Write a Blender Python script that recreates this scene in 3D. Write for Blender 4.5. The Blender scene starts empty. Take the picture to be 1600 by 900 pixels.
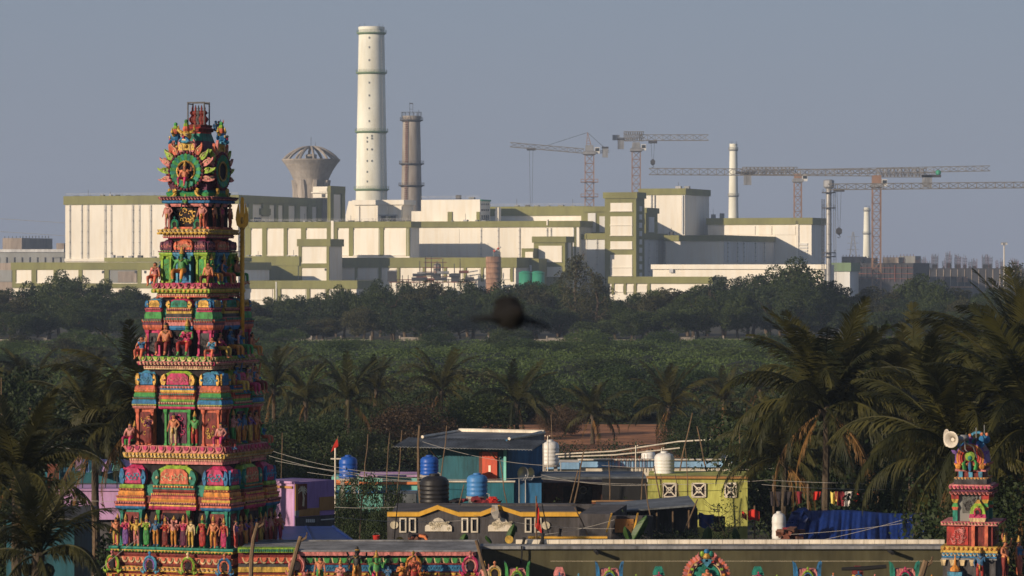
import bpy, math, random
import numpy as np
from mathutils import Vector, Matrix

# ------------------------------------------------------------------ camera, world, sun, exposure
scene = bpy.context.scene
col = scene.collection
H = 14.0            # eye height
F = 5600.0          # focal length in pixels of a 1600 px wide frame
HY = 420.0          # row of the horizon
cam_d = bpy.data.cameras.new('camera'); cam = bpy.data.objects.new('camera', cam_d)
col.objects.link(cam); scene.camera = cam
cam.location = (0, 0, H); cam.rotation_euler = (math.radians(90), 0, 0)
cam_d.sensor_width = 36.0; cam_d.lens = 36.0 * F / 1600.0
cam_d.shift_y = -30.0 / 1600.0
cam_d.clip_start = 0.5; cam_d.clip_end = 9000.0
cam_d.dof.use_dof = True; cam_d.dof.focus_distance = 220.0; cam_d.dof.aperture_fstop = 3.8

SUN_EL = math.radians(15.0)
SUN_AZ = math.radians(52.0)                       # to the left of straight behind the camera
to_sun = Vector((-math.sin(SUN_AZ)*math.cos(SUN_EL), -math.cos(SUN_AZ)*math.cos(SUN_EL), math.sin(SUN_EL)))
world = bpy.data.worlds.new('World'); scene.world = world; world.use_nodes = True
wn = world.node_tree.nodes; wl = world.node_tree.links
bg = wn['Background']
sky = wn.new('ShaderNodeTexSky'); sky.sky_type = 'NISHITA'; sky.sun_disc = False
sky.sun_elevation = SUN_EL; sky.sun_rotation = math.atan2(to_sun.x, to_sun.y)
sky.air_density = 1.0; sky.dust_density = 2.3; sky.ozone_density = 5.0; sky.altitude = 0
# hazy air: the Nishita sky blended with a pale veil, darkened above the view to cut ambient light
wtc = wn.new('ShaderNodeTexCoord'); wsp = wn.new('ShaderNodeSeparateXYZ'); wl.new(wtc.outputs['Generated'], wsp.inputs[0])
wrp = wn.new('ShaderNodeValToRGB'); wl.new(wsp.outputs['Z'], wrp.inputs[0])
for i_, (p_, c_) in enumerate(((0.0, (.325,.345,.435)), (.075, (.285,.322,.405)), (.24, (.21,.245,.325)), (.5, (.13,.16,.23)), (1.0, (.07,.09,.145)))):
    e_ = wrp.color_ramp.elements[i_] if i_ < 2 else wrp.color_ramp.elements.new(p_); e_.position = p_; e_.color = (*c_, 1)
wsc = wn.new('ShaderNodeVectorMath'); wsc.operation = 'SCALE'; wsc.inputs['Scale'].default_value = 7.0; wl.new(wrp.outputs[0], wsc.inputs[0])
wmx = wn.new('ShaderNodeMix'); wmx.data_type = 'RGBA'; wmx.inputs['Factor'].default_value = .84
wl.new(sky.outputs[0], wmx.inputs['A']); wl.new(wsc.outputs[0], wmx.inputs['B'])
wl.new(wmx.outputs['Result'], bg.inputs[0]); bg.inputs[1].default_value = 0.13
sun_d = bpy.data.lights.new('sun', 'SUN'); sun = bpy.data.objects.new('sun', sun_d); col.objects.link(sun)
sun_d.energy = 5.0; sun_d.angle = math.radians(0.6); sun_d.color = (1.0, 0.81, 0.60)
sun.rotation_euler = to_sun.to_track_quat('Z', 'Y').to_euler(); sun.location = (0, 0, 60)
scene.view_settings.view_transform = 'Standard'; scene.view_settings.look = 'None'
scene.view_settings.exposure = 0.0; scene.view_settings.gamma = 1.0
scene.cycles.volume_bounces = 0; scene.cycles.max_bounces = 6; scene.cycles.transparent_max_bounces = 8
scene.cycles.diffuse_bounces = 2; scene.cycles.glossy_bounces = 2

# ------------------------------------------------------------------ helpers
rnd = random.Random(7)
R = math.radians
def W(px, py, D):                                  # a picture position at distance D as a point of the place
    return Vector(((px-800)/F*D, D, H + (HY-py)/F*D))
def zat(py, D): return H + (HY-py)/F*D
def xat(px, D): return (px-800)/F*D

_mats = {}
# name: (rgb, roughness, variation, noise scale, bump, metallic)
PAL = {
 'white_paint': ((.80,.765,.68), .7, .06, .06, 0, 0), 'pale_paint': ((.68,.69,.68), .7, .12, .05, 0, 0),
 'olive_paint': ((.195,.195,.056), .7, .14, .08, 0, 0), 'grey_metal': ((.30,.31,.33), .5, .2, .3, 0, .3),
 'dark_steel': ((.06,.06,.065), .6, .2, .3, 0, .2), 'silver': ((.36,.36,.36), .4, .15, .3, 0, .4),
 'chimney_white': ((.78,.79,.70), .8, .12, .04, 0, 0), 'chimney_green': ((.16,.24,.13), .7, .1, .1, 0, 0),
 'concrete': ((.31,.28,.25), .9, .22, .12, 0, 0), 'far_concrete': ((.30,.25,.21), .9, .25, .1, 0, 0),
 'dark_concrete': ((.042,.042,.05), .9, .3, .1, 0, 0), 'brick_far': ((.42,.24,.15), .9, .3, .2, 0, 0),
 'crane_orange': ((.27,.16,.105), .6, .15, .3, 0, 0), 'crane_yellow': ((.60,.42,.22), .6, .15, .3, 0, 0),
 'crane_grey': ((.17,.155,.135), .6, .15, .3, 0, 0), 'rust': ((.20,.07,.045), .9, .3, .4, 0, 0),
 'shade_grey': ((.24,.25,.25), .8, .12, .1, 0, 0), 'tank_green': ((.03,.28,.17), .6, .1, .3, 0, 0),
 'glass_dark': ((.03,.035,.04), .25, .1, .5, 0, 0), 'sock_red': ((.6,.12,.08), .8, .1, 1, 0, 0),
 'bark': ((.10,.075,.05), .95, .35, 2, .3, 0), 'palm_bark': ((.085,.065,.045), .95, .35, 3, .4, 0),
 'wood': ((.17,.115,.07), .9, .3, 5, .2, 0), 'black': ((.012,.012,.013), .7, .1, 2, 0, 0),
 'plaster_dark': ((.085,.08,.085), .9, .34, .9, .15, 0), 'plaster_olive': ((.078,.072,.038), .9, .24, .7, .2, 0),
 'slab_grey': ((.25,.255,.265), .85, .35, .9, .15, 0), 'tile_white': ((.76,.69,.57), .7, .2, 1.2, .1, 0),
 'yellow_trim': ((.72,.40,.05), .7, .15, 1.5, .1, 0), 'cream_plaster': ((.62,.55,.40), .85, .15, 2, .2, 0),
 'house_blue': ((.028,.13,.27), .8, .28, .8, .15, 0), 'house_teal': ((.025,.15,.20), .8, .25, .9, .15, 0),
 'purple_shaded': ((.36,.22,.50), .85, .16, .8, .12, 0), 'house_lilac': ((.50,.30,.52), .85, .16, .8, .12, 0),
 'house_lime': ((.45,.46,.12), .85, .32, .9, .15, 0), 'house_sky': ((.26,.46,.70), .8, .18, .8, .12, 0),
 'teal_shaded': ((.018,.09,.12), .8, .3, .9, .15, 0), 'house_aqua': ((.19,.52,.46), .8, .18, .8, .12, 0), 'roof_sheet': ((.13,.145,.16), .6, .35, .7, .15, .2),  # first entry: house teal darkened to hold the awning's shade
 'door_red': ((.55,.07,.025), .6, .15, 1.5, .05, 0), 'brick_old': ((.13,.06,.04), .95, .35, 2, .4, 0),
 'brown_paint': ((.16,.05,.03), .8, .2, 1, .1, 0), 'ochre_paint': ((.42,.22,.075), .85, .2, 1, .1, 0),
 'tarp_blue': ((.007,.026,.15), .45, .25, 1.2, .25, 0), 'tank_blue': ((.015,.09,.42), .4, .12, 1, 0, 0),
 'tank_lightblue': ((.06,.22,.52), .45, .12, 1, 0, 0), 'tank_black': ((.018,.017,.018), .45, .2, 1, 0, 0),
 'tank_white': ((.70,.70,.68), .45, .12, 1, 0, 0), 'cloth_red': ((.50,.03,.02), .9, .15, 3, .2, 0),
 'cloth_yellow': ((.75,.60,.15), .9, .1, 3, .2, 0), 'cloth_maroon': ((.18,.02,.03), .9, .15, 3, .2, 0),
 'cloth_white': ((.6,.58,.55), .9, .1, 3, .2, 0), 'cloth_blue': ((.03,.06,.22), .9, .15, 3, .2, 0),
 'cloth_dark': ((.03,.025,.03), .9, .2, 3, .2, 0), 'wire': ((.05,.045,.04), .6, .1, 1, 0, 0),
 'leaf_banana': ((.03,.075,.014), .5, .3, 2, .1, 0), 'horn': ((.62,.57,.50), .35, .1, 4, 0, .1),
 'cable_white': ((.4,.38,.35), .6, .1, 1, 0, 0), 'feather': ((.004,.0035,.0035), 1, .2, 20, .1, 0),
 'orange_band': ((.70,.22,.08), .8, .15, 1, .1, 0),
 # lacquer colours of the temple towers
 'pink': ((0.576,0.136,0.216), .55, .40, 9, .5, 0), 'rose': ((.62,.215,.20), .55, .40, 9, .5, 0),
 'magenta': ((.50,.035,.13), .55, .40, 9, .5, 0), 'coral': ((0.592,0.136,0.072), .55, .40, 9, .5, 0),
 'red': ((0.416,0.036,0.028), .55, .40, 9, .5, 0), 'orange': ((0.608,0.240,0.040), .55, .40, 9, .5, 0),
 'yellow': ((0.624,0.400,0.072), .55, .40, 9, .5, 0), 'gold': ((0.496,0.288,0.064), .4, .40, 9, .5, .35),
 'brass': ((.72,.36,.035), .4, .2, 9, .3, .3), 'lime': ((0.256,0.416,0.040), .55, .40, 9, .5, 0),
 'green': ((0.048,0.272,0.064), .55, .40, 9, .5, 0), 'teal': ((0.016,0.208,0.152), .55, .40, 9, .5, 0),
 'blue': ((0.024,0.160,0.360), .55, .40, 9, .5, 0), 'sky': ((.07,.28,.44), .55, .40, 9, .5, 0),
 'violet': ((0.176,0.080,0.320), .55, .40, 9, .5, 0), 'plum': ((0.104,0.016,0.056), .55, .40, 9, .5, 0),
 'cream': ((.62,.47,.26), .55, .40, 9, .5, 0), 'skin': ((.60,.215,.105), .5, .40, 9, .5, 0),
 'skin_pink': ((0.576,0.240,0.208), .5, .40, 9, .5, 0), 'skin_blue': ((0.040,0.128,0.264), .5, .40, 9, .5, 0),
 'skin_green': ((0.080,0.288,0.080), .5, .40, 9, .5, 0), 'hair': ((0.012,0.010,0.011), .5, .40, 9, .5, 0),
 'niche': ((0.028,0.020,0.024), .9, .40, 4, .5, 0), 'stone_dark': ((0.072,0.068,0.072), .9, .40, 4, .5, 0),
 'maroon': ((0.176,0.024,0.020), .6, .40, 9, .5, 0),
}
def M(name):
    if name in _mats: return _mats[name]
    rgb, rough, var, sc, bump, met = PAL[name]
    m = bpy.data.materials.new(name); m.use_nodes = True
    nt = m.node_tree; b = nt.nodes['Principled BSDF']; L = nt.links
    tc = nt.nodes.new('ShaderNodeTexCoord')
    n = nt.nodes.new('ShaderNodeTexNoise'); n.inputs['Scale'].default_value = sc; n.inputs['Detail'].default_value = 6
    n.inputs['Roughness'].default_value = .65
    mp = nt.nodes.new('ShaderNodeMapping'); mp.inputs['Scale'].default_value = (1, 1, .35)   # run-down streaks
    L.new(tc.outputs['Object'], mp.inputs[0]); L.new(mp.outputs[0], n.inputs['Vector'])
    r = nt.nodes.new('ShaderNodeValToRGB')
    lo = [c*(1-1.9*var) for c in rgb]; hi = [min(1, c*(1+var*.7)) for c in rgb]
    r.color_ramp.elements[0].position = .3; r.color_ramp.elements[0].color = (*lo, 1)
    r.color_ramp.elements[1].position = .62; r.color_ramp.elements[1].color = (*hi, 1)
    L.new(n.outputs[0], r.inputs[0])
    # rain streaks and grime: tall thin stains over the paint
    mp2 = nt.nodes.new('ShaderNodeMapping'); mp2.inputs['Scale'].default_value = (1, 1, .13); L.new(tc.outputs['Object'], mp2.inputs[0])
    n3 = nt.nodes.new('ShaderNodeTexNoise'); n3.inputs['Scale'].default_value = sc*9; n3.inputs['Detail'].default_value = 3; L.new(mp2.outputs[0], n3.inputs['Vector'])
    r3 = nt.nodes.new('ShaderNodeValToRGB'); g_ = 1-min(.5, .65*var)
    r3.color_ramp.elements[0].position = .36; r3.color_ramp.elements[0].color = (g_, g_*.97, g_*.92, 1); r3.color_ramp.elements[1].position = .56; r3.color_ramp.elements[1].color = (1, 1, 1, 1)
    L.new(n3.outputs[0], r3.inputs[0]); mx = nt.nodes.new('ShaderNodeMix'); mx.data_type = 'RGBA'; mx.blend_type = 'MULTIPLY'; mx.inputs['Factor'].default_value = 1
    L.new(r.outputs[0], mx.inputs['A']); L.new(r3.outputs[0], mx.inputs['B']); L.new(mx.outputs['Result'], b.inputs['Base Color'])
    b.inputs['Roughness'].default_value = rough; b.inputs['Metallic'].default_value = met
    b.inputs['Specular IOR Level'].default_value = .35
    if bump:
        n2 = nt.nodes.new('ShaderNodeTexNoise'); n2.inputs['Scale'].default_value = sc*6; n2.inputs['Detail'].default_value = 4
        L.new(tc.outputs['Object'], n2.inputs['Vector'])
        bp = nt.nodes.new('ShaderNodeBump'); bp.inputs['Strength'].default_value = bump; bp.inputs['Distance'].default_value = .03
        L.new(n2.outputs[0], bp.inputs['Height']); L.new(bp.outputs[0], b.inputs['Normal'])
    _mats[name] = m
    return m

def leaf_material(name, rgb, rgb2, trans=.25, scale=.5):
    m = bpy.data.materials.new(name); m.use_nodes = True; nt = m.node_tree; L = nt.links
    b = nt.nodes['Principled BSDF']; b.inputs['Roughness'].default_value = .6; b.inputs['Specular IOR Level'].default_value = .25
    tc = nt.nodes.new('ShaderNodeTexCoord'); oi = nt.nodes.new('ShaderNodeObjectInfo')
    n = nt.nodes.new('ShaderNodeTexNoise'); n.inputs['Scale'].default_value = scale; n.inputs['Detail'].default_value = 5
    L.new(tc.outputs['Object'], n.inputs['Vector'])
    ad = nt.nodes.new('ShaderNodeMath'); ad.operation = 'MULTIPLY_ADD'; ad.inputs[1].default_value = .35
    L.new(oi.outputs['Random'], ad.inputs[0]); L.new(n.outputs[0], ad.inputs[2])
    r = nt.nodes.new('ShaderNodeValToRGB')
    r.color_ramp.elements[0].position = .42; r.color_ramp.elements[0].color = (*rgb, 1)
    r.color_ramp.elements[1].position = .86; r.color_ramp.elements[1].color = (*rgb2, 1)
    L.new(ad.outputs[0], r.inputs[0]); L.new(r.outputs[0], b.inputs['Base Color'])
    tr = nt.nodes.new('ShaderNodeBsdfTranslucent'); mx = nt.nodes.new('ShaderNodeMixShader'); mx.inputs[0].default_value = trans
    L.new(r.outputs[0], tr.inputs[0]); L.new(b.outputs[0], mx.inputs[1]); L.new(tr.outputs[0], mx.inputs[2])
    L.new(mx.outputs[0], nt.nodes['Material Output'].inputs[0])
    _mats[name] = m; PAL[name] = None
    return m

class MB:
    def __init__(s): s.v = []; s.f = []; s.m = []; s.ms = []
    def mi(s, mat):
        if mat not in s.ms: s.ms.append(mat)
        return s.ms.index(mat)
    def add(s, vs, fs, mat):
        o = len(s.v); s.v.extend([tuple(p) for p in vs]); i = s.mi(mat)
        for f in fs: s.f.append(tuple(o+k for k in f)); s.m.append(i)
    def box(s, x0, x1, y0, y1, z0, z1, mat):
        s.add([(x0,y0,z0),(x1,y0,z0),(x1,y1,z0),(x0,y1,z0),(x0,y0,z1),(x1,y0,z1),(x1,y1,z1),(x0,y1,z1)],
              [(0,3,2,1),(4,5,6,7),(0,1,5,4),(1,2,6,5),(2,3,7,6),(3,0,4,7)], mat); return s
    def cbox(s, c, sx, sy, sz, mat, rz=0, rx=0):
        M4 = Matrix.Rotation(rz, 3, 'Z') @ Matrix.Rotation(rx, 3, 'X'); c = Vector(c)
        P = [M4 @ Vector((a*sx/2, b*sy/2, d*sz/2)) + c for d in (-1,1) for a,b in ((-1,-1),(1,-1),(1,1),(-1,1))]
        s.add(P, [(0,3,2,1),(4,5,6,7),(0,1,5,4),(1,2,6,5),(2,3,7,6),(3,0,4,7)], mat); return s
    def obox(s, O, t, n, u0, u1, v0, v1, z0, z1, mat):     # box in a rotated frame: O + u*t + v*n
        P = [(O.x+u*t.x+v*n.x, O.y+u*t.y+v*n.y, z) for z in (z0, z1) for u, v in ((u0,v0),(u1,v0),(u1,v1),(u0,v1))]
        s.add(P, [(0,3,2,1),(4,5,6,7),(0,1,5,4),(1,2,6,5),(2,3,7,6),(3,0,4,7)], mat); return s
    def tube(s, pts, rad, n=6, mat='wire', cap=True):
        pts = [Vector(p) for p in pts]
        if not isinstance(rad, (list, tuple)): rad = [rad]*len(pts)
        vs = []; N = len(pts)
        for i, p in enumerate(pts):
            d = (pts[min(i+1,N-1)] - pts[max(i-1,0)]).normalized()
            a = d.cross(Vector((0,0,1)) if abs(d.z) < .9 else Vector((1,0,0))).normalized(); b = d.cross(a)
            for k in range(n):
                th = 2*math.pi*(k+.5)/n; vs.append(p + (a*math.cos(th) + b*math.sin(th))*rad[i])
        fs = [(i*n+k, i*n+(k+1)%n, (i+1)*n+(k+1)%n, (i+1)*n+k) for i in range(N-1) for k in range(n)]
        if cap: fs += [tuple(range(n))[::-1], tuple((N-1)*n+k for k in range(n))]
        s.add(vs, fs, mat); return s
    def lathe(s, prof, n=16, mat='wire', c=(0,0,0), sx=1, sy=1, mats=None, ph=0):
        vs = []; N = len(prof)
        for r, z in prof:
            for k in range(n):
                th = 2*math.pi*k/n+ph; vs.append((c[0]+r*sx*math.cos(th), c[1]+r*sy*math.sin(th), c[2]+z))
        o = len(s.v); s.v.extend(vs)
        for i in range(N-1):
            mm = s.mi(mats[i] if mats else mat)
            for k in range(n):
                s.f.append((o+i*n+k, o+i*n+(k+1)%n, o+(i+1)*n+(k+1)%n, o+(i+1)*n+k)); s.m.append(mm)
        s.f.append(tuple(o+k for k in range(n))[::-1]); s.m.append(s.mi(mats[0] if mats else mat))
        s.f.append(tuple(o+(N-1)*n+k for k in range(n))); s.m.append(s.mi(mats[-1] if mats else mat)); return s
    def rect(s, prof, c=(0,0,0), mats=None, mat=None):      # moulded block: prof = [(half_x, half_y, z)]
        o = len(s.v); N = len(prof)
        for hx, hy, z in prof:
            for a, b in ((-1,-1),(1,-1),(1,1),(-1,1)): s.v.append((c[0]+a*hx, c[1]+b*hy, c[2]+z))
        for i in range(N-1):
            mm = s.mi(mats[i] if mats else mat)
            for k in range(4): s.f.append((o+i*4+k, o+i*4+(k+1)%4, o+i*4+4+(k+1)%4, o+i*4+4+k)); s.m.append(mm)
        s.f.append((o+3,o+2,o+1,o)); s.m.append(s.mi(mats[0] if mats else mat))
        s.f.append(tuple(o+(N-1)*4+k for k in range(4))); s.m.append(s.mi(mats[-1] if mats else mat)); return s
    def ball(s, c, r, mat, nu=8, nv=5):
        if not isinstance(r, (list, tuple)): r = (r, r, r)
        vs = [(c[0], c[1], c[2]-r[2])]
        for i in range(1, nv):
            ph = -math.pi/2 + math.pi*i/nv
            for k in range(nu):
                th = 2*math.pi*k/nu
                vs.append((c[0]+r[0]*math.cos(ph)*math.cos(th), c[1]+r[1]*math.cos(ph)*math.sin(th), c[2]+r[2]*math.sin(ph)))
        vs.append((c[0], c[1], c[2]+r[2])); T = len(vs)-1
        fs = [(0, 1+(k+1)%nu, 1+k) for k in range(nu)]
        for i in range(nv-2):
            for k in range(nu):
                a = 1+i*nu; fs.append((a+k, a+(k+1)%nu, a+nu+(k+1)%nu, a+nu+k))
        a = 1+(nv-2)*nu; fs += [(a+k, a+(k+1)%nu, T) for k in range(nu)]
        s.add(vs, fs, mat); return s
    def slab(s, poly, O, a, b, d, mat, mat_side=None):     # outline poly[(p,q)] in plane O+p*a+q*b, thickness vector d
        O = Vector(O); a = Vector(a); b = Vector(b); d = Vector(d); n = len(poly)
        P = [O+a*p+b*q for p, q in poly]; Q = [p+d for p in P]
        s.add(P+Q, [tuple(range(n))], mat)
        o = len(s.v)-2*n; i = s.mi(mat_side or mat)
        s.f.append(tuple(o+n+k for k in range(n))[::-1]); s.m.append(i)
        for k in range(n): s.f.append((o+(k+1)%n, o+k, o+n+k, o+n+(k+1)%n)); s.m.append(i)
        return s
    def mesh(s, name, smooth=False, off=None):
        me = bpy.data.meshes.new(name)
        if off is not None:
            ox, oy, oz = off; vs = [(x-ox, y-oy, z-oz) for x, y, z in s.v]
        else: vs = s.v
        me.from_pydata(vs, [], s.f)
        for mt in s.ms: me.materials.append(M(mt))
        me.polygons.foreach_set('material_index', s.m)
        if smooth: me.polygons.foreach_set('use_smooth', [True]*len(s.f))
        me.update(); return me
    def build(s, name, parent=None, smooth=False, off=None, label=None, kind=None):
        return put(name, s.mesh(name, smooth, off), parent, label, kind)

def put(name, me, parent=None, label=None, kind=None):
    o = bpy.data.objects.new(name, me); col.objects.link(o)
    if parent: o.parent = parent
    if label: o['label'] = label
    if kind: o['kind'] = kind
    return o
def tag(o, label, cat, group=None):
    o['label'] = label; o['category'] = cat
    if group: o['group'] = group
    return o
def thing(name, label, cat, loc=(0,0,0), rz=0, group=None):
    o = bpy.data.objects.new(name, None); col.objects.link(o); o.empty_display_size = .3
    o.location = loc; o.rotation_euler = (0, 0, rz)
    return tag(o, label, cat, group)
def dup(root, loc, rz=0, label=None, group=None, scale=None):
    r = root.copy(); col.objects.link(r); r.location = loc; r.rotation_euler = (0, 0, rz)
    if scale: r.scale = scale
    if label: r['label'] = label
    if group: r['group'] = group
    def rec(a, b):
        for ch in KIDS.get(a.name) or KIDS.setdefault(a.name, list(a.children)):
            c = ch.copy(); col.objects.link(c); c.parent = b; rec(ch, c)
    rec(root, r)
    return r
KIDS = {}
def quads_mesh(name, P, A, B, mat):                       # numpy: centres P, half axes A, B -> loose leaf quads
    n = len(P); V = np.empty((n, 4, 3)); V[:,0] = P-A; V[:,1] = P-B*.5; V[:,2] = P+A; V[:,3] = P+B*.5
    me = bpy.data.meshes.new(name); me.vertices.add(4*n); me.vertices.foreach_set('co', V.ravel())
    me.loops.add(4*n); me.loops.foreach_set('vertex_index', np.arange(4*n, dtype=np.int32))
    me.polygons.add(n); me.polygons.foreach_set('loop_start', np.arange(0, 4*n, 4, dtype=np.int32))
    me.materials.append(M(mat)); me.update(); me.validate(); return me
# ------------------------------------------------------------------ ground
def sheet(name, pts, z, mat, kind='structure'):
    b = MB(); b.add([(x, y, z) for x, y in pts], [tuple(range(len(pts)))], mat); return b.build(name, kind=kind)
PAL['ground_dry'] = ((.055,.05,.028), .95, .35, .05, .1, 0)
PAL['red_soil'] = ((.24,.085,.04), .95, .30, .25, .15, 0)
sheet('ground', [(-900,-20),(900,-20),(900,4300),(-900,4300)], 0, 'ground_dry')

# ------------------------------------------------------------------ power station
TH = R(20)
T = Vector((math.cos(TH), -math.sin(TH), 0)); N_ = Vector((math.sin(TH), math.cos(TH), 0))
class Bld:
    """Block whose front runs from picture column xl to xr, its near corner at the right."""
    def __init__(s, name, label, xl, xr, top, D, depth=30, wall='white_paint', base=0, cat='building', xs=None, group=None, th=20):
        s.T = Vector((math.cos(R(th)), -math.sin(R(th)), 0)); s.N = Vector((math.sin(R(th)), math.cos(R(th)), 0)); s.th = R(th)
        s.O = Vector((xat(xl, D), D, 0)); s.W = s.u(xr)
        s.Rc = s.O + s.T*s.W
        s.dep = s.v(xs) if xs else depth
        s.ytop = s.z(top, s.W/2)
        s.off = (s.O + s.T*s.W/2 + s.N*s.dep/2); s.off.z = 0
        s.root = thing(name, label, cat, s.off, 0, group)
        b = MB(); b.obox(s.O, s.T, s.N, 0, s.W, 0, s.dep, base, s.ytop, wall); b.build('wall', s.root, off=s.off)
    def u(s, px):
        k = (px-800)/F; return (k*s.O.y - s.O.x)/(math.cos(s.th) + k*math.sin(s.th))
    def v(s, px):
        k = (px-800)/F; return (k*s.Rc.y - s.Rc.x)/(math.sin(s.th) - k*math.cos(s.th))
    def z(s, py, u): return zat(py, (s.O + s.T*u).y)
    def zs(s, py, v): return zat(py, (s.Rc + s.N*v).y)
    def fr(s, x0, y0, x1, y1, mat='olive_paint', proud=.5, name='pilaster', inset=0.0, label=None, back=.3):
        u0, u1 = s.u(x0), s.u(x1); um = (u0+u1)/2
        b = MB(); b.obox(s.O, s.T, s.N, u0, u1, -proud, back if not inset else inset, s.z(y1, um), s.z(y0, um), mat)
        return b.build(name, s.root, off=s.off, label=label)
    def sd(s, x0, y0, x1, y1, mat='olive_paint', proud=.5, name='pilaster', label=None, back=.3):
        v0, v1 = s.v(x0), s.v(x1); vm = (v0+v1)/2
        b = MB(); b.obox(s.Rc, s.T, s.N, -back, proud, v0, v1, s.zs(y1, vm), s.zs(y0, vm), mat)
        return b.build(name, s.root, off=s.off, label=label)
    def fascia(s, h, mat='olive_paint', proud=.6):        # coping band right round the roof edge
        z1 = s.ytop+.4; z0 = s.ytop - h*s.O.y/F
        b = MB(); p = proud
        b.obox(s.O, s.T, s.N, -p, s.W+p, -p, .4, z0, z1, mat); b.obox(s.O, s.T, s.N, s.W-.4, s.W+p, .4, s.dep+p, z0, z1, mat)
        b.obox(s.O, s.T, s.N, -p, .4, .4, s.dep+p, z0, z1, mat); b.obox(s.O, s.T, s.N, .4, s.W-.4, s.dep-.4, s.dep+p, z0, z1, mat)
        return b.build('fascia', s.root, off=s.off)
    def panel(s, x0, y0, x1, y1, side=False, mat='white_paint'):   # wall panel with a raised sill and frame edge
        f = s.sd if side else s.fr
        f(x0, y0, x1, y1, mat, .28, 'panel')
        f(x0-.6, y1-.8, x1+.6, y1+.6, 'white_paint', .55, 'sill')
    def pipe(s, px, y0, y1, r=.22, side=False):
        if side: q = s.Rc + s.N*s.v(px) + s.T*.5; za, zb = s.zs(y1, s.v(px)), s.zs(y0, s.v(px))
        else: q = s.O + s.T*s.u(px) - s.N*.5; za, zb = s.z(y1, s.u(px)), s.z(y0, s.u(px))
        b = MB(); b.tube([(q.x,q.y,za),(q.x,q.y,zb)], r*.6, 6, 'pale_paint')
        for k in range(5):
            z = za + (zb-za)*(k+.5)/5; b.box(q.x-.28, q.x+.28, q.y-.1, q.y+.5, z-.12, z+.12, 'shade_grey')
        return b.build('downpipe', s.root, off=s.off)
    def ledge_eq(s, x0, x1, py, seed=0, h=2.0, z0=None):   # small plant on the roof
        q = random.Random(seed); b = MB(); u0, u1 = s.u(x0), s.u(x1); u = u0; z = s.ytop+.3
        while u < u1:
            w = q.uniform(.8, 2.5); hh = q.uniform(.4, 1)*h
            b.obox(s.O, s.T, s.N, u, u+w, 3, 5, z, z+hh, q.choice(['grey_metal','shade_grey','dark_steel']))
            if q.random() < .5: b.obox(s.O, s.T, s.N, u+w/2-.06, u+w/2+.06, 3.5, 3.62, z, z+hh+q.uniform(1,3), 'dark_steel')
            u += w + q.uniform(1, 5)
        return b.build('roof_plant', s.root, off=s.off)

# A: long pale turbine hall at the left
A = Bld('turbine_hall', 'long cream hall with olive roof band left behind the temple tower', 102, 372, 307, 1560, xs=513, cat='power plant hall')
A.fascia(12)
for x in (109.5,128,138,165,174,208,218,236,352): A.pipe(x, 320, 404, .3)
A.fr(102, 404, 250, 408.5, 'white_paint', .7, 'plinth')
for a, b_ in ((129,137),(139,164),(175,207),(219,235)): A.fr(a+1, 320.5, b_-1, 402, 'white_paint', .12, 'panel')
A.sd(376, 308, 513, 318.5, 'olive_paint', 1.0, 'band')
for x0, x1 in ((386,392),(428,432),(441,448),(460,466),(479,485),(494,500)): A.sd(x0, 318, x1, 350, 'olive_paint', .9)
A.sd(408, 318, 418, 338, 'olive_paint', 1.0, 'pilaster'); A.sd(404, 326, 419, 336, 'olive_paint', 1.3, 'louvre_box')
for x0, x1 in ((393,404),(419,427),(433,440),(449,459),(467,478),(486,493),(501,512)): A.panel(x0, 321, x1, 347, True)
A.sd(396, 340, 406, 349, 'glass_dark', .6, 'window')
A2 = Bld('stair_tower', 'narrow olive framed tower closing the right end of the long hall', 511.5, 514, 291, 1500, xs=537, cat='building', wall='olive_paint')
A3 = Bld('penthouse', 'small white penthouse on the roof at the right end of the long hall', 489, 512, 291.5, 1540, depth=12, base=zat(309,1540), cat='building')
A2.sd(514, 291, 537, 302, 'olive_paint', .8, 'band'); A2.sd(514, 302, 519, 347, 'olive_paint', .7); A2.sd(532, 296, 537, 347, 'olive_paint', .7)
A2.panel(520, 304, 531, 345, True); A3.fr(487, 300, 513, 301.6, 'white_paint', .8, 'ledge'); A3.fr(503, 303, 508, 308, 'glass_dark', .3, 'window')
A3.fr(498, 293.5, 511, 299.5, 'white_paint', .3, 'panel')
# B: middle row with framed panels
B = Bld('panelled_hall', 'low hall with olive frames round seven white panels behind the brass trident', 383, 641, 348, 1485, xs=655, cat='building')
B.fascia(8)
B.fr(383, 324, 389, 356, 'olive_paint', .7)
px = [(393,410),(418,443.5),(450,470.7),(479,511),(528.5,545.5),(553,592),(600.5,635)]
edges = [383]+[e for p in px for e in p]+[641]
for i in range(0, len(edges), 2): B.fr(edges[i]+.4, 356, edges[i+1]-.4, 401, 'olive_paint', .6)
for a, b_ in px: B.panel(a, 359.5, b_, 399)
B.fr(383, 400.5, 641, 404, 'white_paint', .8, 'plinth')
B.pipe(520.5, 350, 376, .6); B.fr(518.5, 345, 522.5, 375, 'white_paint', .9, 'duct')
B.sd(641.5, 350, 643, 403, 'white_paint', .3, 'corner_strip')
for x in (594,638): B.pipe(x, 358, 400, .25)
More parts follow.
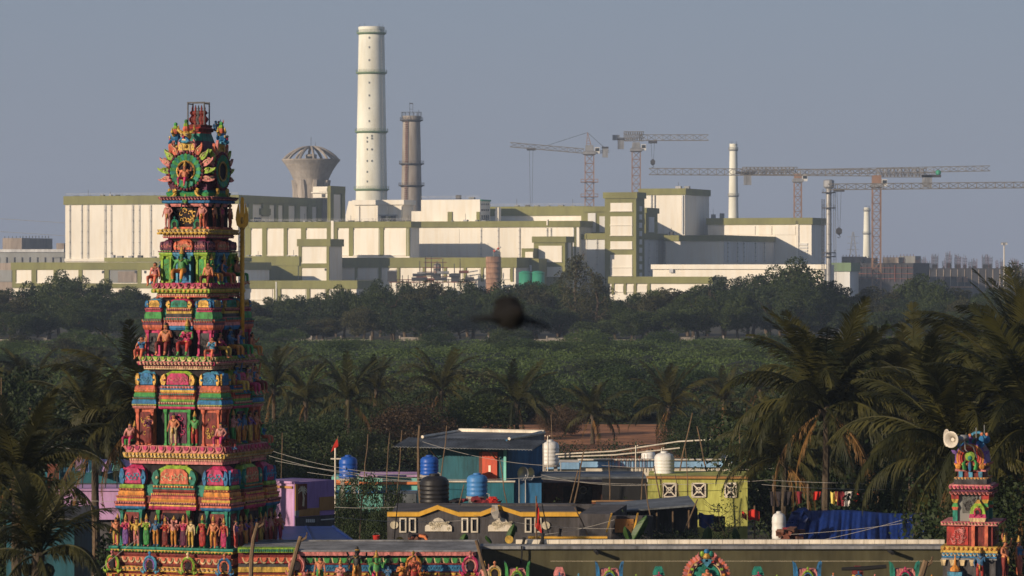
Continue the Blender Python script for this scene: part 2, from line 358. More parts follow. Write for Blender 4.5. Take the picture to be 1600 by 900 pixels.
# C: block in front of the row
Cb = Bld('olive_block', 'small olive block with two stacked white panels in front of the panelled hall', 467, 515, 375, 1440, xs=534.5, cat='building')
Cb.fascia(10); Cb.fr(467, 384, 472, 440); Cb.fr(511, 384, 515, 440); Cb.fr(472, 411.5, 511, 418.5, 'olive_paint', .5, 'beam')
Cb.panel(472.5, 386, 510.5, 411); Cb.panel(472.5, 419.5, 510.5, 439); Cb.fr(508, 419.5, 510.5, 423, 'glass_dark', .5, 'window')
Da = Bld('low_annex', 'low annex with two wide white panels left of the olive block', 378, 466.5, 402, 1448, depth=25, cat='building')
Da.fascia(13); Da.fr(378, 415, 466, 440, 'olive_paint', .3, 'beam'); Da.panel(380, 420, 421.5, 439); Da.panel(430, 419, 465, 439)
Da.ledge_eq(380, 400, 402, 3, .9); Da.ledge_eq(442, 460, 402, 4, .9)
Db = Bld('front_annex', 'lowest front annex with white panels just above the trees', 340, 557, 440, 1405, depth=20, cat='building')
Db.fascia(11)
for a, b_ in ((380,426),(441,478),(486,508),(515,540)): Db.panel(a, 452, b_, 468)
for x in (376,429,434.5,480,510,543): Db.fr(x, 450, x+4.5, 474)
Db.pipe(432.5, 440, 472, .5)
E = Bld('service_wing', 'long low service wing with olive band behind the pipework', 520, 806, 404, 1462, depth=18, cat='building')
E.fascia(14)
for x in (555,592,621,661,694,725,752,780,798): E.fr(x, 417, x+4, 440)
for a, b_ in ((558,590),(597,619),(627,659),(667,692),(700,723),(731,750),(757,778),(785,797)): E.panel(a, 420, b_, 436)
# F: left front wing
Fw = Bld('left_front_wing', 'low front wing with olive frames and white panels at the far left', 20, 372, 411.5, 1430, depth=30, cat='building')
Fw.fascia(10); Fw.fr(20, 443, 372, 450, 'olive_paint', .6, 'beam')
for x0, x1 in ((20,25.5),(50.5,57.5),(84.5,90),(123.5,129),(164,171),(215.5,221.5),(240,246)): Fw.fr(x0, 421, x1, 443)
for x0, x1 in ((26.5,49.5),(59,84),(91,123),(130,163),(222,239),(248,300)): Fw.panel(x0, 422, x1, 442)
Fw.fr(172, 422, 214, 442, 'shade_grey', .1, 'recess'); Fw.fr(185, 424, 214, 441, 'far_concrete', .4, 'shutter')
for x in (160,211,226): Fw.fr(x, 423, x+3, 427, 'glass_dark', .5, 'window')
F2 = Bld('raised_roof_strip', 'raised olive roof strip along the front wing beside the temple tower', 166, 374, 404, 1445, depth=10, cat='building')
F2.fascia(5); F2.ledge_eq(168, 232, 404, 8, 1.2)
# far left unfinished blocks
G1 = Bld('grey_frame_building', 'grey unfinished frame building at the left edge', -60, 101, 391, 1800, depth=40, wall='shade_grey', cat='building')
for x in range(-2, 100, 12): G1.fr(x, 402, x+2, 412, 'dark_concrete', .3, 'column')
G1.fr(-60, 389.5, 101, 394, 'grey_metal', .8, 'parapet')
G2 = Bld('brown_roof_block', 'brown block standing on the grey frame building', 4, 34, 372, 1830, xs=82, wall='far_concrete', cat='building')
for k in range(9): G2.sd(36+k*5, 368.5, 36.5+k*5, 372, 'dark_steel', 0, 'rod')
for k in range(5): G2.fr(7+k*6, 369, 7.6+k*6, 372, 'dark_steel', 0, 'rod')
G3 = Bld('small_brown_block', 'tiny brown block against the cream hall at the far left', 88, 100, 380, 1790, depth=10, wall='far_concrete', cat='building')
G4 = Bld('far_left_shed', 'pale low shed below the grey frame building at the left edge', -60, 19, 411, 1500, depth=12, wall='far_concrete', cat='building')
G4.fr(-60, 422, 19, 440, 'shade_grey', .5, 'shade_wall')

# stack foot building and neighbours
S0 = Bld('stack_foot_house', 'white cubic house at the foot of the tall white stack', 555, 629, 314, 1530, xs=645.5, cat='building')
S0.fascia(6, 'white_paint', 1.0)
S0.fr(559, 322, 562, 347, 'white_paint', .5); S0.fr(604, 322, 607, 347, 'white_paint', .5); S0.fr(624, 322, 628, 347, 'white_paint', .5)
S0.fr(596, 337.5, 603, 346, 'glass_dark', .4, 'window'); S0.fr(611, 337.5, 618.5, 346, 'glass_dark', .4, 'window'); S0.fr(603, 338, 611, 347, 'olive_paint', .5, 'door')
S0.fr(594, 335.5, 621, 337.5, 'grey_metal', 1.2, 'canopy')
Sl = Bld('lean_to', 'small white lean-to left of the stack foot house', 540, 555, 336, 1535, depth=14, cat='building')
Sl.fr(540, 345.5, 555, 348, 'shade_grey', .5, 'kerb')
mb = MB(); a0 = Sl.O
for uu in (0,): mb.slab([(0,0),(Sl.W,0),(Sl.W,6),(Sl.W-3,6)], Vector((a0.x,a0.y,Sl.ytop)), T, Vector((0,0,1)), N_*8, 'white_paint')
mb.build('sloping_roof', Sl.root, off=Sl.off)
K = Bld('white_roof_block', 'tall plain white block right of the grey chimney', 658, 750, 312, 1515, xs=766, cat='building')
K.fr(642, 330, 658, 347, 'white_paint', -.6, 'low_wall', inset=20); K.fr(700, 331, 707, 348, 'olive_paint', .5); K.fr(745, 331, 750, 348, 'olive_paint', .5)
K.sd(750.5, 312, 766, 314.5, 'tank_green', .4, 'band')
for k in range(4):
    for j in range(3): K.sd(752.3+k*3.2, 318+j*9, 753.5+k*3.2, 320.5+j*9+(5 if j == 2 else 0), 'glass_dark', .25, 'window')
K.ledge_eq(708, 735, 312, 5, 2.0)
K2 = Bld('flue_duct', 'small bright duct box standing right of the white roof block', 774, 779, 324, 1512, depth=3, cat='duct')
Lh = Bld('reactor_annex', 'wide white wall with thin olive band and long slanting shadow', 655, 905, 347, 1500, depth=60, cat='power plant hall')
Lh.fascia(8)
for x in (752,779,812,855,861): Lh.pipe(x, 356, 402, .3)
for a, b_ in ((660,718),(720,751),(753,778),(780,811),(814,854),(863,896)): Lh.fr(a, 358, b_, 401, 'white_paint', .12, 'panel')
Lh.fr(896, 352, 900, 403, 'olive_paint', .4); Lh.pipe(897, 356, 400, .4)
Lh.fr(855, 343, 857, 352, 'white_paint', 1, 'vent')
Mh = Bld('upper_annex', 'upper white strip under a deep olive band left of the olive portal tower', 766, 916, 324, 1530, depth=40, cat='building')
Mh.fascia(13); Mh.fr(909, 335, 916, 347, 'olive_paint', .8); Mh.fr(774, 330, 779, 346, 'white_paint', .8, 'duct')
for bl_, y_ in ((A, 307), (B, 348), (Mh, 324), (K, 312)):
    b = MB(); z_ = bl_.ytop+.4; n_ = int(bl_.W/3)
    for i in range(n_+1): p = bl_.O+bl_.T*(bl_.W*i/n_)+bl_.N*.2; b.tube([(p.x,p.y,z_),(p.x,p.y,z_+1.1)], .05, 3, 'grey_metal', False)
    for h_ in (.6, 1.1): p = bl_.O+bl_.N*.2; q_ = p+bl_.T*bl_.W; b.tube([(p.x,p.y,z_+h_),(q_.x,q_.y,z_+h_)], .045, 3, 'grey_metal', False)
    b.build('railing', bl_.root, off=bl_.off, kind='stuff')
Lh.ledge_eq(700, 750, 347, 31, 1.0); Mh.ledge_eq(800, 900, 324, 33, .9); B.ledge_eq(400, 640, 348, 35, .7); A.ledge_eq(110, 240, 307, 37, .8)
# portal tower with its wings
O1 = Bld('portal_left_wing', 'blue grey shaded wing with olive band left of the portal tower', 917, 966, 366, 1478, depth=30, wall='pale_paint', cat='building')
O1.fascia(8); 
for x in (933,949.5,964): O1.pipe(x, 374, 430, .25)
O1.fr(903, 366, 917, 374, 'olive_paint', .8, 'band'); O1.fr(903, 374, 917, 432, 'white_paint', .2, 'wall_strip', inset=10)
O2 = Bld('portal_left_turret', 'dark olive turret with two pale slots left of the portal tower', 914, 952, 324, 1492, depth=25, wall='olive_paint', cat='building')
O2.fr(919, 333, 931, 363, 'pale_paint', .4, 'panel'); O2.fr(937, 338, 947, 363, 'pale_paint', .4, 'panel')
O2.fascia(7)
P1 = Bld('portal_tower', 'tall olive portal tower with stacked recessed white panels', 945, 994, 302, 1470, xs=1007, wall='olive_paint', cat='tower')
P1.fascia(8)
for y0, y1 in ((317,330),(338,352),(353,368),(377,389),(398,418),(419,431)): P1.panel(954, y0, 988, y1)
for k in range(9): P1.sd(998.5, 322+k*13, 1002, 330+k*13, 'pale_paint', .4, 'louvre')
P2 = Bld('portal_right_turret', 'dark olive turret with a pale slot right of the portal tower', 1000, 1009, 326, 1500, xs=1027.5, wall='olive_paint', cat='building')
P2.sd(1013, 339, 1021, 363, 'pale_paint', .4, 'panel'); P2.fascia(7)
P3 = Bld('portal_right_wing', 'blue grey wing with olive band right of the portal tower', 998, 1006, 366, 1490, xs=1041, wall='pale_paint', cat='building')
P3.fascia(8)
for x in (1013,1025,1036): P3.pipe(x, 376, 430, .25, True)
Q = Bld('reactor_block', 'tall white block with shaded right side behind the portal tower', 1000, 1070, 296, 1570, xs=1108, cat='building')
Q.fascia(8.5); Q.pipe(1067, 305, 366, .5); Q.pipe(1023, 305, 330, .4); Q.pipe(1018, 305, 330, .4)
Q.fr(1028, 306, 1065, 364, 'white_paint', .12, 'panel'); Q.sd(1073, 306, 1106, 366, 'white_paint', .12, 'panel'); Q.ledge_eq(1052, 1070, 296, 2, 1.2)
Rb = Bld('rear_right_hall', 'long hall with green roof band below the slim far chimney', 1106, 1268, 342, 1580, xs=1288, cat='power plant hall')
Rb.fascia(9); Rb.fr(1244, 345, 1248, 412, 'white_paint', .6); Rb.ledge_eq(1108, 1128, 342, 9, 3)
for a, b_ in ((1109,1128),(1131,1180),(1186,1206),(1210,1243)): Rb.fr(a, 353, b_, 367, 'white_paint', .3, 'panel')
for k in range(6): Rb.fr(1249, 380+k*5, 1262, 383.5+k*5, 'pale_paint', .4, 'louvre')
Rm = Bld('front_right_hall', 'white hall with long shaded blue grey side right of the portal tower', 1040, 1130, 369, 1505, xs=1247, wall='white_paint', cat='power plant hall')
Rm.fascia(7.5)
for x in (1136,1151,1161,1179,1193,1211,1227,1243): Rm.pipe(x, 377, 411, .25, True)
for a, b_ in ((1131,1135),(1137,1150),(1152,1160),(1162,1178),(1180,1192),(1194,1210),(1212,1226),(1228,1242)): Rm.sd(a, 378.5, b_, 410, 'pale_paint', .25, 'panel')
Rm.ledge_eq(1042, 1055, 369, 12, 2)
V = Bld('white_low_building', 'long low bright white building above the right tree line', 1020, 1289, 414, 1430, depth=14, cat='building')
V.fr(1018, 413.2, 1292, 420.5, 'white_paint', .9, 'coping'); V.fr(1047, 420, 1053, 426, 'grey_metal', 1, 'air_unit')
V2 = Bld('olive_front_annex', 'low olive banded annex peeping between the trees right of the tall tree', 953, 1112, 434, 1400, depth=18, cat='building')
V2.fascia(9)
for x in (956,975,991,1012): V2.fr(x, 443, x+4, 460)
for a, b_ in ((961,974),(980,990),(996,1011)): V2.panel(a, 446, b_, 456)
X = Bld('olive_portal_house', 'olive framed house with one big white panel behind the tall tree', 834, 883, 371, 1458, xs=895, wall='olive_paint', cat='building')
X.panel(842, 384, 878, 409); X.fascia(8); X.panel(842, 417, 878, 432); X.sd(887, 379, 891, 410, 'pale_paint', .4, 'panel')
X2 = Bld('small_porch', 'small olive porch attached left of the olive framed house', 815, 833.5, 388, 1454, depth=12, wall='olive_paint', cat='building')
X2.panel(821, 393.5, 833, 403)
X3 = Bld('shaded_service_block', 'shaded olive service block with pipes beside the round brick tank', 803, 842, 404, 1450, depth=16, wall='olive_paint', cat='building')
for k in range(5): X3.fr(808+k*5, 414, 811+k*5, 424, 'pale_paint', .3, 'panel')
Y = Bld('teal_site_shed', 'pale teal shed with green band right of the silver mast', 1298, 1328, 412, 1460, depth=14, wall='pale_paint', cat='shed')
Y.fascia(12, 'chimney_green')

# ---- stacks
def stack(name, label, px, pyt, pyb, w_top, w_bot, D, mat, rings, ringmat, rw=3.2, n=40, band=None):
    c = W(px, HY, D); k = D/F; zt, zb = zat(pyt, D), zat(pyb, D)
    rb = w_bot/2*k; rt = w_top/2*k; slope = (rb-rt)/(zt-zb)
    root = thing(name, label, 'chimney', (c.x, D, 0))
    b = MB(); prof = [(rb+slope*zb, 0)]
    NS = 14
    for i in range(NS+1):
        z = zb + (zt-zb)*i/NS; r = rb - slope*(z-zb); prof += [(r, z-.06), (r*.997, z+.02)]
    b.lathe(prof[:-1], n, mat); b.build('shaft', root, True)
    for j in range(5): th = 2*math.pi*j/5+.4; rod = MB(); rod.tube([(rt*.95*math.cos(th), rt*.95*math.sin(th), zt), (rt*.95*math.cos(th), rt*.95*math.sin(th), zt+2.2)], .08, 4, 'dark_steel'); rod.build('lightning_rod', root)
    m = MB(); m.lathe([(rt*.8, zt-.5), (rt*1.03, zt-.5), (rt*1.03, zt+.8), (rt*.85, zt+.8)], n, mat); m.build('rim', root)
    for y in rings:
        z = zat(y, D); r = rb - slope*(z-zb); b = MB()
        b.lathe([(r-.1, z-.9), (r+rw*k*.6, z-.25), (r+rw*k, z-.25), (r+rw*k, z+.25), (r-.1, z+.25)], n, ringmat); g = b.build('gallery', root)
        b = MB()
        for j in range(24):
            th = 2*math.pi*j/24; x, yy = (r+rw*k*.97)*math.cos(th), (r+rw*k*.97)*math.sin(th)
            b.tube([(x,yy,z+.2),(x,yy,z+1.3)], .05, 4, ringmat)
        for zz in (z+.75, z+1.3):
            b.tube([((r+rw*k*.97)*math.cos(2*math.pi*j/32), (r+rw*k*.97)*math.sin(2*math.pi*j/32), zz) for j in range(33)], .05, 4, ringmat)
        b.build('railing', g)
    return root, (lambda z: rb - slope*(z-zb)), k
s1, r1, k1 = stack('main_stack', 'tall pale white stack with four green ring galleries', 580.5, 45, 330, 40, 50, 1570, 'chimney_white', [52, 114, 206, 296], 'chimney_green')
b = MB()
for j, (dx, ys) in enumerate(((-6,(216,222,234,252,269,284)),(1,(213,217,234,252)),(-3,(130,150,170,190,60,75,95)))):
    for y in ys:
        z = zat(y, 1570); b.cbox((dx*k1, -math.sqrt(max(r1(z)**2-(dx*k1)**2, 1))-.02, z), .5, .5, .8, 'shade_grey')
b.build('vent_holes', s1)
b = MB(); z0 = zat(318, 1570); z1 = zat(60, 1570)
for i in range(60):
    z = z0 + (z1-z0)*i/60; th = R(-42); r = r1(z)+.35
    b.cbox((r*math.cos(th), r*math.sin(th), z), .6, .12, .1, 'shade_grey')
b.tube([((r1(z0)+.4)*math.cos(R(-42)), (r1(z0)+.4)*math.sin(R(-42)), z0), ((r1(z1)+.4)*math.cos(R(-42)), (r1(z1)+.4)*math.sin(R(-42)), z1)], .07, 4, 'shade_grey')
b.build('ladder', s1)
s2, r2, k2 = stack('concrete_stack', 'raw grey concrete stack with caged ladder beside the tall white stack', 643, 184, 330, 27, 33, 1620, 'concrete', [188, 256, 290], 'dark_steel', 4.5)
b = MB()
for dth in (-.09, .09):
    th = R(-118)+dth; z0, z1 = zat(325, 1620), zat(186, 1620)
    b.tube([((r2(z0)+.5)*math.cos(th), (r2(z0)+.5)*math.sin(th), z0), ((r2(z1)+.5)*math.cos(th), (r2(z1)+.5)*math.sin(th), z1)], .15, 4, 'rust')
for i in range(46):
    z = z0 + (z1-z0)*i/46; th = R(-118); r = r2(z)+.5; b.cbox((r*math.cos(th), r*math.sin(th), z), 1.6, .3, .22, 'rust')
b.build('ladder', s2)
b = MB(); zt = zat(186, 1620); q = random.Random(3)
for j in range(14):
    th = 2*math.pi*j/14; r = 4.6; b.tube([(r*math.cos(th), r*math.sin(th), zt), (r*math.cos(th), r*math.sin(th), zt+3)], .1, 4, 'dark_steel')
b.tube([(4.6*math.cos(2*math.pi*j/24), 4.6*math.sin(2*math.pi*j/24), zt+3) for j in range(25)], .1, 4, 'dark_steel')
for x, h in ((-2.8,3),(-.8,7.5),(.6,7.2),(2.4,3.4),(3.3,4.2)): b.tube([(x,0,zt),(x,0,zt+h)], .12, 4, 'dark_steel')
b.tube([(-.8,0,zt+7),(.6,0,zt+7)], .3, 4, 'dark_steel'); b.tube([(-.8,0,zt+4.5),(.6,0,zt+4.5)], .1, 4, 'dark_steel')
b.build('lantern_frame', s2)
stack('far_chimney', 'slim pinkish chimney standing behind the left half of the lattice jib', 1146, 227, 345, 12, 16, 1900, 'chimney_white', [234, 306], 'shade_grey', 1.5, 24)
stack('farthest_chimney', 'short pale chimney right of the silver mast', 1354.5, 326, 415, 9, 13, 2500, 'chimney_white', [329, 365], 'shade_grey', 1.4, 20)

# ---- water tower
D = 1620; c = W(486, HY, D); k = D/F
wt = thing('water_tower', 'concrete water tower with a wide cone bowl and ribbed open dome', 'water tower', (c.x, D, 0))
b = MB(); Z = lambda y: zat(y, D)
b.lathe([(24*k,0),(23*k,Z(310)),(24.5*k,Z(290)),(27.5*k,Z(281)),(27.8*k,Z(279.5)),(34*k,Z(267)),(34.6*k,Z(266)),(40*k,Z(258)),(40.5*k,Z(257)),(45.5*k,Z(251)),(46*k,Z(249)),(42*k,Z(249)),(41*k,Z(251))], 48, 'concrete'); b.build('bowl', wt)
for j in range(8):
    th = 2*math.pi*(j+.4)/8; b = MB()
    b.tube([(math.cos(th)*25.4*k, math.sin(th)*25.4*k, 0), (math.cos(th)*24.4*k, math.sin(th)*24.4*k, Z(300)), (math.cos(th)*27.2*k, math.sin(th)*27.2*k, Z(281))], [1.8,1.5,1.3], 6, 'concrete'); b.build('leg', wt)
for j in range(12):
    th = 2*math.pi*(j+.3)/12; b = MB(); pts = []
    for i in range(9):
        a = i/8; rr = 43*(1-a) + 4*a; h = 20*math.sin(a*math.pi/2)**.8
        pts.append((math.cos(th)*rr*k, math.sin(th)*rr*k, Z(250)+h*k))
    b.tube(pts, .62, 6, 'concrete'); b.build('rib', wt)
b = MB(); b.lathe([(4.5*k,Z(231)),(5*k,Z(230.5)),(5*k,Z(229)),(0.3,Z(229))], 16, 'concrete'); b.tube([(0,0,Z(229)),(0,0,Z(214))], .12, 4, 'dark_steel'); b.tube([(2,0,Z(229)),(2,0,Z(222))], .1, 4, 'dark_steel'); b.build('crown_ring', wt)
b = MB(); b.lathe([(9*k,Z(250)),(9*k,Z(242)),(7*k,Z(241)),(.5,Z(240.5))], 16, 'concrete'); b.box(-2,2,-9.1*k,-8*k,Z(248),Z(244.5),'glass_dark'); b.build('hatch_house', wt)

# ---- cranes
def lattice(b, P, Q, w, h, n, r, mat, tri=False):          # box truss from P to Q
    P = Vector(P); Q = Vector(Q); d = (Q-P).normalized()
    sdv = d.cross(Vector((0,0,1))); sdv = (Vector((1,0,0)) if sdv.length < .1 else sdv.normalized()); up = sdv.cross(d).normalized()
    if tri: cs = [(-w/2,-h/2),(w/2,-h/2),(0,h/2)]
    else: cs = [(-w/2,-h/2),(w/2,-h/2),(w/2,h/2),(-w/2,h/2)]
    rows = [[P+(Q-P)*(i/n)+sdv*a+up*c for a, c in cs] for i in range(n+1)]
    m = len(cs)
    for j in range(m): b.tube([rows[0][j], rows[n][j]], r, 4, mat)
    for i in range(n):
        for j in range(m):
            e = (j+1)%m; b.tube([rows[i][j], rows[i][e]], r*.6, 3, mat, False)
            a, c = (j, e) if i % 2 else (e, j); b.tube([rows[i][a], rows[i+1][c]], r*.6, 3, mat, False)
def crane(name, label, px, D, y_base, y_slew, mw, jib, cjib, mat_mast, mat_jib, cw, apex=None, trolley=None, group=None):
    k = D/F; X = xat(px, D); root = thing(name, label, 'tower crane', (X, D, 0), 0, group)
    L = lambda x, y, dy=0: Vector(((x-px)*k, dy, zat(y, D)))
    w = mw*k*.8; b = MB(); zs_ = zat(y_slew, D); z0 = 0
    lattice(b, (0,0,z0), (0,0,zs_), w, w, max(6, int((zs_-z0)/(w*1.0))), .24, mat_mast); b.build('mast', root)
    b = MB(); b.rect([(w*.55,w*.55,zs_-.5),(w*.75,w*.75,zs_),(w*.75,w*.75,zs_+1),(w*.5,w*.5,zs_+1.6),(w*.45,w*.45,zs_+4)], mat='grey_metal'); b.build('slewing_ring', root)
    b = MB(); b.box(w*.6, w*.6+2.2, -2.2, -.2, zs_+.2, zs_+3, 'pale_paint'); b.box(w*.6+.2, w*.6+2.0, -2.25, -2.1, zs_+1.3, zs_+2.7, 'glass_dark'); b.build('cab', root)
    b = MB(); (xa, ya), (xb, yb), th = jib; lattice(b, L(xa, ya), L(xb, yb), 1.6, th*k, max(8, int(abs(xb-xa)*k/3.4)), .21, mat_jib, tri=True); b.build('jib', root)
    if cjib:
        b = MB(); (xa, ya), (xb, yb) = cjib; lattice(b, L(xa, ya), L(xb, yb), 1.8, 1.0, max(4, int(abs(xb-xa)*k/2.5)), .13, 'crane_grey'); b.build('counter_jib', root)
    for (x0, y0, x1, y1) in cw:
        b = MB(); A_ = L(x0, y1); B_ = L(x1, y0); nn = 3
        for i in range(nn):
            xx = A_.x+(B_.x-A_.x)*i/nn; b.box(xx+.05, xx+(B_.x-A_.x)/nn-.05, -1.1, 1.1, A_.z, B_.z, 'grey_metal')
        b.box(A_.x-.2, B_.x+.2, -1.2, 1.2, B_.z-.3, B_.z+.5, 'dark_steel'); b.build('counterweight', root)
    if apex:
        b = MB(); p = L(*apex); q0 = Vector((0,0,zs_+1))
        for a, c in ((-1,-1),(1,-1),(1,1),(-1,1)): b.tube([q0+Vector((a*w*.4,c*w*.4,0)), p], .16, 4, mat_mast)
        for i in range(1, 7):
            t = i/7; s_ = w*.4*(1-t); z = q0.z+(p.z-q0.z)*t; xx = p.x*t
            for a, c, e, f in ((-1,-1,1,-1),(1,-1,1,1),(1,1,-1,1),(-1,1,-1,-1)): b.tube([(xx+a*s_,c*s_,z),(xx+e*s_,f*s_,z)], .09, 3, mat_mast)
        b.build('apex', root); b = MB()
        (xa, ya), (xb, yb), th = jib
        for t in (.5,): b.tube([p, L(xa+(xb-xa)*t, ya+(yb-ya)*t-th/2)], .12, 4, 'dark_steel')
        for dy in (-.6, .6): b.tube([p, L(cjib[1][0]-3, cjib[1][1]-1, dy)], .1, 4, 'dark_steel')
        b.build('tie_bar', root)
    if trolley:
        tx, ty, dy_ = trolley; b = MB(); p = L(tx, ty); b.box(p.x-2, p.x+2, -.9, .9, p.z-.6, p.z+.5, 'dark_steel'); b.build('trolley', root)
        b = MB()
        for dx in (-.8, .8): b.tube([p+Vector((dx,0,0)), L(tx, dy_)+Vector((dx*.4,0,0))], .07, 3, 'dark_steel')
        b.build('hoist_rope', root); b = MB(); e = L(tx, dy_); b.rect([(.3,.3,-2.4),(1,.7,-1.8),(1.1,.8,-.4),(.3,.3,.4)], (e.x,0,e.z), mat='dark_steel')
        b.tube([(e.x,0,e.z-2.4),(e.x+.5,0,e.z-3.1),(e.x,0,e.z-3.6),(e.x-.5,0,e.z-3.2)], .16, 5, 'dark_steel'); b.build('hook_block', root)
    return root, L, b
G5 = 'tower cranes over the power station'
cr, L, _ = crane('tower_crane', 'orange crane with pointed apex and jib reaching left', 921, 1600, 323, 241, 17, ((912,236),(797,226),7), ((925,239),(952,236)), 'crane_orange', 'crane_grey', [(941,231,950,246)], apex=(918,207), trolley=(830,233,330), group=G5)
b = MB()
for y in (285, 308):
    z = zat(y, 1600); b.rect([(3.2,3.2,z),(3.9,3.9,z),(3.9,3.9,z+.25),(3.2,3.2,z+.25)], mat='crane_orange')
    for a in (-1, 1):
        b.tube([(a*3.8,-3.8,z+.1),(a*3.8,-3.8,z+1.4)], .08, 4, 'crane_orange'); b.tube([(a*3.8,3.8,z+.1),(a*3.8,3.8,z+1.4)], .08, 4, 'crane_orange')
    b.tube([(-3.8,-3.8,z+1.4),(3.8,-3.8,z+1.4),(3.8,3.8,z+1.4),(-3.8,3.8,z+1.4),(-3.8,-3.8,z+1.4)], .08, 4, 'crane_orange')
b.build('climbing_platform', cr)
cr2, L, _ = crane('tower_crane', 'flat top orange crane with jib pointing right above the reactor block', 994, 1650, 296, 236, 16, ((1000,215),(1107,215),9), ((992,219),(960,216)), 'crane_orange', 'crane_grey', [(965,218,975,233)], trolley=(1020,222,250), group=G5)
b = MB(); lattice(b, L(975,213), L(1006,213), 1.6, 4.2, 9, .22, 'crane_grey'); b.box(L(957,0).x, L(968,0).x, -1, 1, zat(219,1650), zat(211,1650), 'grey_metal'); b.build('tower_head', cr2)
cr3, L, _ = crane('tower_crane', 'flat top crane whose counterweight hangs left and jib runs far right', 1246.5, 1580, 342, 284, 14, ((1246,269),(1547,263),8), ((1240,268),(1160,268)), 'crane_orange', 'crane_grey', [(1162,273,1174,289)], group=G5)
b = MB(); lattice(b, L(1160,267), L(1246,267), 1.6, 3.2, 14, .24, 'crane_grey', tri=True); b.rect([(1.6,1.6,zat(284,1580)),(1.6,1.6,zat(272,1580))], mat='crane_orange'); b.box(L(1150,0).x, L(1178,0).x, -1.2, 1.2, zat(272,1580), zat(268,1580), 'dark_steel'); b.build('tower_head', cr3)
cr4, L, _ = crane('tower_crane', 'tall flat top crane right of the silver mast with jib stretching left', 1369.5, 1470, 437, 292, 16, ((1369,270),(1014,268),10), ((1375,272),(1462,272)), 'crane_orange', 'crane_grey', [(1441,276,1456,293)], group=G5)
b = MB(); lattice(b, L(1369,270), L(1448,270), 1.6, 3.4, 14, .24, 'crane_grey', tri=True); b.rect([(1.8,1.8,zat(292,1470)),(1.8,1.8,zat(274,1470))], mat='crane_orange'); b.box(L(1440,0).x, L(1470,0).x, -1.2, 1.2, zat(277,1470), zat(273,1470), 'dark_steel')
b.ball((L(1466,0).x, 0, zat(270,1470)), 1.2, 'tank_green'); b.build('tower_head', cr4)
cr5, L, _ = crane('tower_crane', 'crane standing beyond the right edge with its long jib entering the sky', 1700, 1340, 460, 306, 16, ((1700,288),(1294,292),9), ((1705,290),(1790,290)), 'crane_orange', 'crane_grey', [(1770,294,1784,312)], trolley=(1311,297,357), group=G5)

# ---- silver mast, tanks, scaffolding, windsock, far things
D = 1400; c = W(1295, HY, D); k = D/F
m = thing('silver_mast', 'slim silver steel flare mast with caged ladder right of the white low building', 'mast', (c.x, D, 0))
b = MB(); zt = zat(287, D); b.lathe([(1.05,0)] + [q for i in range(1, 12) for q in ((1.05, zt*i/12-.2),(1.18,zt*i/12-.1),(1.18,zt*i/12+.1),(1.05,zt*i/12+.2))] + [(1.05,zt)], 16, 'silver'); b.build('shaft', m)
b = MB(); lattice(b, (-2.2,.3,0), (-2.2,.3,zt-6), 1.0, 1.0, 40, .08, 'dark_steel'); b.build('ladder', m)
b = MB(); lattice(b, (2.6,.5,0), (2.2,.5,zt), .9, .9, 40, .05, 'grey_metal'); b.build('cable_ladder', m)
b = MB(); b.lathe([(1.3,zt-2),(2.1,zt-1.2),(2.1,zt+1.2),(1.3,zt+1.6)], 12, 'grey_metal'); b.build('cap', m)
for y in (301, 325, 395, 401):
    b = MB(); z = zat(y, D); b.lathe([(1.2,z-.2),(2.7,z-.2),(2.7,z+.2),(1.2,z+.2)], 12, 'dark_steel')
    for j in range(10): th = 2*math.pi*j/10; b.tube([(2.6*math.cos(th),2.6*math.sin(th),z),(2.6*math.cos(th),2.6*math.sin(th),z+1.3)], .06, 3, 'dark_steel')
    b.build('platform', m)
D = 1420; c = W(771, HY, D); bt = thing('round_brick_tank', 'round brick coloured tank rising behind the trees', 'tank', (c.x, D, 0)); b = MB(); zt = zat(401, D)
b.lathe([(3.0,0)] + [q for i in range(1, 9) for q in ((3.0, zt*i/9-.1),(3.08,zt*i/9-.05),(3.08,zt*i/9+.05),(3.0,zt*i/9+.1))] + [(3.0,zt),(2.7,zt),(2.7,zt-.3)], 24, 'brick_far'); b.build('shell', bt, True)
ws = thing('windsock', 'red and white windsock on a thin pole above the brick coloured tank', 'windsock', (xat(771,1419), 1419, zt)); ps = MB(); dz = zat(394,1419)-zt
ps.tube([(0,0,0),(0,0,dz+.8)], .08, 4, 'cream_plaster'); ps.build('pole', ws)
for i in range(4):
    b = MB(); x0 = i*.75; z0 = dz+.2+i*.5; b.tube([(x0,0,z0),(x0+.75,0,z0+.5)], [.55-.06*i, .5-.06*i], 8, 'sock_red' if i % 2 == 0 else 'cloth_white'); b.build('sock_ring', ws)
for i, x in enumerate((821, 840.5)):
    D = 1415; g = thing('green_tank', ['green lidded tank directly below the small olive porch', 'green lidded tank left of the tall tree', 'green lidded tank touching the brick coloured tank'][i], 'tank', (xat(x,D), D, 0), 0, 'green tanks beside the brick coloured tank'); zt = zat(423,D); b = MB()
    b.lathe([(2.6,0),(2.6,zt-1)], 18, 'tank_green'); b.build('shell', g, True); b = MB(); b.lathe([(2.75,zt-1.05),(2.75,zt-.8),(1.5,zt-.1),(.2,zt)], 18, 'tank_green'); b.build('lid', g)
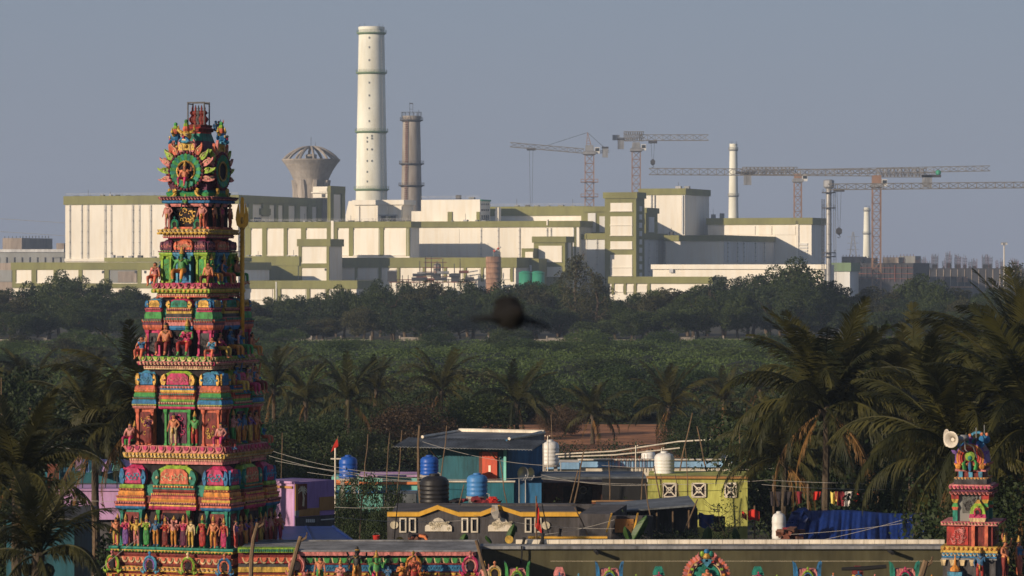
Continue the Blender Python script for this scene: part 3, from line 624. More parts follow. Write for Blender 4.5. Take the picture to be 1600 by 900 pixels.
# pipework platform
D = 1425; c = W(665, HY, D); k = D/F
sc = thing('pipework_scaffold', 'rusty pipework and scaffold platform in front of the service wing', 'scaffold', (c.x, D, 0))
q = random.Random(11); Lx = lambda x: (x-665)*k
for i, x in enumerate(range(611, 724, 9)):
    b = MB(); h = zat(q.choice([404,412,425,430,436]) if not 655 < x < 700 else q.choice([401,404,408]), D); b.tube([(Lx(x),-2,0),(Lx(x),-2,h)], .2, 4, 'dark_steel'); b.tube([(Lx(x),4,0),(Lx(x),4,h-2)], .18, 4, 'rust'); b.build('post', sc)
for y, x0, x1 in ((437,608,742),(432,655,705),(425,660,700),(418,660,700),(410,662,698),(404,664,690),(441,612,735)):
    b = MB(); z = zat(y, D)
    for yy in (-2, 4): b.tube([(Lx(x0),yy,z),(Lx(x1),yy,z)], .2, 4, 'rust')
    b.build('rail', sc)
b = MB(); b.box(Lx(608), Lx(744), -3, 5, zat(440,D)-.4, zat(440,D), 'rust'); b.build('deck', sc)
b = MB(); b.box(Lx(606), Lx(620), -2.5, 2, zat(440,D), zat(423,D), 'dark_steel'); b.box(Lx(705), Lx(718), -2.5, 2, zat(440,D), zat(427,D), 'dark_steel'); b.box(Lx(605.5), Lx(620.5), -2.6, 2.1, zat(424,D), zat(422.5,D), 'grey_metal'); b.build('cabinet', sc)
b = MB()
for i in range(16):
    x = q.uniform(655, 735); z = zat(q.uniform(424, 438), D); b.tube([(Lx(x)-q.uniform(1,3),-2.4,z),(Lx(x)+q.uniform(1,3),-2.4,z)], q.uniform(.3,.8), 8, q.choice(['dark_steel','rust','grey_metal']))
b.build('pipe_bundle', sc)
b = MB(); b.lathe([(1.5,0),(1.5,6),(1.2,6.6),(.2,6.8)], 14, 'far_concrete', (Lx(683),1,zat(438,D))); b.build('vessel', sc, True)
# construction site at the right
rg = 'reinforcement cages on the building site'
CAGE = ['slim cage standing above the pale raw block, leftmost of the cages', 'squat cage at the left end of the low dark slab', 'thin cage just left of the broad leftmost tall cage', 'thinnest short cage touching the left side of a broad cage', 'broad tall cage, first of the really tall ones from the left',
 'thin low cage between the broad tall cage and the tallest cage', 'tallest dark cage near the middle of the slab', 'wide cage just right of the tallest cage', 'narrow tall cage pressed against the wide middle cage', 'thin short cage in the gap right of the middle cages', 'squat block like cage standing alone in the gap', 'wide tall cage left of the floodlight mast',
 'narrow tall cage touching the wide one left of the floodlight mast', 'thin cage between the rightmost tall pair and the floodlight mast', 'squat cage directly behind the floodlight mast', 'low wide cage, rightmost of the cages']
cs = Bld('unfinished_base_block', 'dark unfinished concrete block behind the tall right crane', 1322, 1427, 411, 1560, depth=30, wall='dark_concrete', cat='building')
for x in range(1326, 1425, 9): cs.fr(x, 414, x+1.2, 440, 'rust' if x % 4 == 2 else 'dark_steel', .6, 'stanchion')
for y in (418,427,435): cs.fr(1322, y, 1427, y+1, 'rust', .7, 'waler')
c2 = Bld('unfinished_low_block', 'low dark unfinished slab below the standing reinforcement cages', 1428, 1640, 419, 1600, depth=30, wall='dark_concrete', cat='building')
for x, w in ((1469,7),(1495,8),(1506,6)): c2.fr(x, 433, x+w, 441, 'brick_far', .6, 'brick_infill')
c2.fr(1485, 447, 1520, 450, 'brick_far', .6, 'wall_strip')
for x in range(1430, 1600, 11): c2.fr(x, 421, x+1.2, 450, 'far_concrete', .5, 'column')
for i, (x0, x1, y0, D) in enumerate(((1315,1345,401,1750),(1379,1404,402,1750),(1405,1430,400,1800),(1350,1362,403,1750))):
    g = Bld('raw_brick_block', ['brown raw block left of the short pale chimney foot', 'brown raw block right of the tall crane mast', 'pale raw block right of the other raw blocks', 'small raw block between chimney foot and crane mast'][i], x0, x1, y0, D, depth=12, wall='far_concrete' if i != 2 else 'shade_grey', cat='building', group='raw blocks on the building site')
    for x in range(int(x0)+2, int(x1), 5): g.fr(x, y0-3, x+.5, y0+.5, 'rust', .2, 'rod')
for i, (x, w, yt) in enumerate(((1464,10,401),(1486,9,397),(1500,10,401),(1478,4,408),(1511,6,402),(1526,8,408),(1543,9,401),(1551,6,401),(1570,7,408),(1590,10,407),(1436,6,408),(1446,8,404),(1455,5,410),(1415,5,404),(1519,4,409),(1562,4,411))):
    D = 1590; k = D/F; g = thing('reinforcement_cage', CAGE[sorted([1464,1486,1500,1478,1511,1526,1543,1551,1570,1590,1436,1446,1455,1415,1519,1562]).index(x)], 'rebar cage', (xat(x,D), D+8, zat(419,D)-1), 0, rg)
    h = zat(yt, D)-zat(419, D)+1; b = MB(); nb = max(3, int(w*k/.35)); qq = random.Random(i)
    for j in range(nb):
        xx = (j/(nb-1)-.5)*w*k
        for yy in (-1, 1): b.tube([(xx,yy,0),(xx,yy,h+qq.uniform(-.6,1.5))], .07, 3, 'rust' if qq.random() < .4 else 'dark_steel')
    b.build('bars', g); b = MB(); 
    for j in range(5):
        z = h*(j+.5)/5; 
        for yy in (-1.05, 1.05): b.tube([(-w*k/2,yy,z),(w*k/2,yy,z)], .07, 3, 'dark_steel')
    b.box(-w*k/2+.3, w*k/2-.3, -.8, .8, 0, h*.45, 'dark_concrete'); b.build('ties', g)
D = 1500; g = thing('lamp_mast', 'white floodlight mast standing above the reinforcement cages', 'lamp post', (xat(1569,D), D, 0)); b = MB(); zt = zat(382,D); b.tube([(0,0,0),(0,0,zt)], [.45,.3], 8, 'cloth_white'); b.build('pole', g); b = MB(); b.cbox((0,0,zt+.4), 2.6, 1.2, .9, 'grey_metal'); b.cbox((-.9,-.6,zt+.2), .7, .5, .7, 'cloth_white'); b.cbox((.9,-.6,zt+.2), .7, .5, .7, 'cloth_white'); b.build('lamp_head', g)
D = 1900; g = thing('lattice_pylon', 'faint lattice pylon left of the short pale chimney', 'pylon', (xat(1333,D), D, 0)); b = MB(); zt = zat(362,D)
for a, c_ in ((-1,-1),(1,-1),(1,1),(-1,1)): b.tube([(a*4,c_*4,0),(a*.3,c_*.3,zt)], .16, 4, 'grey_metal')
for i in range(12):
    t = i/12; t2 = (i+1)/12; s_ = 4-3.7*t; s2_ = 4-3.7*t2
    for a, c_, e, f in ((-1,-1,1,-1),(1,-1,1,1),(1,1,-1,1),(-1,1,-1,-1)): b.tube([(a*s_,c_*s_,zt*t),(e*s2_,f*s2_,zt*t2)], .1, 3, 'grey_metal')
b.build('frame', g); b = MB(); 
for t in (.72,.82,.92): b.tube([(-3.2,0,zt*t),(3.2,0,zt*t)], .14, 4, 'grey_metal')
b.build('cross_arm', g)
# ------------------------------------------------------------------ vegetation
leaf_material('leaf_dark', (.014,.026,.009), (.036,.056,.017), .2, .35)
leaf_material('leaf_mid', (.022,.038,.010), (.056,.08,.02), .25, .35)
leaf_material('leaf_olive', (.032,.035,.013), (.078,.078,.03), .25, .4)
leaf_material('leaf_brown', (.045,.028,.016), (.10,.065,.036), .2, .5)
leaf_material('leaf_scrub', (.016,.036,.010), (.075,.115,.027), .25, .09)
leaf_material('leaf_palm', (.015,.021,.007), (.070,.066,.015), .3, .8)
leaf_material('leaf_palm_dark', (.011,.016,.006), (.055,.052,.013), .25, .8)
leaf_material('leaf_palm_dry', (.08,.045,.016), (.24,.13,.04), .3, .8)
def crown_mesh(name, seed, rx, rz, cz, nb, per, ls, mat, br=(.9, 1.8), flat=.75, airy=.0):
    g = np.random.default_rng(seed)
    d = g.normal(size=(nb, 3)); d /= np.linalg.norm(d, axis=1)[:, None]
    rr = g.uniform(.35, 1, nb)**.45; C = d*rr[:, None]*np.array([rx, rx, rz]); C[:, 2] += cz
    C[:, :2] += g.normal(size=(nb, 2))*rx*.08
    rb = g.uniform(*br, nb); P = []
    for c, r in zip(C, rb):
        n = int(per*g.uniform(.6, 1.3)*(r/br[1])**1.6); e = g.normal(size=(n, 3)); e /= np.linalg.norm(e, axis=1)[:, None]
        q = e*(g.uniform(.45, 1.08, n)**.6)[:, None]*r; q[:, 2] *= flat
        if airy: q *= g.uniform(.6, 1.5, n)[:, None]
        P.append(c+q)
    P = np.concatenate(P); n = len(P)
    a = g.normal(size=(n, 3)); a /= np.linalg.norm(a, axis=1)[:, None]; b = np.cross(a, g.normal(size=(n, 3))); b /= np.linalg.norm(b, axis=1)[:, None]
    s = g.uniform(.6, 1.4, n)[:, None]*ls
    return quads_mesh(name, P, a*s, b*s*1.1, mat)
def trunk_mesh(seed, h, r, spread, nl=7, mat='bark', zr=(.35,.95)):
    q = random.Random(seed); b = MB(); pts = [(0,0,0)]; x = y = 0
    for i in range(1, 6): x += q.uniform(-.3,.3); y += q.uniform(-.3,.3); pts.append((x, y, h*i/5))
    b.tube(pts, [r*(1-.13*i) for i in range(6)], 8, mat)
    for i in range(nl):
        t = q.uniform(*zr); z = h*t; th = q.uniform(0, 6.28); L_ = spread*q.uniform(.5, 1); p = Vector((pts[int(t*5)][0], pts[int(t*5)][1], z))
        e = p + Vector((math.cos(th)*L_, math.sin(th)*L_, L_*q.uniform(.35,.9))); m_ = (p+e)/2 + Vector((0,0,-.15*L_))
        b.tube([p, m_, e], [r*.45, r*.3, r*.1], 5, mat)
        for k in range(2):
            f = e + Vector((q.uniform(-1,1), q.uniform(-1,1), q.uniform(.2,1)))*L_*.4; b.tube([m_.lerp(e, .6), f], [r*.16, r*.05], 4, mat)
    return b.mesh('trunk')
def tree_proto(name, label, cm, tm, cat='tree', group=None):
    t = thing(name, label, cat, (0, -3000, 0), 0, group); put('crown', cm, t); put('trunk', tm, t); return t
GT = 'trees in the belt before the power station'
protos = []
for i, (mat, rx, rz, cz) in enumerate((('leaf_dark',5.2,3.6,6.6),('leaf_dark',4.6,4.0,7.0),('leaf_mid',5.4,3.4,6.2),('leaf_olive',4.4,3.8,6.6),('leaf_dark',5.8,3.2,6.0),('leaf_mid',4.2,4.2,7.2))):
    protos.append((crown_mesh('crown', 20+i, rx, rz, cz, 48, 330, .19, mat), trunk_mesh(40+i, 7.5, .38, 3.6)))
LM = [(0,'the left picture edge'),(45,'the grey frame building'),(92,'the small brown block'),(132,'the first pipes of the cream hall'),(172,'the middle pipes of the cream hall'),(212,'the right pipes of the cream hall'),
 (400,'the brass trident shaft'),(440,'the low annex'),(490,'the olive block'),(535,'the right side of the olive block'),(581,'the tall white stack'),(643,'the concrete stack'),(683,'the pipework scaffold'),(735,'the windsock side of the scaffold'),
 (771,'the round brick tank'),(810,'the small olive porch'),(850,'the olive portal house'),(905,'the tall airy tree'),(945,'the apex crane'),(985,'the portal tower'),(1030,'the portal right wing'),(1070,'the white low building left part'),(1110,'the white block corner'),
 (1146,'the slim far chimney'),(1190,'the shaded long hall side'),(1246,'the crane over the green roofed hall'),(1295,'the silver mast'),(1330,'the lattice pylon'),(1369,'the tallest flat top crane'),(1420,'the pale raw block'),(1464,'the broad reinforcement cages'),(1500,'the tallest reinforcement cages'),(1545,'the rightmost dark cages'),(1575,'the floodlight mast'),(1620,'the right picture edge')]
def near(px): return min(LM, key=lambda a: abs(a[0]-px))[1]
SIL = [(0,452),(60,446),(105,432),(140,440),(180,447),(240,450),(370,458),(430,460),(500,462),(545,446),(600,439),(700,441),(780,438),(840,429),(880,445),(960,462),(1000,452),(1040,442),(1110,434),(1170,430),(1230,418),(1290,440),(1330,452),(1400,448),(1450,442),(1500,452),(1550,450),(1640,440)]
def sil(px):
    for (a, b_), (c_, d) in zip(SIL, SIL[1:]):
        if a <= px <= c_: return b_ + (d-b_)*(px-a)/(c_-a)
    return SIL[0][1] if px < 0 else SIL[-1][1]+4
q = random.Random(5); first = {}; usedlab = set()
look = ['broad dark', 'rounded dark', 'spreading green', 'olive brown', 'wide low dark', 'upright green']
def uniq(l, alts=('fuller','thinner','lighter','lower','darker','leaning')):
    if l not in usedlab: usedlab.add(l); return l
    for a in alts:
        if a+' '+l not in usedlab: usedlab.add(a+' '+l); return a+' '+l
    return l
def plant_tree(pi, px, D, h, label, wid=1.0):
    if pi not in first:
        t = tree_proto('broad_tree', label, *protos[pi], group=GT); first[pi] = t
        t.location = (xat(px, D), D, 0); t.rotation_euler.z = q.uniform(0, 6.28)
    else: t = dup(first[pi], (xat(px, D), D, 0), q.uniform(0, 6.28), label)
    s = h/(10.6); t.scale = (s*wid, s*wid, s); return t
for row, D0, step, dy, rn in ((0, 745, 33, 0, 'back row'), (1, 705, 42, 12, 'middle row'), (2, 672, 52, 34, 'front row')):
    px = -110 + row*17
    while px < 1780:
        if not 250 < px < 352:
            D = D0 + q.uniform(-12, 12); yt = sil(px) + dy + q.uniform(-3, 9); h = zat(yt, D); pi = q.randrange(6)
            plant_tree(pi, px, D, h, uniq('%s tree of the %s, below %s' % (look[pi], rn, near(px))), q.uniform(.85, 1.15)*max(1, 11/h*.85))
        px += step*q.uniform(.75, 1.25)
# tall airy tree and its neighbours
tall = crown_mesh('crown', 77, 3.6, 6.4, 9.3, 60, 130, .20, 'leaf_olive', (.6,1.5), .9, .5)
ta = thing('airy_tree', 'tallest tree, loose and brownish, standing before the olive portal house', 'tree', (xat(903,690), 690, 0)); put('crown', tall, ta); put('trunk', trunk_mesh(9, 15, .4, 2.6, 12), ta); ta.scale = (1.05,1.05,1.05)
for px, D, s, l in ((930,685,.82,'loose brownish tree leaning right beside the tallest airy tree'),(1236,735,.86,'loose tree top rising highest above the white low building'),(1590,640,.95,'loose brown tree at the right edge behind the palm')):
    t = dup(ta, (xat(px,D), D, 0), q.uniform(0,6), l); t.scale = (s*1.1, s*1.1, s)
# scrub field in front of the belt: bumpy canopy with leaves
def noise2(x, y, s, seed=0):
    g = np.random.default_rng(seed); out = np.zeros_like(x)
    for k in range(7):
        a = g.uniform(0, 6.28); f = s*g.uniform(.6, 1.9); out += np.sin((x*math.cos(a)+y*math.sin(a))*f + g.uniform(0, 6.28))
    return out/7
def scrub_h(x, y):
    h = 1.5 + 1.7*noise2(x, y, .33, 1) + 1.3*noise2(x, y, .9, 2) + 1.7*noise2(x, y, .07, 3)
    return np.clip(h, .15, 4.2)*(1-.62*np.clip((y-480)/180, 0, 1))
NY, NX = 110, 150
ys_ = np.linspace(325, 664, NY); gx = np.linspace(-1, 1, NX); Y2 = np.repeat(ys_, NX); X2 = np.tile(gx, NY)*(Y2*.158+6)
Zs = scrub_h(X2, Y2)*.8
V = np.stack([X2, Y2, Zs], 1)
Fq = [(j*NX+i, j*NX+i+1, (j+1)*NX+i+1, (j+1)*NX+i) for j in range(NY-1) for i in range(NX-1)]
PAL['scrub_under'] = ((.022,.032,.012), .95, .4, .2, .3, 0)
me = bpy.data.meshes.new('scrub'); me.from_pydata(V.tolist(), [], Fq); me.materials.append(M('scrub_under'))
so = put('scrub_canopy', me, kind='stuff'); tag(so, 'low tangled canopy of the green scrub field before the tree belt', 'scrub')
g = np.random.default_rng(4); n = 420000
y = 325 + (g.uniform(0, 1, n)**.85)*339; x = g.uniform(-1, 1, n)*(y*.158+6)
z = scrub_h(x, y)*g.uniform(.72, 1.16, n) + g.uniform(-.1,.15,n)
P = np.stack([x, y, z], 1); a = g.normal(size=(n,3)); a[:,2] *= .6; a /= np.linalg.norm(a,axis=1)[:,None]; b_ = np.cross(a, g.normal(size=(n,3))); b_ /= np.linalg.norm(b_,axis=1)[:,None]
s = (g.uniform(.5,1.5,n)*.135)[:,None]
so = put('scrub_leaves', quads_mesh('scrub_leaves', P, a*s, b_*s*1.1, 'leaf_scrub'), kind='stuff'); tag(so, 'dense green leaves of the scrub field before the tree belt', 'scrub')
# boundary wall, field, white things at the foot of the trees
bw = thing('boundary_wall', 'pale low boundary wall running along the foot of the tree belt', 'wall', (0, 664, 0))
for i, px in enumerate(range(-20, 1640, 46)):
    b = MB(); x0, x1 = xat(px, 664), xat(px+45.3, 664); b.box(x0, x1, 0, .25, 0, .95+.45*math.sin(i*2.1)*math.cos(i*.7), 'concrete'); b.build('wall_panel', bw)
    b = MB(); b.box(x1, x1+.25, -.1, .3, 0, 1.6, 'concrete'); b.build('post', bw)
PAL['red_soil'] = ((.40,.17,.07), .95, .35, .25, .2, 0)
sheet('red_field', [(-14,262),(40,262),(46,322),(-20,322)], .02, 'red_soil')
sheet('village_ground', [(-60,90),(60,90),(60,235),(-60,235)], .012, 'ground_dry')
def scatter_veg(name, label, x0, x1, y0, y1, n, hmax, ls, mat, seed):
    g = np.random.default_rng(seed); nb = max(8, int((x1-x0)*(y1-y0)/9)); C = np.stack([g.uniform(x0,x1,nb), g.uniform(y0,y1,nb), g.uniform(.2,.75,nb)*hmax],1)
    idx = g.integers(0, nb, n); e = g.normal(size=(n,3)); e /= np.linalg.norm(e,axis=1)[:,None]; r = g.uniform(.3,1,n)**.5*g.uniform(.8,1.7,nb)[idx]
    P = C[idx]+e*r[:,None]; P[:,2] = np.clip(P[:,2], .05, None); a = g.normal(size=(n,3)); a /= np.linalg.norm(a,axis=1)[:,None]; b_ = np.cross(a, g.normal(size=(n,3))); b_ /= np.linalg.norm(b_,axis=1)[:,None]
    s = g.uniform(.5,1.5,n)[:,None]*ls; o = put(name, quads_mesh(name, P, a*s, b_*s*.9, mat), kind='stuff'); return tag(o, label, 'undergrowth')
scatter_veg('undergrowth', 'dark undergrowth behind the houses left of the red field', -46, -2, 262, 322, 130000, 3.9, .10, 'leaf_dark', 1)
scatter_veg('undergrowth', 'brown and olive undergrowth between the palms left of centre', -44, -3, 240, 262, 50000, 2.2, .09, 'leaf_olive', 2)
scatter_veg('undergrowth', 'dark undergrowth lining the far side of the red field', -14, 46, 322, 332, 50000, 3.4, .11, 'leaf_dark', 3)
scatter_veg('undergrowth', 'dark undergrowth below the palms at the right', 22, 48, 225, 322, 90000, 4.3, .10, 'leaf_dark', 4)
scatter_veg('undergrowth', 'weeds along the near side of the red field', -12, 26, 240, 262, 26000, 1.0, .08, 'leaf_dark', 5)
# bushes one can tell apart behind the houses
bp = [crown_mesh('crown', 90+i, 2.4, 1.8, 2.3, 44, 640, .066, m_, (.5,1.0), .8, .2) for i, m_ in enumerate(('leaf_dark','leaf_mid','leaf_brown'))]
bt_ = [trunk_mesh(95+i, 2.6, .11, 1.8, 10) for i in range(3)]
bfirst = {}
def bush(i, px, py, D, s, label, name='bush', cat='bush', sx=1):
    z = 0
    if i not in bfirst: t = tree_proto(name, label, bp[i], bt_[i], cat); bfirst[i] = t; t.location = (xat(px,D), D, z)
    else: t = dup(bfirst[i], (xat(px,D), D, z), q.uniform(0,6), label); t.name = name
    t.scale = (s*sx, s*sx, s); return t
for i, px, D, s, l in ((2,640,255,1.55,'bare reddish brown thicket behind the teal house'),(1,600,262,1.2,'green bush left of the reddish thicket'),(0,505,250,1.3,'dark bush behind the blue tank'),(1,735,262,1.6,'bright green bush behind the teal house roof'),
    (0,455,235,1.4,'dark bush right of the temple tower'),(2,880,300,.9,'brown bush on the far edge of the red field'),(0,1110,250,1.3,'dark bush at the right end of the red field'),(1,1075,270,1.0,'green bush beside the right red field palm'),
    (0,20,235,1.5,'dark bush at the left edge below the small palms'),(2,105,240,1.5,'brown bush between the left palms'),(0,180,235,1.5,'dark bush left of the temple tower'),(1,1180,240,1.2,'green bush below the big right palm'),(0,560,245,1.0,'dark low bush below the leaning frond')):
    bush(i, px, 0, D, s*.66, l, sx=1.3)

q = random.Random(15); GB = 'rounded bushes standing in the scrub field'
sbp = [(crown_mesh('crown', 60+i, 3.0, 1.7, 2.4, 40, 300, .11, m_, (.6,1.2), .8), bt_[i]) for i, m_ in enumerate(('leaf_scrub','leaf_mid','leaf_olive'))]; sbf = {}
for row, (D0, nm) in enumerate(((350,'near'),(385,'near middle'),(430,'middle'),(480,'far middle'),(540,'far'),(600,'farthest'))):
    px = -20+row*11
    while px < 1640:
        if not 240 < px < 345:
            D = D0+q.uniform(-16,16); i = q.choice([0,0,1,2]); lb = uniq('%s bush of the %s scrub, below %s' % (['green','dark leafy','olive'][i], nm, near(px)))
            if i not in sbf: t = tree_proto('bush', lb, *sbp[i], cat='bush', group=GB); sbf[i] = t; t.location = (xat(px,D), D, 0)
            else: t = dup(sbf[i], (xat(px,D), D, 0), q.uniform(0,6), lb)
            s_ = q.uniform(.45, .92); t.scale = (s_*q.uniform(1.1,1.7), s_*1.3, s_)
        px += q.uniform(60, 150)*(430/D0)**.5
# palms
def frond_mesh(seed, L_, e0, droop, nl, ll, lw, mat, hang=.55, ragged=.15):
    q = random.Random(seed); b = MB(); N = 14; pts = []; p = Vector((.15,0,0)); el = e0
    for i in range(N+1): pts.append(p.copy()); p = p + Vector((math.cos(el), 0, math.sin(el)))*(L_/N); el -= droop/N*(1+.9*i/N)
    b.tube(pts, [.05*(1-.85*i/N)*L_/4 for i in range(N+1)], 4, mat)
    vs = []; fs = []
    for j in range(nl):
        t = .10 + .90*(j/(nl-1)); f = t*N; i = min(int(f), N-1); base = pts[i].lerp(pts[i+1], f-i); d = (pts[i+1]-pts[i]).normalized()
        ln = ll*(math.sin(math.pi*min(1, t*.86+.10))**.7)*q.uniform(1-ragged, 1+ragged*.5)
        for sgn in (-1, 1):
            if q.random() < ragged*.35: continue
            side = Vector((0, sgn, 0)); dirn = (side*.75 + d*(.50+.5*t) + Vector((0,0,-hang*q.uniform(.5,1.25)))).normalized()
            dir2 = (dirn + Vector((0,0,-hang*1.3*q.uniform(.7,1.2)))).normalized(); w = d*lw*.5
            m_ = base + dirn*ln*.5; e = m_ + dir2*ln*.5; o = len(vs)
            vs += [base-w, base+w, m_+w*1.3, m_-w*1.3, e]; fs += [(o,o+1,o+2,o+3),(o+3,o+2,o+4)]
    b.add(vs, fs, mat); return b.mesh('frond')
FM = {}
for key, mat in (('g','leaf_palm'),('d','leaf_palm_dark')):
    FM[key] = [frond_mesh(1, 4.2, 1.38, .60, 58, .80, .05, mat, .12, .25), frond_mesh(2, 4.5, 1.15, .95, 60, .92, .05, mat, .30, .25), frond_mesh(3, 4.6, .88, 1.30, 62, 1.0, .05, mat, .5, .3),
               frond_mesh(4, 4.5, .48, 1.50, 60, 1.0, .05, mat, .8, .35), frond_mesh(5, 4.2, .08, 1.35, 56, .95, .05, mat, .95, .4)]
FM['dry'] = [frond_mesh(6, 3.9, -.55, 1.0, 44, .8, .05, 'leaf_palm_dry', 1.0, .5), frond_mesh(7, 3.4, -.95, .6, 40, .7, .05, 'leaf_palm_dry', 1.2, .6)]
def palm(px, py, D, Lf, label, key='g', seed=0, nf=24, dry=3, group=None, lean=0):
    q = random.Random(seed*13+7); z = zat(py, D); x = xat(px, D); root = thing('palm_tree', label, 'palm tree', (x, D, 0), 0, group)
    b = MB(); n = 14; pts = [(lean*(1-(i/n))**2*-1.0, .3*math.sin(i*.4), z*i/n) for i in range(n+1)]
    pr = []; rr = []
    for i in range(n):
        for f, r in ((0,1.06),(.85,.94)): p = Vector(pts[i]).lerp(Vector(pts[i+1]), f); pr.append(p); rr.append((.19-.07*i/n)*r*max(1,Lf*.9))
    pr.append(Vector(pts[-1])); rr.append(.12); b.tube(pr, rr, 8, 'palm_bark'); b.ball((0,0,z-.05), (.28*Lf,.28*Lf,.4*Lf), 'palm_bark'); b.build('trunk', root)
    for i in range(nf):
        t = i/(nf-1); kind = min(4, int(t**1.25*5)); o = put('frond', FM[key][kind], root); o.location = (0, 0, z+.15*(1-t)*Lf)
        o.rotation_euler = (q.uniform(-.35,.35), q.uniform(-.18,.12), i*2.39996+q.uniform(-.25,.25)); s = Lf*q.uniform(.86,1.08); o.scale = (s,s,s)
    for i in range(dry):
        o = put('dry_frond', FM['dry'][i % 2], root); o.location = (0,0,z-.15); o.rotation_euler = (q.uniform(-.2,.2), 0, q.uniform(0,6.28)); o.scale = (Lf,)*3
    for i in range(4):
        th = q.uniform(0,6.28); o = MB().ball((math.cos(th)*.3, math.sin(th)*.3, z-.35), (.13,.13,.16), 'leaf_palm_dark', 6, 4).build('coconut', root)
    return root
GM = 'coconut palms before the scrub field'
for i, (px, py, D, Lf, l) in enumerate(((545,618,255,.86,'palm with a hanging tan frond right of the temple tower'),(588,600,285,.74,'small palm just right of the palm with the tan frond'),(690,602,272,.84,'palm with yellow tipped fronds above the reddish thicket'),
    (808,622,262,.92,'broad palm below the flying bird'),(926,640,285,.78,'short palm with a yellow frond at the left end of the red field'),(1045,628,280,.94,'palm with a bare trunk standing on the red field'),(1130,618,300,.72,'faint small palm left of the big right palm'),
    (428,598,262,.84,'palm close against the right side of the temple tower'),(478,618,268,.78,'palm between the temple tower and the tan frond palm'),(48,606,255,.95,'palm in the small left group nearest the picture edge'),(140,612,270,.86,'palm in the small left group nearest the temple tower'),(1188,600,290,.62,'smallest palm tucked behind the big right palm'),(-12,640,240,.85,'palm cut by the left picture edge')), 1):
    palm(px, py+10, D, Lf*1.02, l, 'd' if i in (2,7,10,11) else 'g', i, 20, 3 if i in (1,3,9) else 2, GM)
GR = 'large coconut palms at the right'
palm(1290, 640, 148, 1.15, 'big palm with lit drooping fronds right of the lime house', 'g', 31, 44, 5, GR)
palm(1425, 648, 160, 1.22, 'big palm in the middle of the right grove', 'd', 32, 44, 4, GR)
palm(1350, 672, 172, 1.08, 'dark palm between the two big right grove palms', 'd', 33, 40, 3, GR)
palm(1600, 610, 152, 1.29, 'tallest palm cut by the right picture edge', 'g', 34, 44, 4, GR)
palm(1520, 640, 178, 1.11, 'dark palm behind the loudspeaker tower', 'd', 35, 42, 3, GR)
palm(1500, 726, 128, 1.17, 'low palm arching over the blue tarpaulin', 'g', 36, 38, 2, GR)
palm(1622, 690, 126, 1.23, 'low palm with long yellow fronds at the right edge', 'g', 37, 38, 2, GR)
palm(1225, 720, 165, 0.84, 'small palm above the laundry line', 'g', 38, 36, 3, GR)
GL = 'large coconut palms at the left'
palm(28, 752, 96, .66, 'dark palm in the lower left corner', 'd', 41, 26, 2, GL)
palm(228, 652, 131, .95, 'palm hidden behind the temple tower with fronds sticking out left', 'd', 42, 26, 3, GL)
palm(150, 690, 132, .8, 'palm with a lit drooping frond over the pink house', 'd', 43, 22, 4, GL)
palm(60, 868, 84, .55, 'lowest palm with lit fronds in the bottom left corner', 'd', 44, 24, 3, GL)
# ------------------------------------------------------------------ painted statues
def skin_mesh(joints, edges):
    me = bpy.data.meshes.new('tmp'); names = list(joints); me.from_pydata([joints[n][0] for n in names], [(names.index(a), names.index(b)) for a, b in edges], [])
    o = bpy.data.objects.new('tmp', me); col.objects.link(o); o.modifiers.new('s', 'SKIN'); sb = o.modifiers.new('u', 'SUBSURF'); sb.levels = 1; sb.render_levels = 1
    for i, n in enumerate(names): r = joints[n][1]; me.skin_vertices[0].data[i].radius = (r, r)
    me.skin_vertices[0].data[0].use_root = True
    dg = bpy.context.evaluated_depsgraph_get(); ev = bpy.data.meshes.new_from_object(o.evaluated_get(dg)); bpy.data.objects.remove(o); return ev
ARMS = {'down': (((.135,-.01,.60),(.15,-.04,.47)),)*2, 'bless': (((.15,-.03,.64),(.15,-.13,.76)), ((.16,-.02,.62),(.13,-.12,.52))),
 'join': (((.135,-.05,.64),(.035,-.13,.70)),)*2, 'hip': (((.17,-.0,.65),(.10,-.06,.53)), ((.14,-.02,.61),(.16,-.06,.48))),
 'raise': (((.17,-.03,.80),(.17,-.06,.95)), ((.16,-.02,.63),(.12,-.13,.60))), 'hold': (((.14,-.05,.62),(.06,-.14,.60)), ((.15,-.05,.66),(.04,-.14,.68)))}
_fig = {}
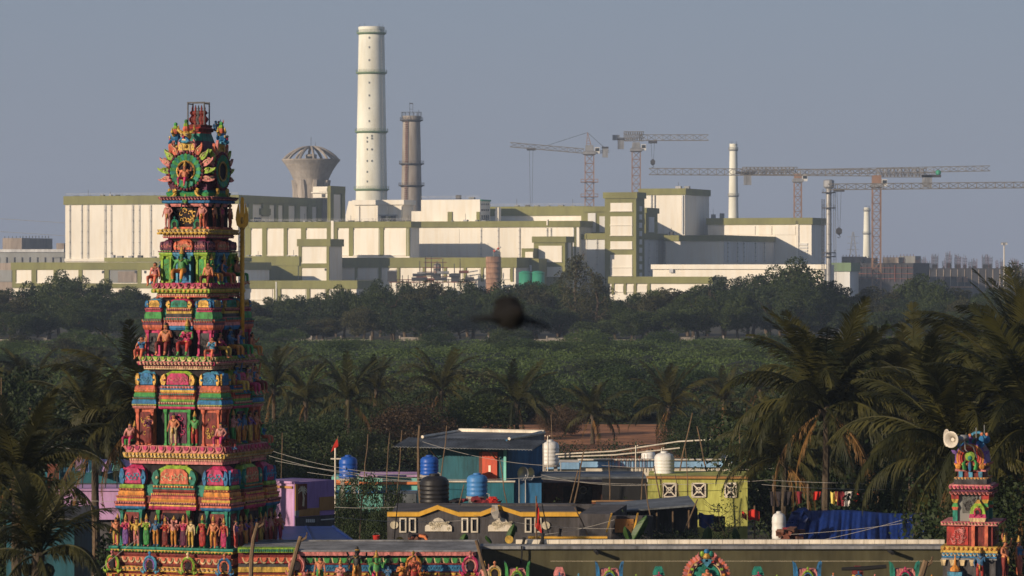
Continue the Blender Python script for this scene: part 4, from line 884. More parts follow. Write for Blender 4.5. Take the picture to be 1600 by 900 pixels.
def fig_mesh(sit, arms, female, crown, belly, four=False):
    key = (sit, arms, female, crown, belly, four)
    if key in _fig: return _fig[key]
    dz = -.36 if sit else 0; bl = 1.35 if belly else 1
    J = {'pel': ((0,0,.52+dz), .078*bl), 'waist': ((0,-.01,.61+dz), (.06 if female else .068)*bl*1.05), 'chest': ((0,0,.72+dz), .082), 'neck': ((0,0,.805+dz), .032), 'head': ((0,-.012,.865+dz), .056), 'top': ((0,0,.915+dz), .045)}
    E = [('pel','waist'),('waist','chest'),('chest','neck'),('neck','head'),('head','top')]
    for sx, nm, ar in ((1,'l',ARMS[arms][0]),(-1,'r',ARMS[arms][1])):
        J['sh'+nm] = ((sx*.105,0,.765+dz), .036); E.append(('chest','sh'+nm))
        J['el'+nm] = ((sx*ar[0][0],ar[0][1],ar[0][2]+dz), .027); J['ha'+nm] = ((sx*ar[1][0],ar[1][1],ar[1][2]+dz), .021); E += [('sh'+nm,'el'+nm),('el'+nm,'ha'+nm)]
        J['fi'+nm] = ((sx*ar[1][0]*.98,ar[1][1]-.012,ar[1][2]+dz+(.05 if ar[1][2] > .7 else -.05)), .013); E.append(('ha'+nm,'fi'+nm))
        if four:
            J['e2'+nm] = ((sx*.19,.03,.74+dz), .024); J['h2'+nm] = ((sx*.22,-.02,.87+dz), .019); E += [('sh'+nm,'e2'+nm),('e2'+nm,'h2'+nm)]
        if sit:
            J['hp'+nm] = ((sx*.06,-.02,.14), .062); J['kn'+nm] = ((sx*.11,-.24,.15), .048); J['an'+nm] = ((sx*.09,-.25,-.10), .028); J['to'+nm] = ((sx*.10,-.32,-.125), .022)
        else:
            J['hp'+nm] = ((sx*.05,0,.46), .058); J['kn'+nm] = ((sx*.06,-.02,.26), .042); J['an'+nm] = ((sx*.06,0,.04), .027); J['to'+nm] = ((sx*.07,-.075,.018), .022)
        E += [('pel','hp'+nm),('hp'+nm,'kn'+nm),('kn'+nm,'an'+nm),('an'+nm,'to'+nm)]
    me = skin_mesh(J, E); b = MB(); b.ms = ['skin','red','coral','gold','hair']
    vs = [tuple(v.co) for v in me.vertices]; b.v = vs
    for p in me.polygons:
        c = p.center; z = c.z; ax = abs(c.x); m_ = 0
        if sit: leg = (z < .20 and not (z < -.04)); torso = .20 < z < .42 and ax < .115
        else: leg = (.09 < z < .56 and ax < .125); torso = .56 < z < .79 and ax < .115
        if leg: m_ = 1
        elif torso and female: m_ = 2
        b.f.append(tuple(p.vertices)); b.m.append(m_)
    H0 = .865+dz; bpy.data.meshes.remove(me)
    if female and not sit: b.lathe([(.075,.05),(.088,.09),(.085,.3),(.098,.45),(.082,.56)], 9, 'red', sy=.78)
    if female: b.ball((.04,-.065,.70+dz), .034, 'coral', 6, 4); b.ball((-.04,-.065,.70+dz), .034, 'coral', 6, 4)
    if not female: b.tube([(0,-.09,.56+dz),(0,-.1,.38+dz if not sit else .18)], [.022,.03], 5, 'gold')
    b.tube([(.0,-.085*bl,.55+dz),(.085*bl,0,.555+dz),(0,.085*bl,.56+dz),(-.085*bl,0,.555+dz),(0,-.085*bl,.55+dz)], .015, 4, 'gold')
    b.tube([(-.06,-.05,.79+dz),(0,-.09,.735+dz),(.06,-.05,.79+dz)], .011, 4, 'gold')
    b.ball((0,.02,H0+.015), (.06,.055,.065), 'hair', 8, 5); b.ball((0,-.058,H0-.004), (.012,.016,.016), 'skin', 5, 3)
    if crown == 1: b.lathe([(.062,0),(.066,.02),(.05,.03),(.052,.06),(.036,.08),(.037,.11),(.018,.13),(.02,.16),(.003,.185)], 8, 'gold', (0,0,H0+.04))
    elif crown == 2: b.ball((0,.0,H0+.085), (.035,.035,.05), 'hair', 7, 4); b.lathe([(.05,0),(.052,.02),(.04,.03)], 8, 'gold', (0,0,H0+.035))
    elif crown == 3:
        b.lathe([(.07,0),(.06,.05),(.03,.10),(.003,.17)], 8, 'gold', (0,0,H0+.05)); b.ball((.08,0,H0), (.05,.015,.06), 'skin', 6, 4); b.ball((-.08,0,H0), (.05,.015,.06), 'skin', 6, 4)
        b.tube([(0,-.06,H0),(0,-.10,H0-.06),(.01,-.12,H0-.14),(.04,-.14,H0-.19)], [.03,.024,.018,.012], 6, 'skin')
    me = b.mesh('statue', True); _fig[key] = me; return me
def statue(parent, loc, h, rz=0, sit=False, arms='down', female=False, crown=1, belly=False, four=False, cols=None, q=random, label=None, name='statue'):
    me = fig_mesh(sit, arms, female, crown, belly, four); o = put(name, me, parent, label); o.location = loc; o.rotation_euler = (0,0,rz); o.scale = (h*1.18,h*1.15,h*1.04)
    cols = cols or (q.choice(['skin','skin','skin_pink','skin','skin_green','skin_blue']), q.choice(['red','orange','yellow','maroon','magenta','green','coral']), q.choice(['red','violet','green','blue','magenta','orange']))
    for i, c in enumerate(cols): o.material_slots[i].link = 'OBJECT'; o.material_slots[i].material = M(c)
    return o

# ------------------------------------------------------------------ temple tower
GK = 118.2/F; ct, st = math.cos(R(20)), math.sin(R(20))
def gz(py): return H + (HY-py)*GK
gop = thing('temple_tower', 'tall many coloured temple gateway tower crowded with painted statues', 'temple tower', (xat(307,119.2), 120.0, 0), R(-20))
WT = [(1100,2.45,2.35),(900,2.30,2.2),(855,2.17,2.1),(700,1.79,1.88),(565,1.37,1.72),(454,1.03,1.41),(363,.88,1.24),(308,.86,1.0),(200,.6,.7)]
def wd(py):
    for (a, x, y), (b_, x2, y2) in zip(WT, WT[1:]):
        if b_ <= py <= a: t = (a-py)/(a-b_); return x+(x2-x)*t, y+(y2-y)*t
# faces: (origin dir functions) u runs along the face, o outwards
FACES = {'front': (Vector((1,0,0)), Vector((0,-1,0)), 0, 1), 'right': (Vector((0,1,0)), Vector((1,0,0)), 1, 0), 'left': (Vector((0,-1,0)), Vector((-1,0,0)), 1, 0)}
def fpt(face, u, o, z):
    U, O, _, _ = FACES[face]; p = U*u + O*o; return Vector((p.x, p.y, z))
def frz(face): return {'front': 0, 'right': R(90), 'left': R(-90)}[face]
def petal_row(parent, face, u0, u1, out, z, w, h, m1, m2, up=False, thick=.05, name='petal_row', ss=None):
    U, O, _, _ = FACES[face]; n = max(1, round((u1-u0)/w)); w = (u1-u0)/n; b = MB(); sg = 1 if up else -1
    for i in range(n):
        uc = u0+w*(i+.5)
        for s_, mt, pr in ((.47, m2, thick), (.30, m1, thick*1.7)):
            poly = [(-w*s_, 0)] + [(-w*s_*math.cos(math.pi*k/6), sg*h*(s_/.47)*math.sin(math.pi*k/6)) for k in range(1, 6)] + [(w*s_, 0)]
            if up: poly = poly[::-1]
            b.slab(poly, fpt(face, uc, out+pr, z), U, Vector((0,0,1)), -O*(pr+.01), mt)
    return b.build(name, parent, kind='stuff')
def bead_row(parent, face, u0, u1, out, z, w, h, mt, name='bead_row'):
    U, O, _, _ = FACES[face]; n = max(1, round((u1-u0)/w)); w = (u1-u0)/n; b = MB()
    for i in range(n): b.ball(tuple(fpt(face, u0+w*(i+.5), out, z)), (w*.42 if face == 'front' else .05, .05 if face == 'front' else w*.42, h/2), mt, 6, 4)
    return b.build(name, parent, kind='stuff')
def ring_band(parent, hx, hy, z0, z1, mt, bulge=.0, name='moulding', hx1=None, hy1=None, c=(0,0)):
    hx1 = hx if hx1 is None else hx1; hy1 = hy if hy1 is None else hy1; m_ = (z0+z1)/2
    b = MB(); b.rect([(hx,hy,z0),((hx+hx1)/2+bulge,(hy+hy1)/2+bulge,m_),(hx1,hy1,z1)], (c[0],c[1],0), mat=mt); return b.build(name, parent)
def relief(parent, face, uc, out, z0, z1, w, ground, curl, seed=0):      # carved scroll panel
    U, O, _, _ = FACES[face]; q = random.Random(seed); b = MB(); b.slab([(-w/2,0),(w/2,0),(w/2,z1-z0),(-w/2,z1-z0)], fpt(face, uc, out, z0), U, Vector((0,0,1)), -O*.06, ground)
    n = max(2, int(w*(z1-z0)/.012)); h = z1-z0
    for i in range(min(n, 16)):
        cu = uc+(q.random()-.5)*w*.72; cz = z0+h*q.uniform(.16,.84); r = min(w, h)*q.uniform(.10,.17); a0 = q.uniform(0,6.28)
        pts = [fpt(face, cu+r*(1-.12*k)*math.cos(a0+k*.9), out+.02, cz+r*(1-.12*k)*math.sin(a0+k*.9)) for k in range(6)]; b.tube(pts, r*.22, 4, curl, False)
    return b.build('relief_panel', parent)
def bays(a, b_):       # (face, centre u, half width, corner?) for aediculae
    return None
def bay_stack(parent, c, hx, hy, py0, bands):
    """bands from bottom up: (colour, pixels, half width change)"""
    y = py0; x_, y_ = hx, hy
    for mt, hpx, d in bands:
        nx, ny = x_+d, y_+d; ring_band(parent, x_, y_, gz(y)+.003, gz(y-hpx)-.003, mt, .018 if hpx > 4 else .006, 'moulding', nx, ny, c); x_, y_ = nx, ny; y -= hpx
    return x_, y_, y
def dome(parent, c, hx, hy, py0, py1, body, ear, panel, curl, faces, seed):
    z0, z1 = gz(py0), gz(py1); h = z1-z0; b = MB()
    b.rect([(hx,hy,z0),(hx*1.10,hy*1.10,z0+h*.3),(hx*1.06,hy*1.06,z0+h*.55),(hx*.84,hy*.84,z0+h*.82),(hx*.5,hy*.5,z1)], (c[0],c[1],0), mat=body); d_ = b.build('vault', parent)
    for f in faces:
        U, O, _, _ = FACES[f]; hu, ho = (hx, hy) if f == 'front' else (hy, hx); base = Vector((c[0],c[1],0))
        for s_ in (-1, 1):
            uc = s_*hu*.74; g_ = MB()
            poly = [(uc+s_*hu*.12, 0),(uc+s_*hu*.30, h*.05),(uc+s_*hu*.40, h*.35),(uc+s_*hu*.30, h*.66),(uc+s_*hu*.12, h*.80),(uc+s_*hu*.04, h*.5),(uc+s_*hu*.04, h*.2)]
            if s_ < 0: poly = poly[::-1]
            g_.slab(poly, base+O*(ho*1.12+.06)+Vector((0,0,z0)), U, Vector((0,0,1)), -O*.09, ear)
            g_.ball(tuple(base+O*(ho*1.12+.07)+U*(uc+s_*hu*.12)+Vector((0,0,z0+h*.38))), h*.09, curl, 6, 4); g_.build('gable_leaf', parent)
        U_, O_ = U, O; b = MB(); w = hu*1.45; b.slab([(-w/2,h*.06),(w/2,h*.06),(w*.46,h*.62),(w*.3,h*.84),(-w*.3,h*.84),(-w*.46,h*.62)], base+O*(ho*1.1+.05)+Vector((0,0,z0)), U, Vector((0,0,1)), -O*.07, panel)
        q = random.Random(seed)
        for i in range(7):
            cu = (i/6-.5)*w*.74; cz = z0+h*(.34+.14*(i % 2)); r = h*.12; pts = [base+O*(ho*1.1+.06)+U*(cu+r*math.cos(k*1.1+i))+Vector((0,0,cz+r*math.sin(k*1.1+i))) for k in range(5)]; b.tube(pts, r*.26, 4, curl, False)
        b.build('gable_panel', parent)
def finials(parent, face, uc, out, z, w, n, mt, s=.1):
    for i in range(n):
        p = fpt(face, uc+(i-(n-1)/2)*w/n, out, z); b = MB(); b.lathe([(.2*s,0),(.5*s,.12*s),(.6*s,.5*s),(.25*s,.9*s),(.3*s,1.05*s),(.08*s,1.5*s),(.01*s,1.9*s)], 7, mt, tuple(p)); b.build('finial', parent, True)

def tier(py_floor, py_wall, py_cor, py_dome, py_led0, py_led1, cornice, side_bands, wallc, pil, panel, domec, ledge, seed, prow):
    """one storey: walls py_floor..py_wall, mouldings ..py_cor, vaults ..py_dome, plain strip ..py_led0, overhanging ledge ..py_led1"""
    a0, b0 = wd(py_floor); a1, b1 = wd(py_led1); ws = {11:.95,23:.90,37:.94,51:.88}[seed]; ax, bx = (a0*ws, b0*ws); cx_, dx_ = a1, b1
    t = put('storey', None, gop)
    cc0, cc1 = 'maroon', ('teal' if seed != 23 else 'plum'); core = MB(); zc_ = py_cor+(py_wall-py_cor)*.45
    core.rect([(ax-.32,bx-.32,gz(py_floor)),(ax-.32,bx-.32,gz(py_wall)),(ax-.08,bx-.08,gz(py_wall)+.01),(ax-.13,bx-.13,gz(zc_)),(ax-.17,bx-.17,gz(zc_)+.01),(ax-.22,bx-.22,gz(py_cor)),(a1-.26,b1-.26,gz(py_dome)),(a1-.16,b1-.16,gz(py_led0))], mats=['niche',cc0,cc0,cc1,cc1,'niche','niche']); core.build('core', t)  # dark core tones hold the shade of the recesses between bays
    # bays
    hc, hm = ax*.225, ax*.36; hcy, hmy = bx*.225, bx*.36
    spots = []
    for sx in (-1, 1):
        for sy in (-1, 1): spots.append(((sx*(ax-hc-.05), sy*(bx-hcy-.05)), hc, hcy, ['front','right'] if (sx, sy) == (1,-1) else ['front','left'] if sy < 0 else (['right'] if sx > 0 else []), cornice[0], 0))
    spots.append(((0, -(bx-.34)), hm, .30, ['front'], cornice[1], 1)); spots.append(((ax-.34, 0), .30, hmy, ['right'], cornice[1], 1)); spots.append(((-(ax-.34), 0), .30, hmy, ['left'], cornice[1], 1)); spots.append(((0, bx-.34), hm, .30, [], cornice[1], 1))
    kk = 0
    for c, hx, hy, fcs, cor, mid in spots:
        kk += 1
        w = MB(); w.box(c[0]-hx*.82, c[0]+hx*.82, c[1]-hy*.82, c[1]+hy*.82, gz(py_floor), gz(py_wall)+.02, wallc[mid]); w.build('wall', t)
        tot = sum(b_[1] for b_ in cor); sc = (py_wall-py_cor)/tot; cc = [(m_, h_*sc, d_) for m_, h_, d_ in cor]
        # move the bay inwards as the tower tapers
        ex, ey, yy = bay_stack(t, c, hx*1.08, hy*1.08, py_wall, cc)
        dome(t, (c[0]*.965, c[1]*.965), ex*.97, ey*.97, py_cor, py_dome, domec[mid][0], domec[mid][1], domec[mid][2], domec[mid][3], fcs, seed+kk)
        for f in fcs:
            U, O, ax_, _ = FACES[f]; cu = c[0] if f == 'front' else (c[1] if f == 'right' else -c[1]); co = -c[1] if f == 'front' else (c[0] if f == 'right' else -c[0]); hu, ho = (hx, hy) if f == 'front' else (hy, hx)
            for s_ in (-1, 1):
                b = MB(); p = fpt(f, cu+s_*hu*.74, co+ho*.82+.03, 0); z0, z1 = gz(py_floor), gz(py_wall); hz_ = z1-z0
                b.rect([(.055,.055,z0),(.055,.055,z0+.06),(.035,.035,z0+.08),(.035,.035,z1-.14*hz_),(.06,.06,z1-.08*hz_),(.07,.07,z1)], (p.x,p.y,0), mat=pil[mid]); b.build('pilaster', t)
            relief(t, f, cu, co+ho*.82+.03, gz(py_floor)+.08, gz(py_wall)-.1, hu*1.1, panel[mid][0], panel[mid][1], seed*7+kk)
            if mid: finials(t, f, cu, co, gz(py_dome)-.01, hu*1.3, 4, 'gold', .10)
            else: finials(t, f, cu, co, gz(py_dome)-.01, .1, 1, 'coral', .11)
    # strip and ledge
    ring_band(t, a1-.10, b1-.10, gz(py_dome)+.05, gz(py_led0)-.002, ledge[0], 0)
    hl = py_led0-py_led1
    ring_band(t, a1+.04, b1+.04, gz(py_led0), gz(py_led0-hl*.42)-.002, ledge[1], .02)
    ring_band(t, a1, b1, gz(py_led0-hl*.42), gz(py_led1), ledge[2], .02, 'ledge', a1-.08, b1-.08)
    for f in ('front','right','left'):
        la, lo = (a1, b1) if f == 'front' else (b1, a1)
        bead_row(t, f, -la, la, lo+.07, gz(py_led0-hl*.21), .15, hl*.34*GK, ledge[4]) if ledge[3] == 'bead' else petal_row(t, f, -la, la, lo+.05, gz(py_led0-hl*.42)-.01, .13, hl*.34*GK, ledge[4], 'cream')
        petal_row(t, f, -la, la, lo+.0, gz(py_led1)-.02, prow, hl*.52*GK, ledge[5], ledge[6])
        petal_row(t, f, -la+.1, la-.1, lo-.10, gz(py_dome)+ (gz(py_led0)-gz(py_dome))*.8, .085, .07, 'cream', 'rose', thick=.02)
    # dentils under each moulding of the bays
    for c, hx, hy, fcs, cor, mid in spots:
        for f in fcs:
            hu, ho = (hx, hy) if f == 'front' else (hy, hx); cu = c[0] if f == 'front' else (c[1] if f == 'right' else -c[1]); co = -c[1] if f == 'front' else (c[0] if f == 'right' else -c[0])
            y = py_wall; tot = sum(b_[1] for b_ in cor); sc = (py_wall-py_cor)/tot; w_ = 1.08; dd = 0
            for i, (m_, h_, d_) in enumerate(cor):
                y1 = y-h_*sc
                if h_*sc > 3.2 and i % 2 == seed % 2: petal_row(t, f, cu-(hu*w_+dd)+.01, cu+(hu*w_+dd)-.01, co+ho*w_+dd+.012, gz(y1)-.02, .07+.02*(i % 3), (gz(y1)-gz(y))*.5, ['cream','gold','yellow','rose','teal'][(i*2+seed) % 5], ['maroon','red','plum','coral','magenta'][(i+seed) % 5], thick=.022)
                dd += d_; y = y1
    return t
def put(name, me, parent=None, label=None, kind=None):
    o = bpy.data.objects.new(name, me); col.objects.link(o)
    if parent: o.parent = parent
    if label: o['label'] = label
    if kind: o['kind'] = kind
    return o
# plinth storey below (mostly hidden by the frame edge)
pl = put('storey', None, gop)
a, b_ = wd(900); cb = MB(); cb.rect([(2.1,2.0,0),(2.1,2.0,gz(905))], mat='stone_dark'); cb.build('core', pl)
for y0, y1, m_, da in ((930,907,'orange',.10),(907,897,'orange',.16),(897,893,'maroon',.06),(893,885,'yellow',.14),(885,880,'maroon',.10),(880,870,'coral',.13),(870,863,'maroon',.02),(863,859,'yellow',.10),(859,854.5,'teal',.14)):
    ring_band(pl, 2.10+da, 2.03+da, gz(y0)+.002, gz(y1)-.002, m_, .02)
for f, la, lo in (('front',2.24,2.16),('left',2.16,2.24)):
    petal_row(pl, f, -la, la, lo+.0, gz(871), .24, .18, 'coral', 'cream'); petal_row(pl, f, -la, la, lo+.02, gz(886), .16, .10, 'orange', 'cream'); petal_row(pl, f, -la, la, lo+.05, gz(898), .2, .15, 'yellow', 'red'); bead_row(pl, f, -la, la, lo+.10, gz(861), .12, .05, 'green')
def kudu(parent, p, s, m1, m2, m3, rz=0, name='horseshoe_ornament'):     # keyhole arch with knob
    o = MB(); U = Vector((math.cos(rz), math.sin(rz), 0)); O = Vector((math.sin(rz), -math.cos(rz), 0)); p = Vector(p)
    ring = lambda r, a0, a1, n: [p+U*(r*math.cos(a0+(a1-a0)*k/n))+Vector((0,0,r*math.sin(a0+(a1-a0)*k/n)*1.25)) for k in range(n+1)]
    o.tube(ring(s*.42, R(-52), R(232), 12), s*.085, 5, m1); o.tube([q_+O*.015 for q_ in ring(s*.30, R(-50), R(230), 10)], s*.06, 4, m2)
    o.slab([(s*.22*math.cos(R(k)), s*.26*math.sin(R(k))) for k in range(-60, 250, 30)], p, U, Vector((0,0,1)), O*-.03, 'niche')
    for s_ in (-1, 1): o.ball(tuple(p+U*s_*s*.44+Vector((0,0,-s*.46))), (s*.12,)*3, m1, 6, 4); o.tube([p+U*s_*s*.44+Vector((0,0,-s*.46)), p+U*s_*s*.60+Vector((0,0,-s*.40)), p+U*s_*s*.62+Vector((0,0,-s*.22))], [s*.08,s*.06,s*.03], 5, m1)
    o.lathe([(s*.13,0),(s*.09,s*.1),(s*.05,s*.14),(s*.11,s*.22),(s*.11,s*.3),(s*.02,s*.38)], 7, m3, tuple(p+Vector((0,0,s*.5)))); return o.build(name, parent)
for i, u in enumerate((-2.05,-.68,.70,2.02)): kudu(pl, fpt('front', u, 2.33, gz(882)), .52, ['lime','sky','lime','blue'][i], ['coral','violet','maroon','coral'][i], ['rose','blue','cream','skin'][i])
c1 = [('coral',1,0)]
A_ = tier(855, 797, 758, 728, 716, 697,
 [[('blue',5,.05),('coral',8,-.05),('yellow',4,.01),('coral',5,-.04),('orange',7,-.02),('maroon',4,-.01),('lime',6,-.02)], [('magenta',6,.05),('gold',7,-.04),('orange',5,-.01),('coral',9,-.05),('maroon',5,.01),('teal',7,-.03)]], None,
 ('teal','maroon'), ('teal','green'), (('maroon','rose'),('niche','plum')), (('magenta','blue','magenta','sky'),('lime','teal','coral','cream')), ('rose','yellow','rose','petal','gold','magenta','rose'), 11, .30)
B_ = tier(697, 640, 603, 580, 571, 557,
 [[('rose',4,.04),('lime',3,.01),('blue',6,-.03),('teal',4,-.02),('green',6,-.03),('orange',4,.01),('coral',6,-.04)], [('magenta',4,.04),('green',7,-.04),('lime',3,.01),('coral',9,-.03),('yellow',4,.01),('blue',6,-.04)]], None,
 ('coral','green'), ('coral','green'), (('maroon','yellow'),('plum','magenta')), (('sky','gold','blue','sky'),('lime','gold','magenta','rose')), ('cream','magenta','green','petal','rose','lime','cream'), 23, .24)
C_ = tier(557, 516, 481, 467, 458, 442,
 [[('coral',6,.05),('plum',7,-.05),('green',8,-.03),('magenta',5,-.01)], [('blue',5,.03),('rose',10,-.06),('stone_dark',4,-.01),('yellow',7,-.02)]], None,
 ('magenta','niche'), ('magenta','plum'), (('stone_dark','stone_dark'),('niche','plum')), (('sky','blue','gold','yellow'),('magenta','gold','teal','green')), ('coral','lime','magenta','bead','yellow','magenta','rose'), 37, .22)
D_ = tier(442, 400, 391, 374, 366, 357,
 [[('lime',6,.03),('green',4,-.06)], [('sky',6,.03),('blue',4,-.06)]], None,
 ('lime','blue'), ('lime','sky'), (('green','lime'),('blue','sky')), (('plum','plum','plum','rose'),('coral','coral','coral','cream')), ('magenta','yellow','gold','bead','yellow','yellow','cream'), 51, .16)
# neck storey
nk = put('storey', None, gop); a, b_ = .80, .95
cb = MB(); cb.rect([(a-.07,b_-.20,gz(358)),(a-.07,b_-.20,gz(316)),(a-.1,b_-.1,gz(314))], mat='niche'); cb.build('core', nk)
ring_band(nk, a+.0, b_+.0, gz(360), gz(354), 'coral', .02); ring_band(nk, a-.02, b_-.02, gz(322), gz(317), 'rose', .02); ring_band(nk, a+.06, b_+.06, gz(316.5), gz(312), 'blue', .02); ring_band(nk, a+.10, b_+.10, gz(312), gz(306), 'plum', .03)
for f, la, lo in (('front',a+.1,b_+.1),('right',b_+.1,a+.1),('left',b_+.1,a+.1)): petal_row(nk, f, -la, la, lo+.02, gz(306.5), .11, .10, 'plum', 'rose')
for s_ in (-1, 1):
    kudu(nk, fpt('front', s_*.42, b_+.03, gz(350)), .30, 'teal', 'green', 'teal'); b = MB(); b.rect([(.06,.06,gz(354)),(.05,.05,gz(322))], (s_*.66,-(b_-.12),0), mat='maroon'); b.build('pilaster', nk)
relief(nk, 'front', 0, b_-.16, gz(352), gz(322), .7, 'niche', 'gold', 5)
# crowning dome with four horseshoe arches
cr = put('crown_dome', None, gop); b = MB(); z0 = gz(307)
b.rect([(.74,.86,z0),(.78,.90,gz(300)),(.66,.78,gz(296)),(.68,.80,gz(280)),(.63,.74,gz(255)),(.50,.60,gz(235)),(.37,.46,gz(218)),(.30,.38,gz(206)),(.30,.38,gz(196))], mats=['green','teal','plum','violet','stone_dark','plum','teal','red']); b.build('vault', cr)
def arch(face, R0, out, zc, full=True):
    U, O, _, _ = FACES[face]; C_ = fpt(face, 0, out, zc); k = R0/.64
    dsc = MB(); dsc.slab([(R0*math.cos(2*math.pi*i/28), R0*math.sin(2*math.pi*i/28)) for i in range(28)], C_, U, Vector((0,0,1)), -O*.32, 'plum'); dsc.build('arch_back', cr)
    b = MB()
    for i in range(34):
        th = 2*math.pi*i/34; b.ball(tuple(C_+U*(R0*.96*math.cos(th))+Vector((0,0,R0*.96*math.sin(th)))+O*.05), .062*k, 'plum' if i % 2 else 'maroon', 6, 4)
    b.build('bead_ring', cr, kind='stuff')
    for i in range(26):
        th = 2*math.pi*(i+.5)/26; d = U*math.cos(th)+Vector((0,0,math.sin(th))); t_ = O.cross(d); p0 = C_+O*.05+d*.34*k; w0, w1 = .035*k, .062*k; Lp = .46*k
        b = MB(); b.add([p0-t_*w0, p0+t_*w0, p0+d*Lp*.5+t_*w1*1.1-d*.04+O*.05, p0+d*Lp*.5-t_*w1*1.1-d*.04+O*.05, p0+d*(Lp*.56)+O*.02], [(0,1,2,3),(3,2,4)], 'teal' if i % 2 else 'green'); b.build('shell_petal', cr)
    b = MB(); b.tube([C_+O*.07+U*(.32*k*math.cos(2*math.pi*i/20))+Vector((0,0,.32*k*math.sin(2*math.pi*i/20))) for i in range(21)], .035*k, 5, 'gold'); b.slab([(.3*k*math.cos(2*math.pi*i/18), .3*k*math.sin(2*math.pi*i/18)) for i in range(18)], C_+O*.03, U, Vector((0,0,1)), -O*.05, 'niche'); b.build('halo', cr)
    cols = ['rose','lime','rose','lime','coral','rose']
    for s_ in (-1, 1):
        for i, dg in enumerate((-24, -3, 17, 36, 55, 74)):
            th = R(dg) if s_ > 0 else math.pi-R(dg); d = U*math.cos(th)+Vector((0,0,math.sin(th))); d = (d+Vector((0,0,.35))).normalized(); t_ = O.cross(d)*s_; p = C_+(U*math.cos(th)+Vector((0,0,math.sin(th))))*R0*.98; Lf = .43*k
            poly = [(-.06,0),(.07,0),(.12,.10),(.10,.22),(.02,.30),(.02,.42),(-.05,.36),(-.10,.22),(-.10,.10)]; poly = [(x_*k*.9, y_*Lf/.38) for x_, y_ in poly]
            if s_ < 0: pass
            b = MB(); b.slab(poly if t_.cross(d).dot(O) > 0 else poly[::-1], p+O*.03, t_, d, -O*.09, cols[i]); b.ball(tuple(p+d*Lf*.42+O*.035), (.035*k,.03*k,.035*k), 'cream', 6, 4); b.tube([p+d*Lf*.1+O*.04+t_*.05*k, p+d*Lf*.5+O*.05+t_*.075*k, p+d*Lf*.9+O*.04+t_*.0], .012*k, 4, 'cream'); b.build('flame_leaf', cr)
        pts = [C_+O*.05+U*(s_*(.30+.05*j)*k*1.0+s_*.12*k*math.cos(j*.8))+Vector((0,0,-R0*1.04-.02*j+.10*k*math.sin(j*.8))) for j in range(8)]; b = MB(); b.tube(pts, [.06*k]*5+[.045*k,.035*k,.02*k], 5, 'yellow'); b.ball(tuple(C_+O*.06+U*s_*.42*k+Vector((0,0,-R0*1.05))), .07*k, 'gold', 7, 4); b.build('volute', cr)
    # grinning mask above the arch
    top = C_+Vector((0,0,R0*1.08)); b = MB()
    b.slab([(-.30*k,0),(.30*k,0),(.26*k,.20*k),(.1*k,.26*k),(-.1*k,.26*k),(-.26*k,.20*k)], top+O*.04, U, Vector((0,0,1)), -O*.2, 'yellow'); b.ball(tuple(top+O*.06+Vector((0,0,.13*k))), (.07*k,.06*k,.07*k), 'gold', 7, 4); b.build('mask_collar', cr)
    b = MB(); hc = top+Vector((0,0,.48*k))+O*.02; b.ball(tuple(hc), (.19*k,.18*k,.17*k), 'yellow' if face == 'front' else 'blue', 9, 6); b.ball(tuple(hc-Vector((0,0,.17*k))+O*.1), (.2*k,.1*k,.09*k), 'sky', 8, 5)
    for s_ in (-1, 1):
        b.ball(tuple(hc+U*s_*.09*k+O*.18*k+Vector((0,0,.03*k))), (.05*k,.05*k,.055*k), 'cream', 6, 4); b.ball(tuple(hc+U*s_*.09*k+O*.225*k+Vector((0,0,.03*k))), .02*k, 'hair', 5, 3); b.tube([hc+U*s_*.16*k+Vector((0,0,.1*k)), hc+U*s_*.30*k+Vector((0,0,.2*k)), hc+U*s_*.28*k+Vector((0,0,.36*k))], [.07*k,.06*k,.01], 6, 'yellow'); b.tube([hc+U*s_*.05*k+O*.16*k-Vector((0,0,.08*k)), hc+U*s_*.2*k+O*.18*k-Vector((0,0,.2*k))], [.06*k,.02], 5, 'blue')
    b.ball(tuple(hc+O*.22*k-Vector((0,0,.05*k))), (.05*k,.05*k,.06*k), 'magenta', 6, 4); b.slab([(-.1*k,0),(.1*k,0),(.07*k,-.06*k),(-.07*k,-.06*k)][::-1], hc+O*.2*k-Vector((0,0,.1*k)), U, Vector((0,0,1)), -O*.03, 'cream')
    for j in range(3): b.ball(tuple(hc+Vector((0,0,(.22+.13*j)*k))), ((.13-.03*j)*k,)*3, ['coral','lime','green'][j], 7, 4)
    b.build('grinning_mask', cr)
arch('front', .64, .94, gz(266)); arch('right', .62, .82, gz(266)); arch('left', .62, .82, gz(266))
statue(cr, fpt('front', 0, 1.08, gz(284)), .95, 0, True, 'bless', False, 1, True, True, ('skin','magenta','red'), label='seated red skinned deity inside the horseshoe arch')
statue(cr, fpt('front', 0, 1.04, gz(322)), .55, 0, True, 'raise', False, 1, True, False, ('skin_green','plum','gold'))
b = MB(); b.rect([(.34,.44,gz(203)),(.36,.46,gz(198)),(.30,.40,gz(196)),(.32,.42,gz(192))], (.0,0,0), mats=['maroon','red','maroon']); b.build('ridge_platform', cr)
fr = put('finial_frame', None, gop); zb, zt = gz(193), gz(157.5)
for x in (-.30,.30):
    for y in (-.2,.2):
        b = MB(); b.box(x-.018,x+.018,y-.018,y+.018,zb,zt,'dark_steel'); b.build('bar', fr)
for y in (-.2,.2): b = MB(); b.box(-.32,.32,y-.016,y+.016,zt,zt+.04,'dark_steel'); b.build('bar', fr)
for x in (-.30,.30): b = MB(); b.box(x-.016,x+.016,-.2,.2,zt-.04,zt-.005,'dark_steel'); b.build('bar', fr)
b = MB()
for z in (zb+.2, zb+.42): b.box(-.3,.3,.19,.21,z,z+.02,'dark_steel')
b.build('cross_bar', fr)
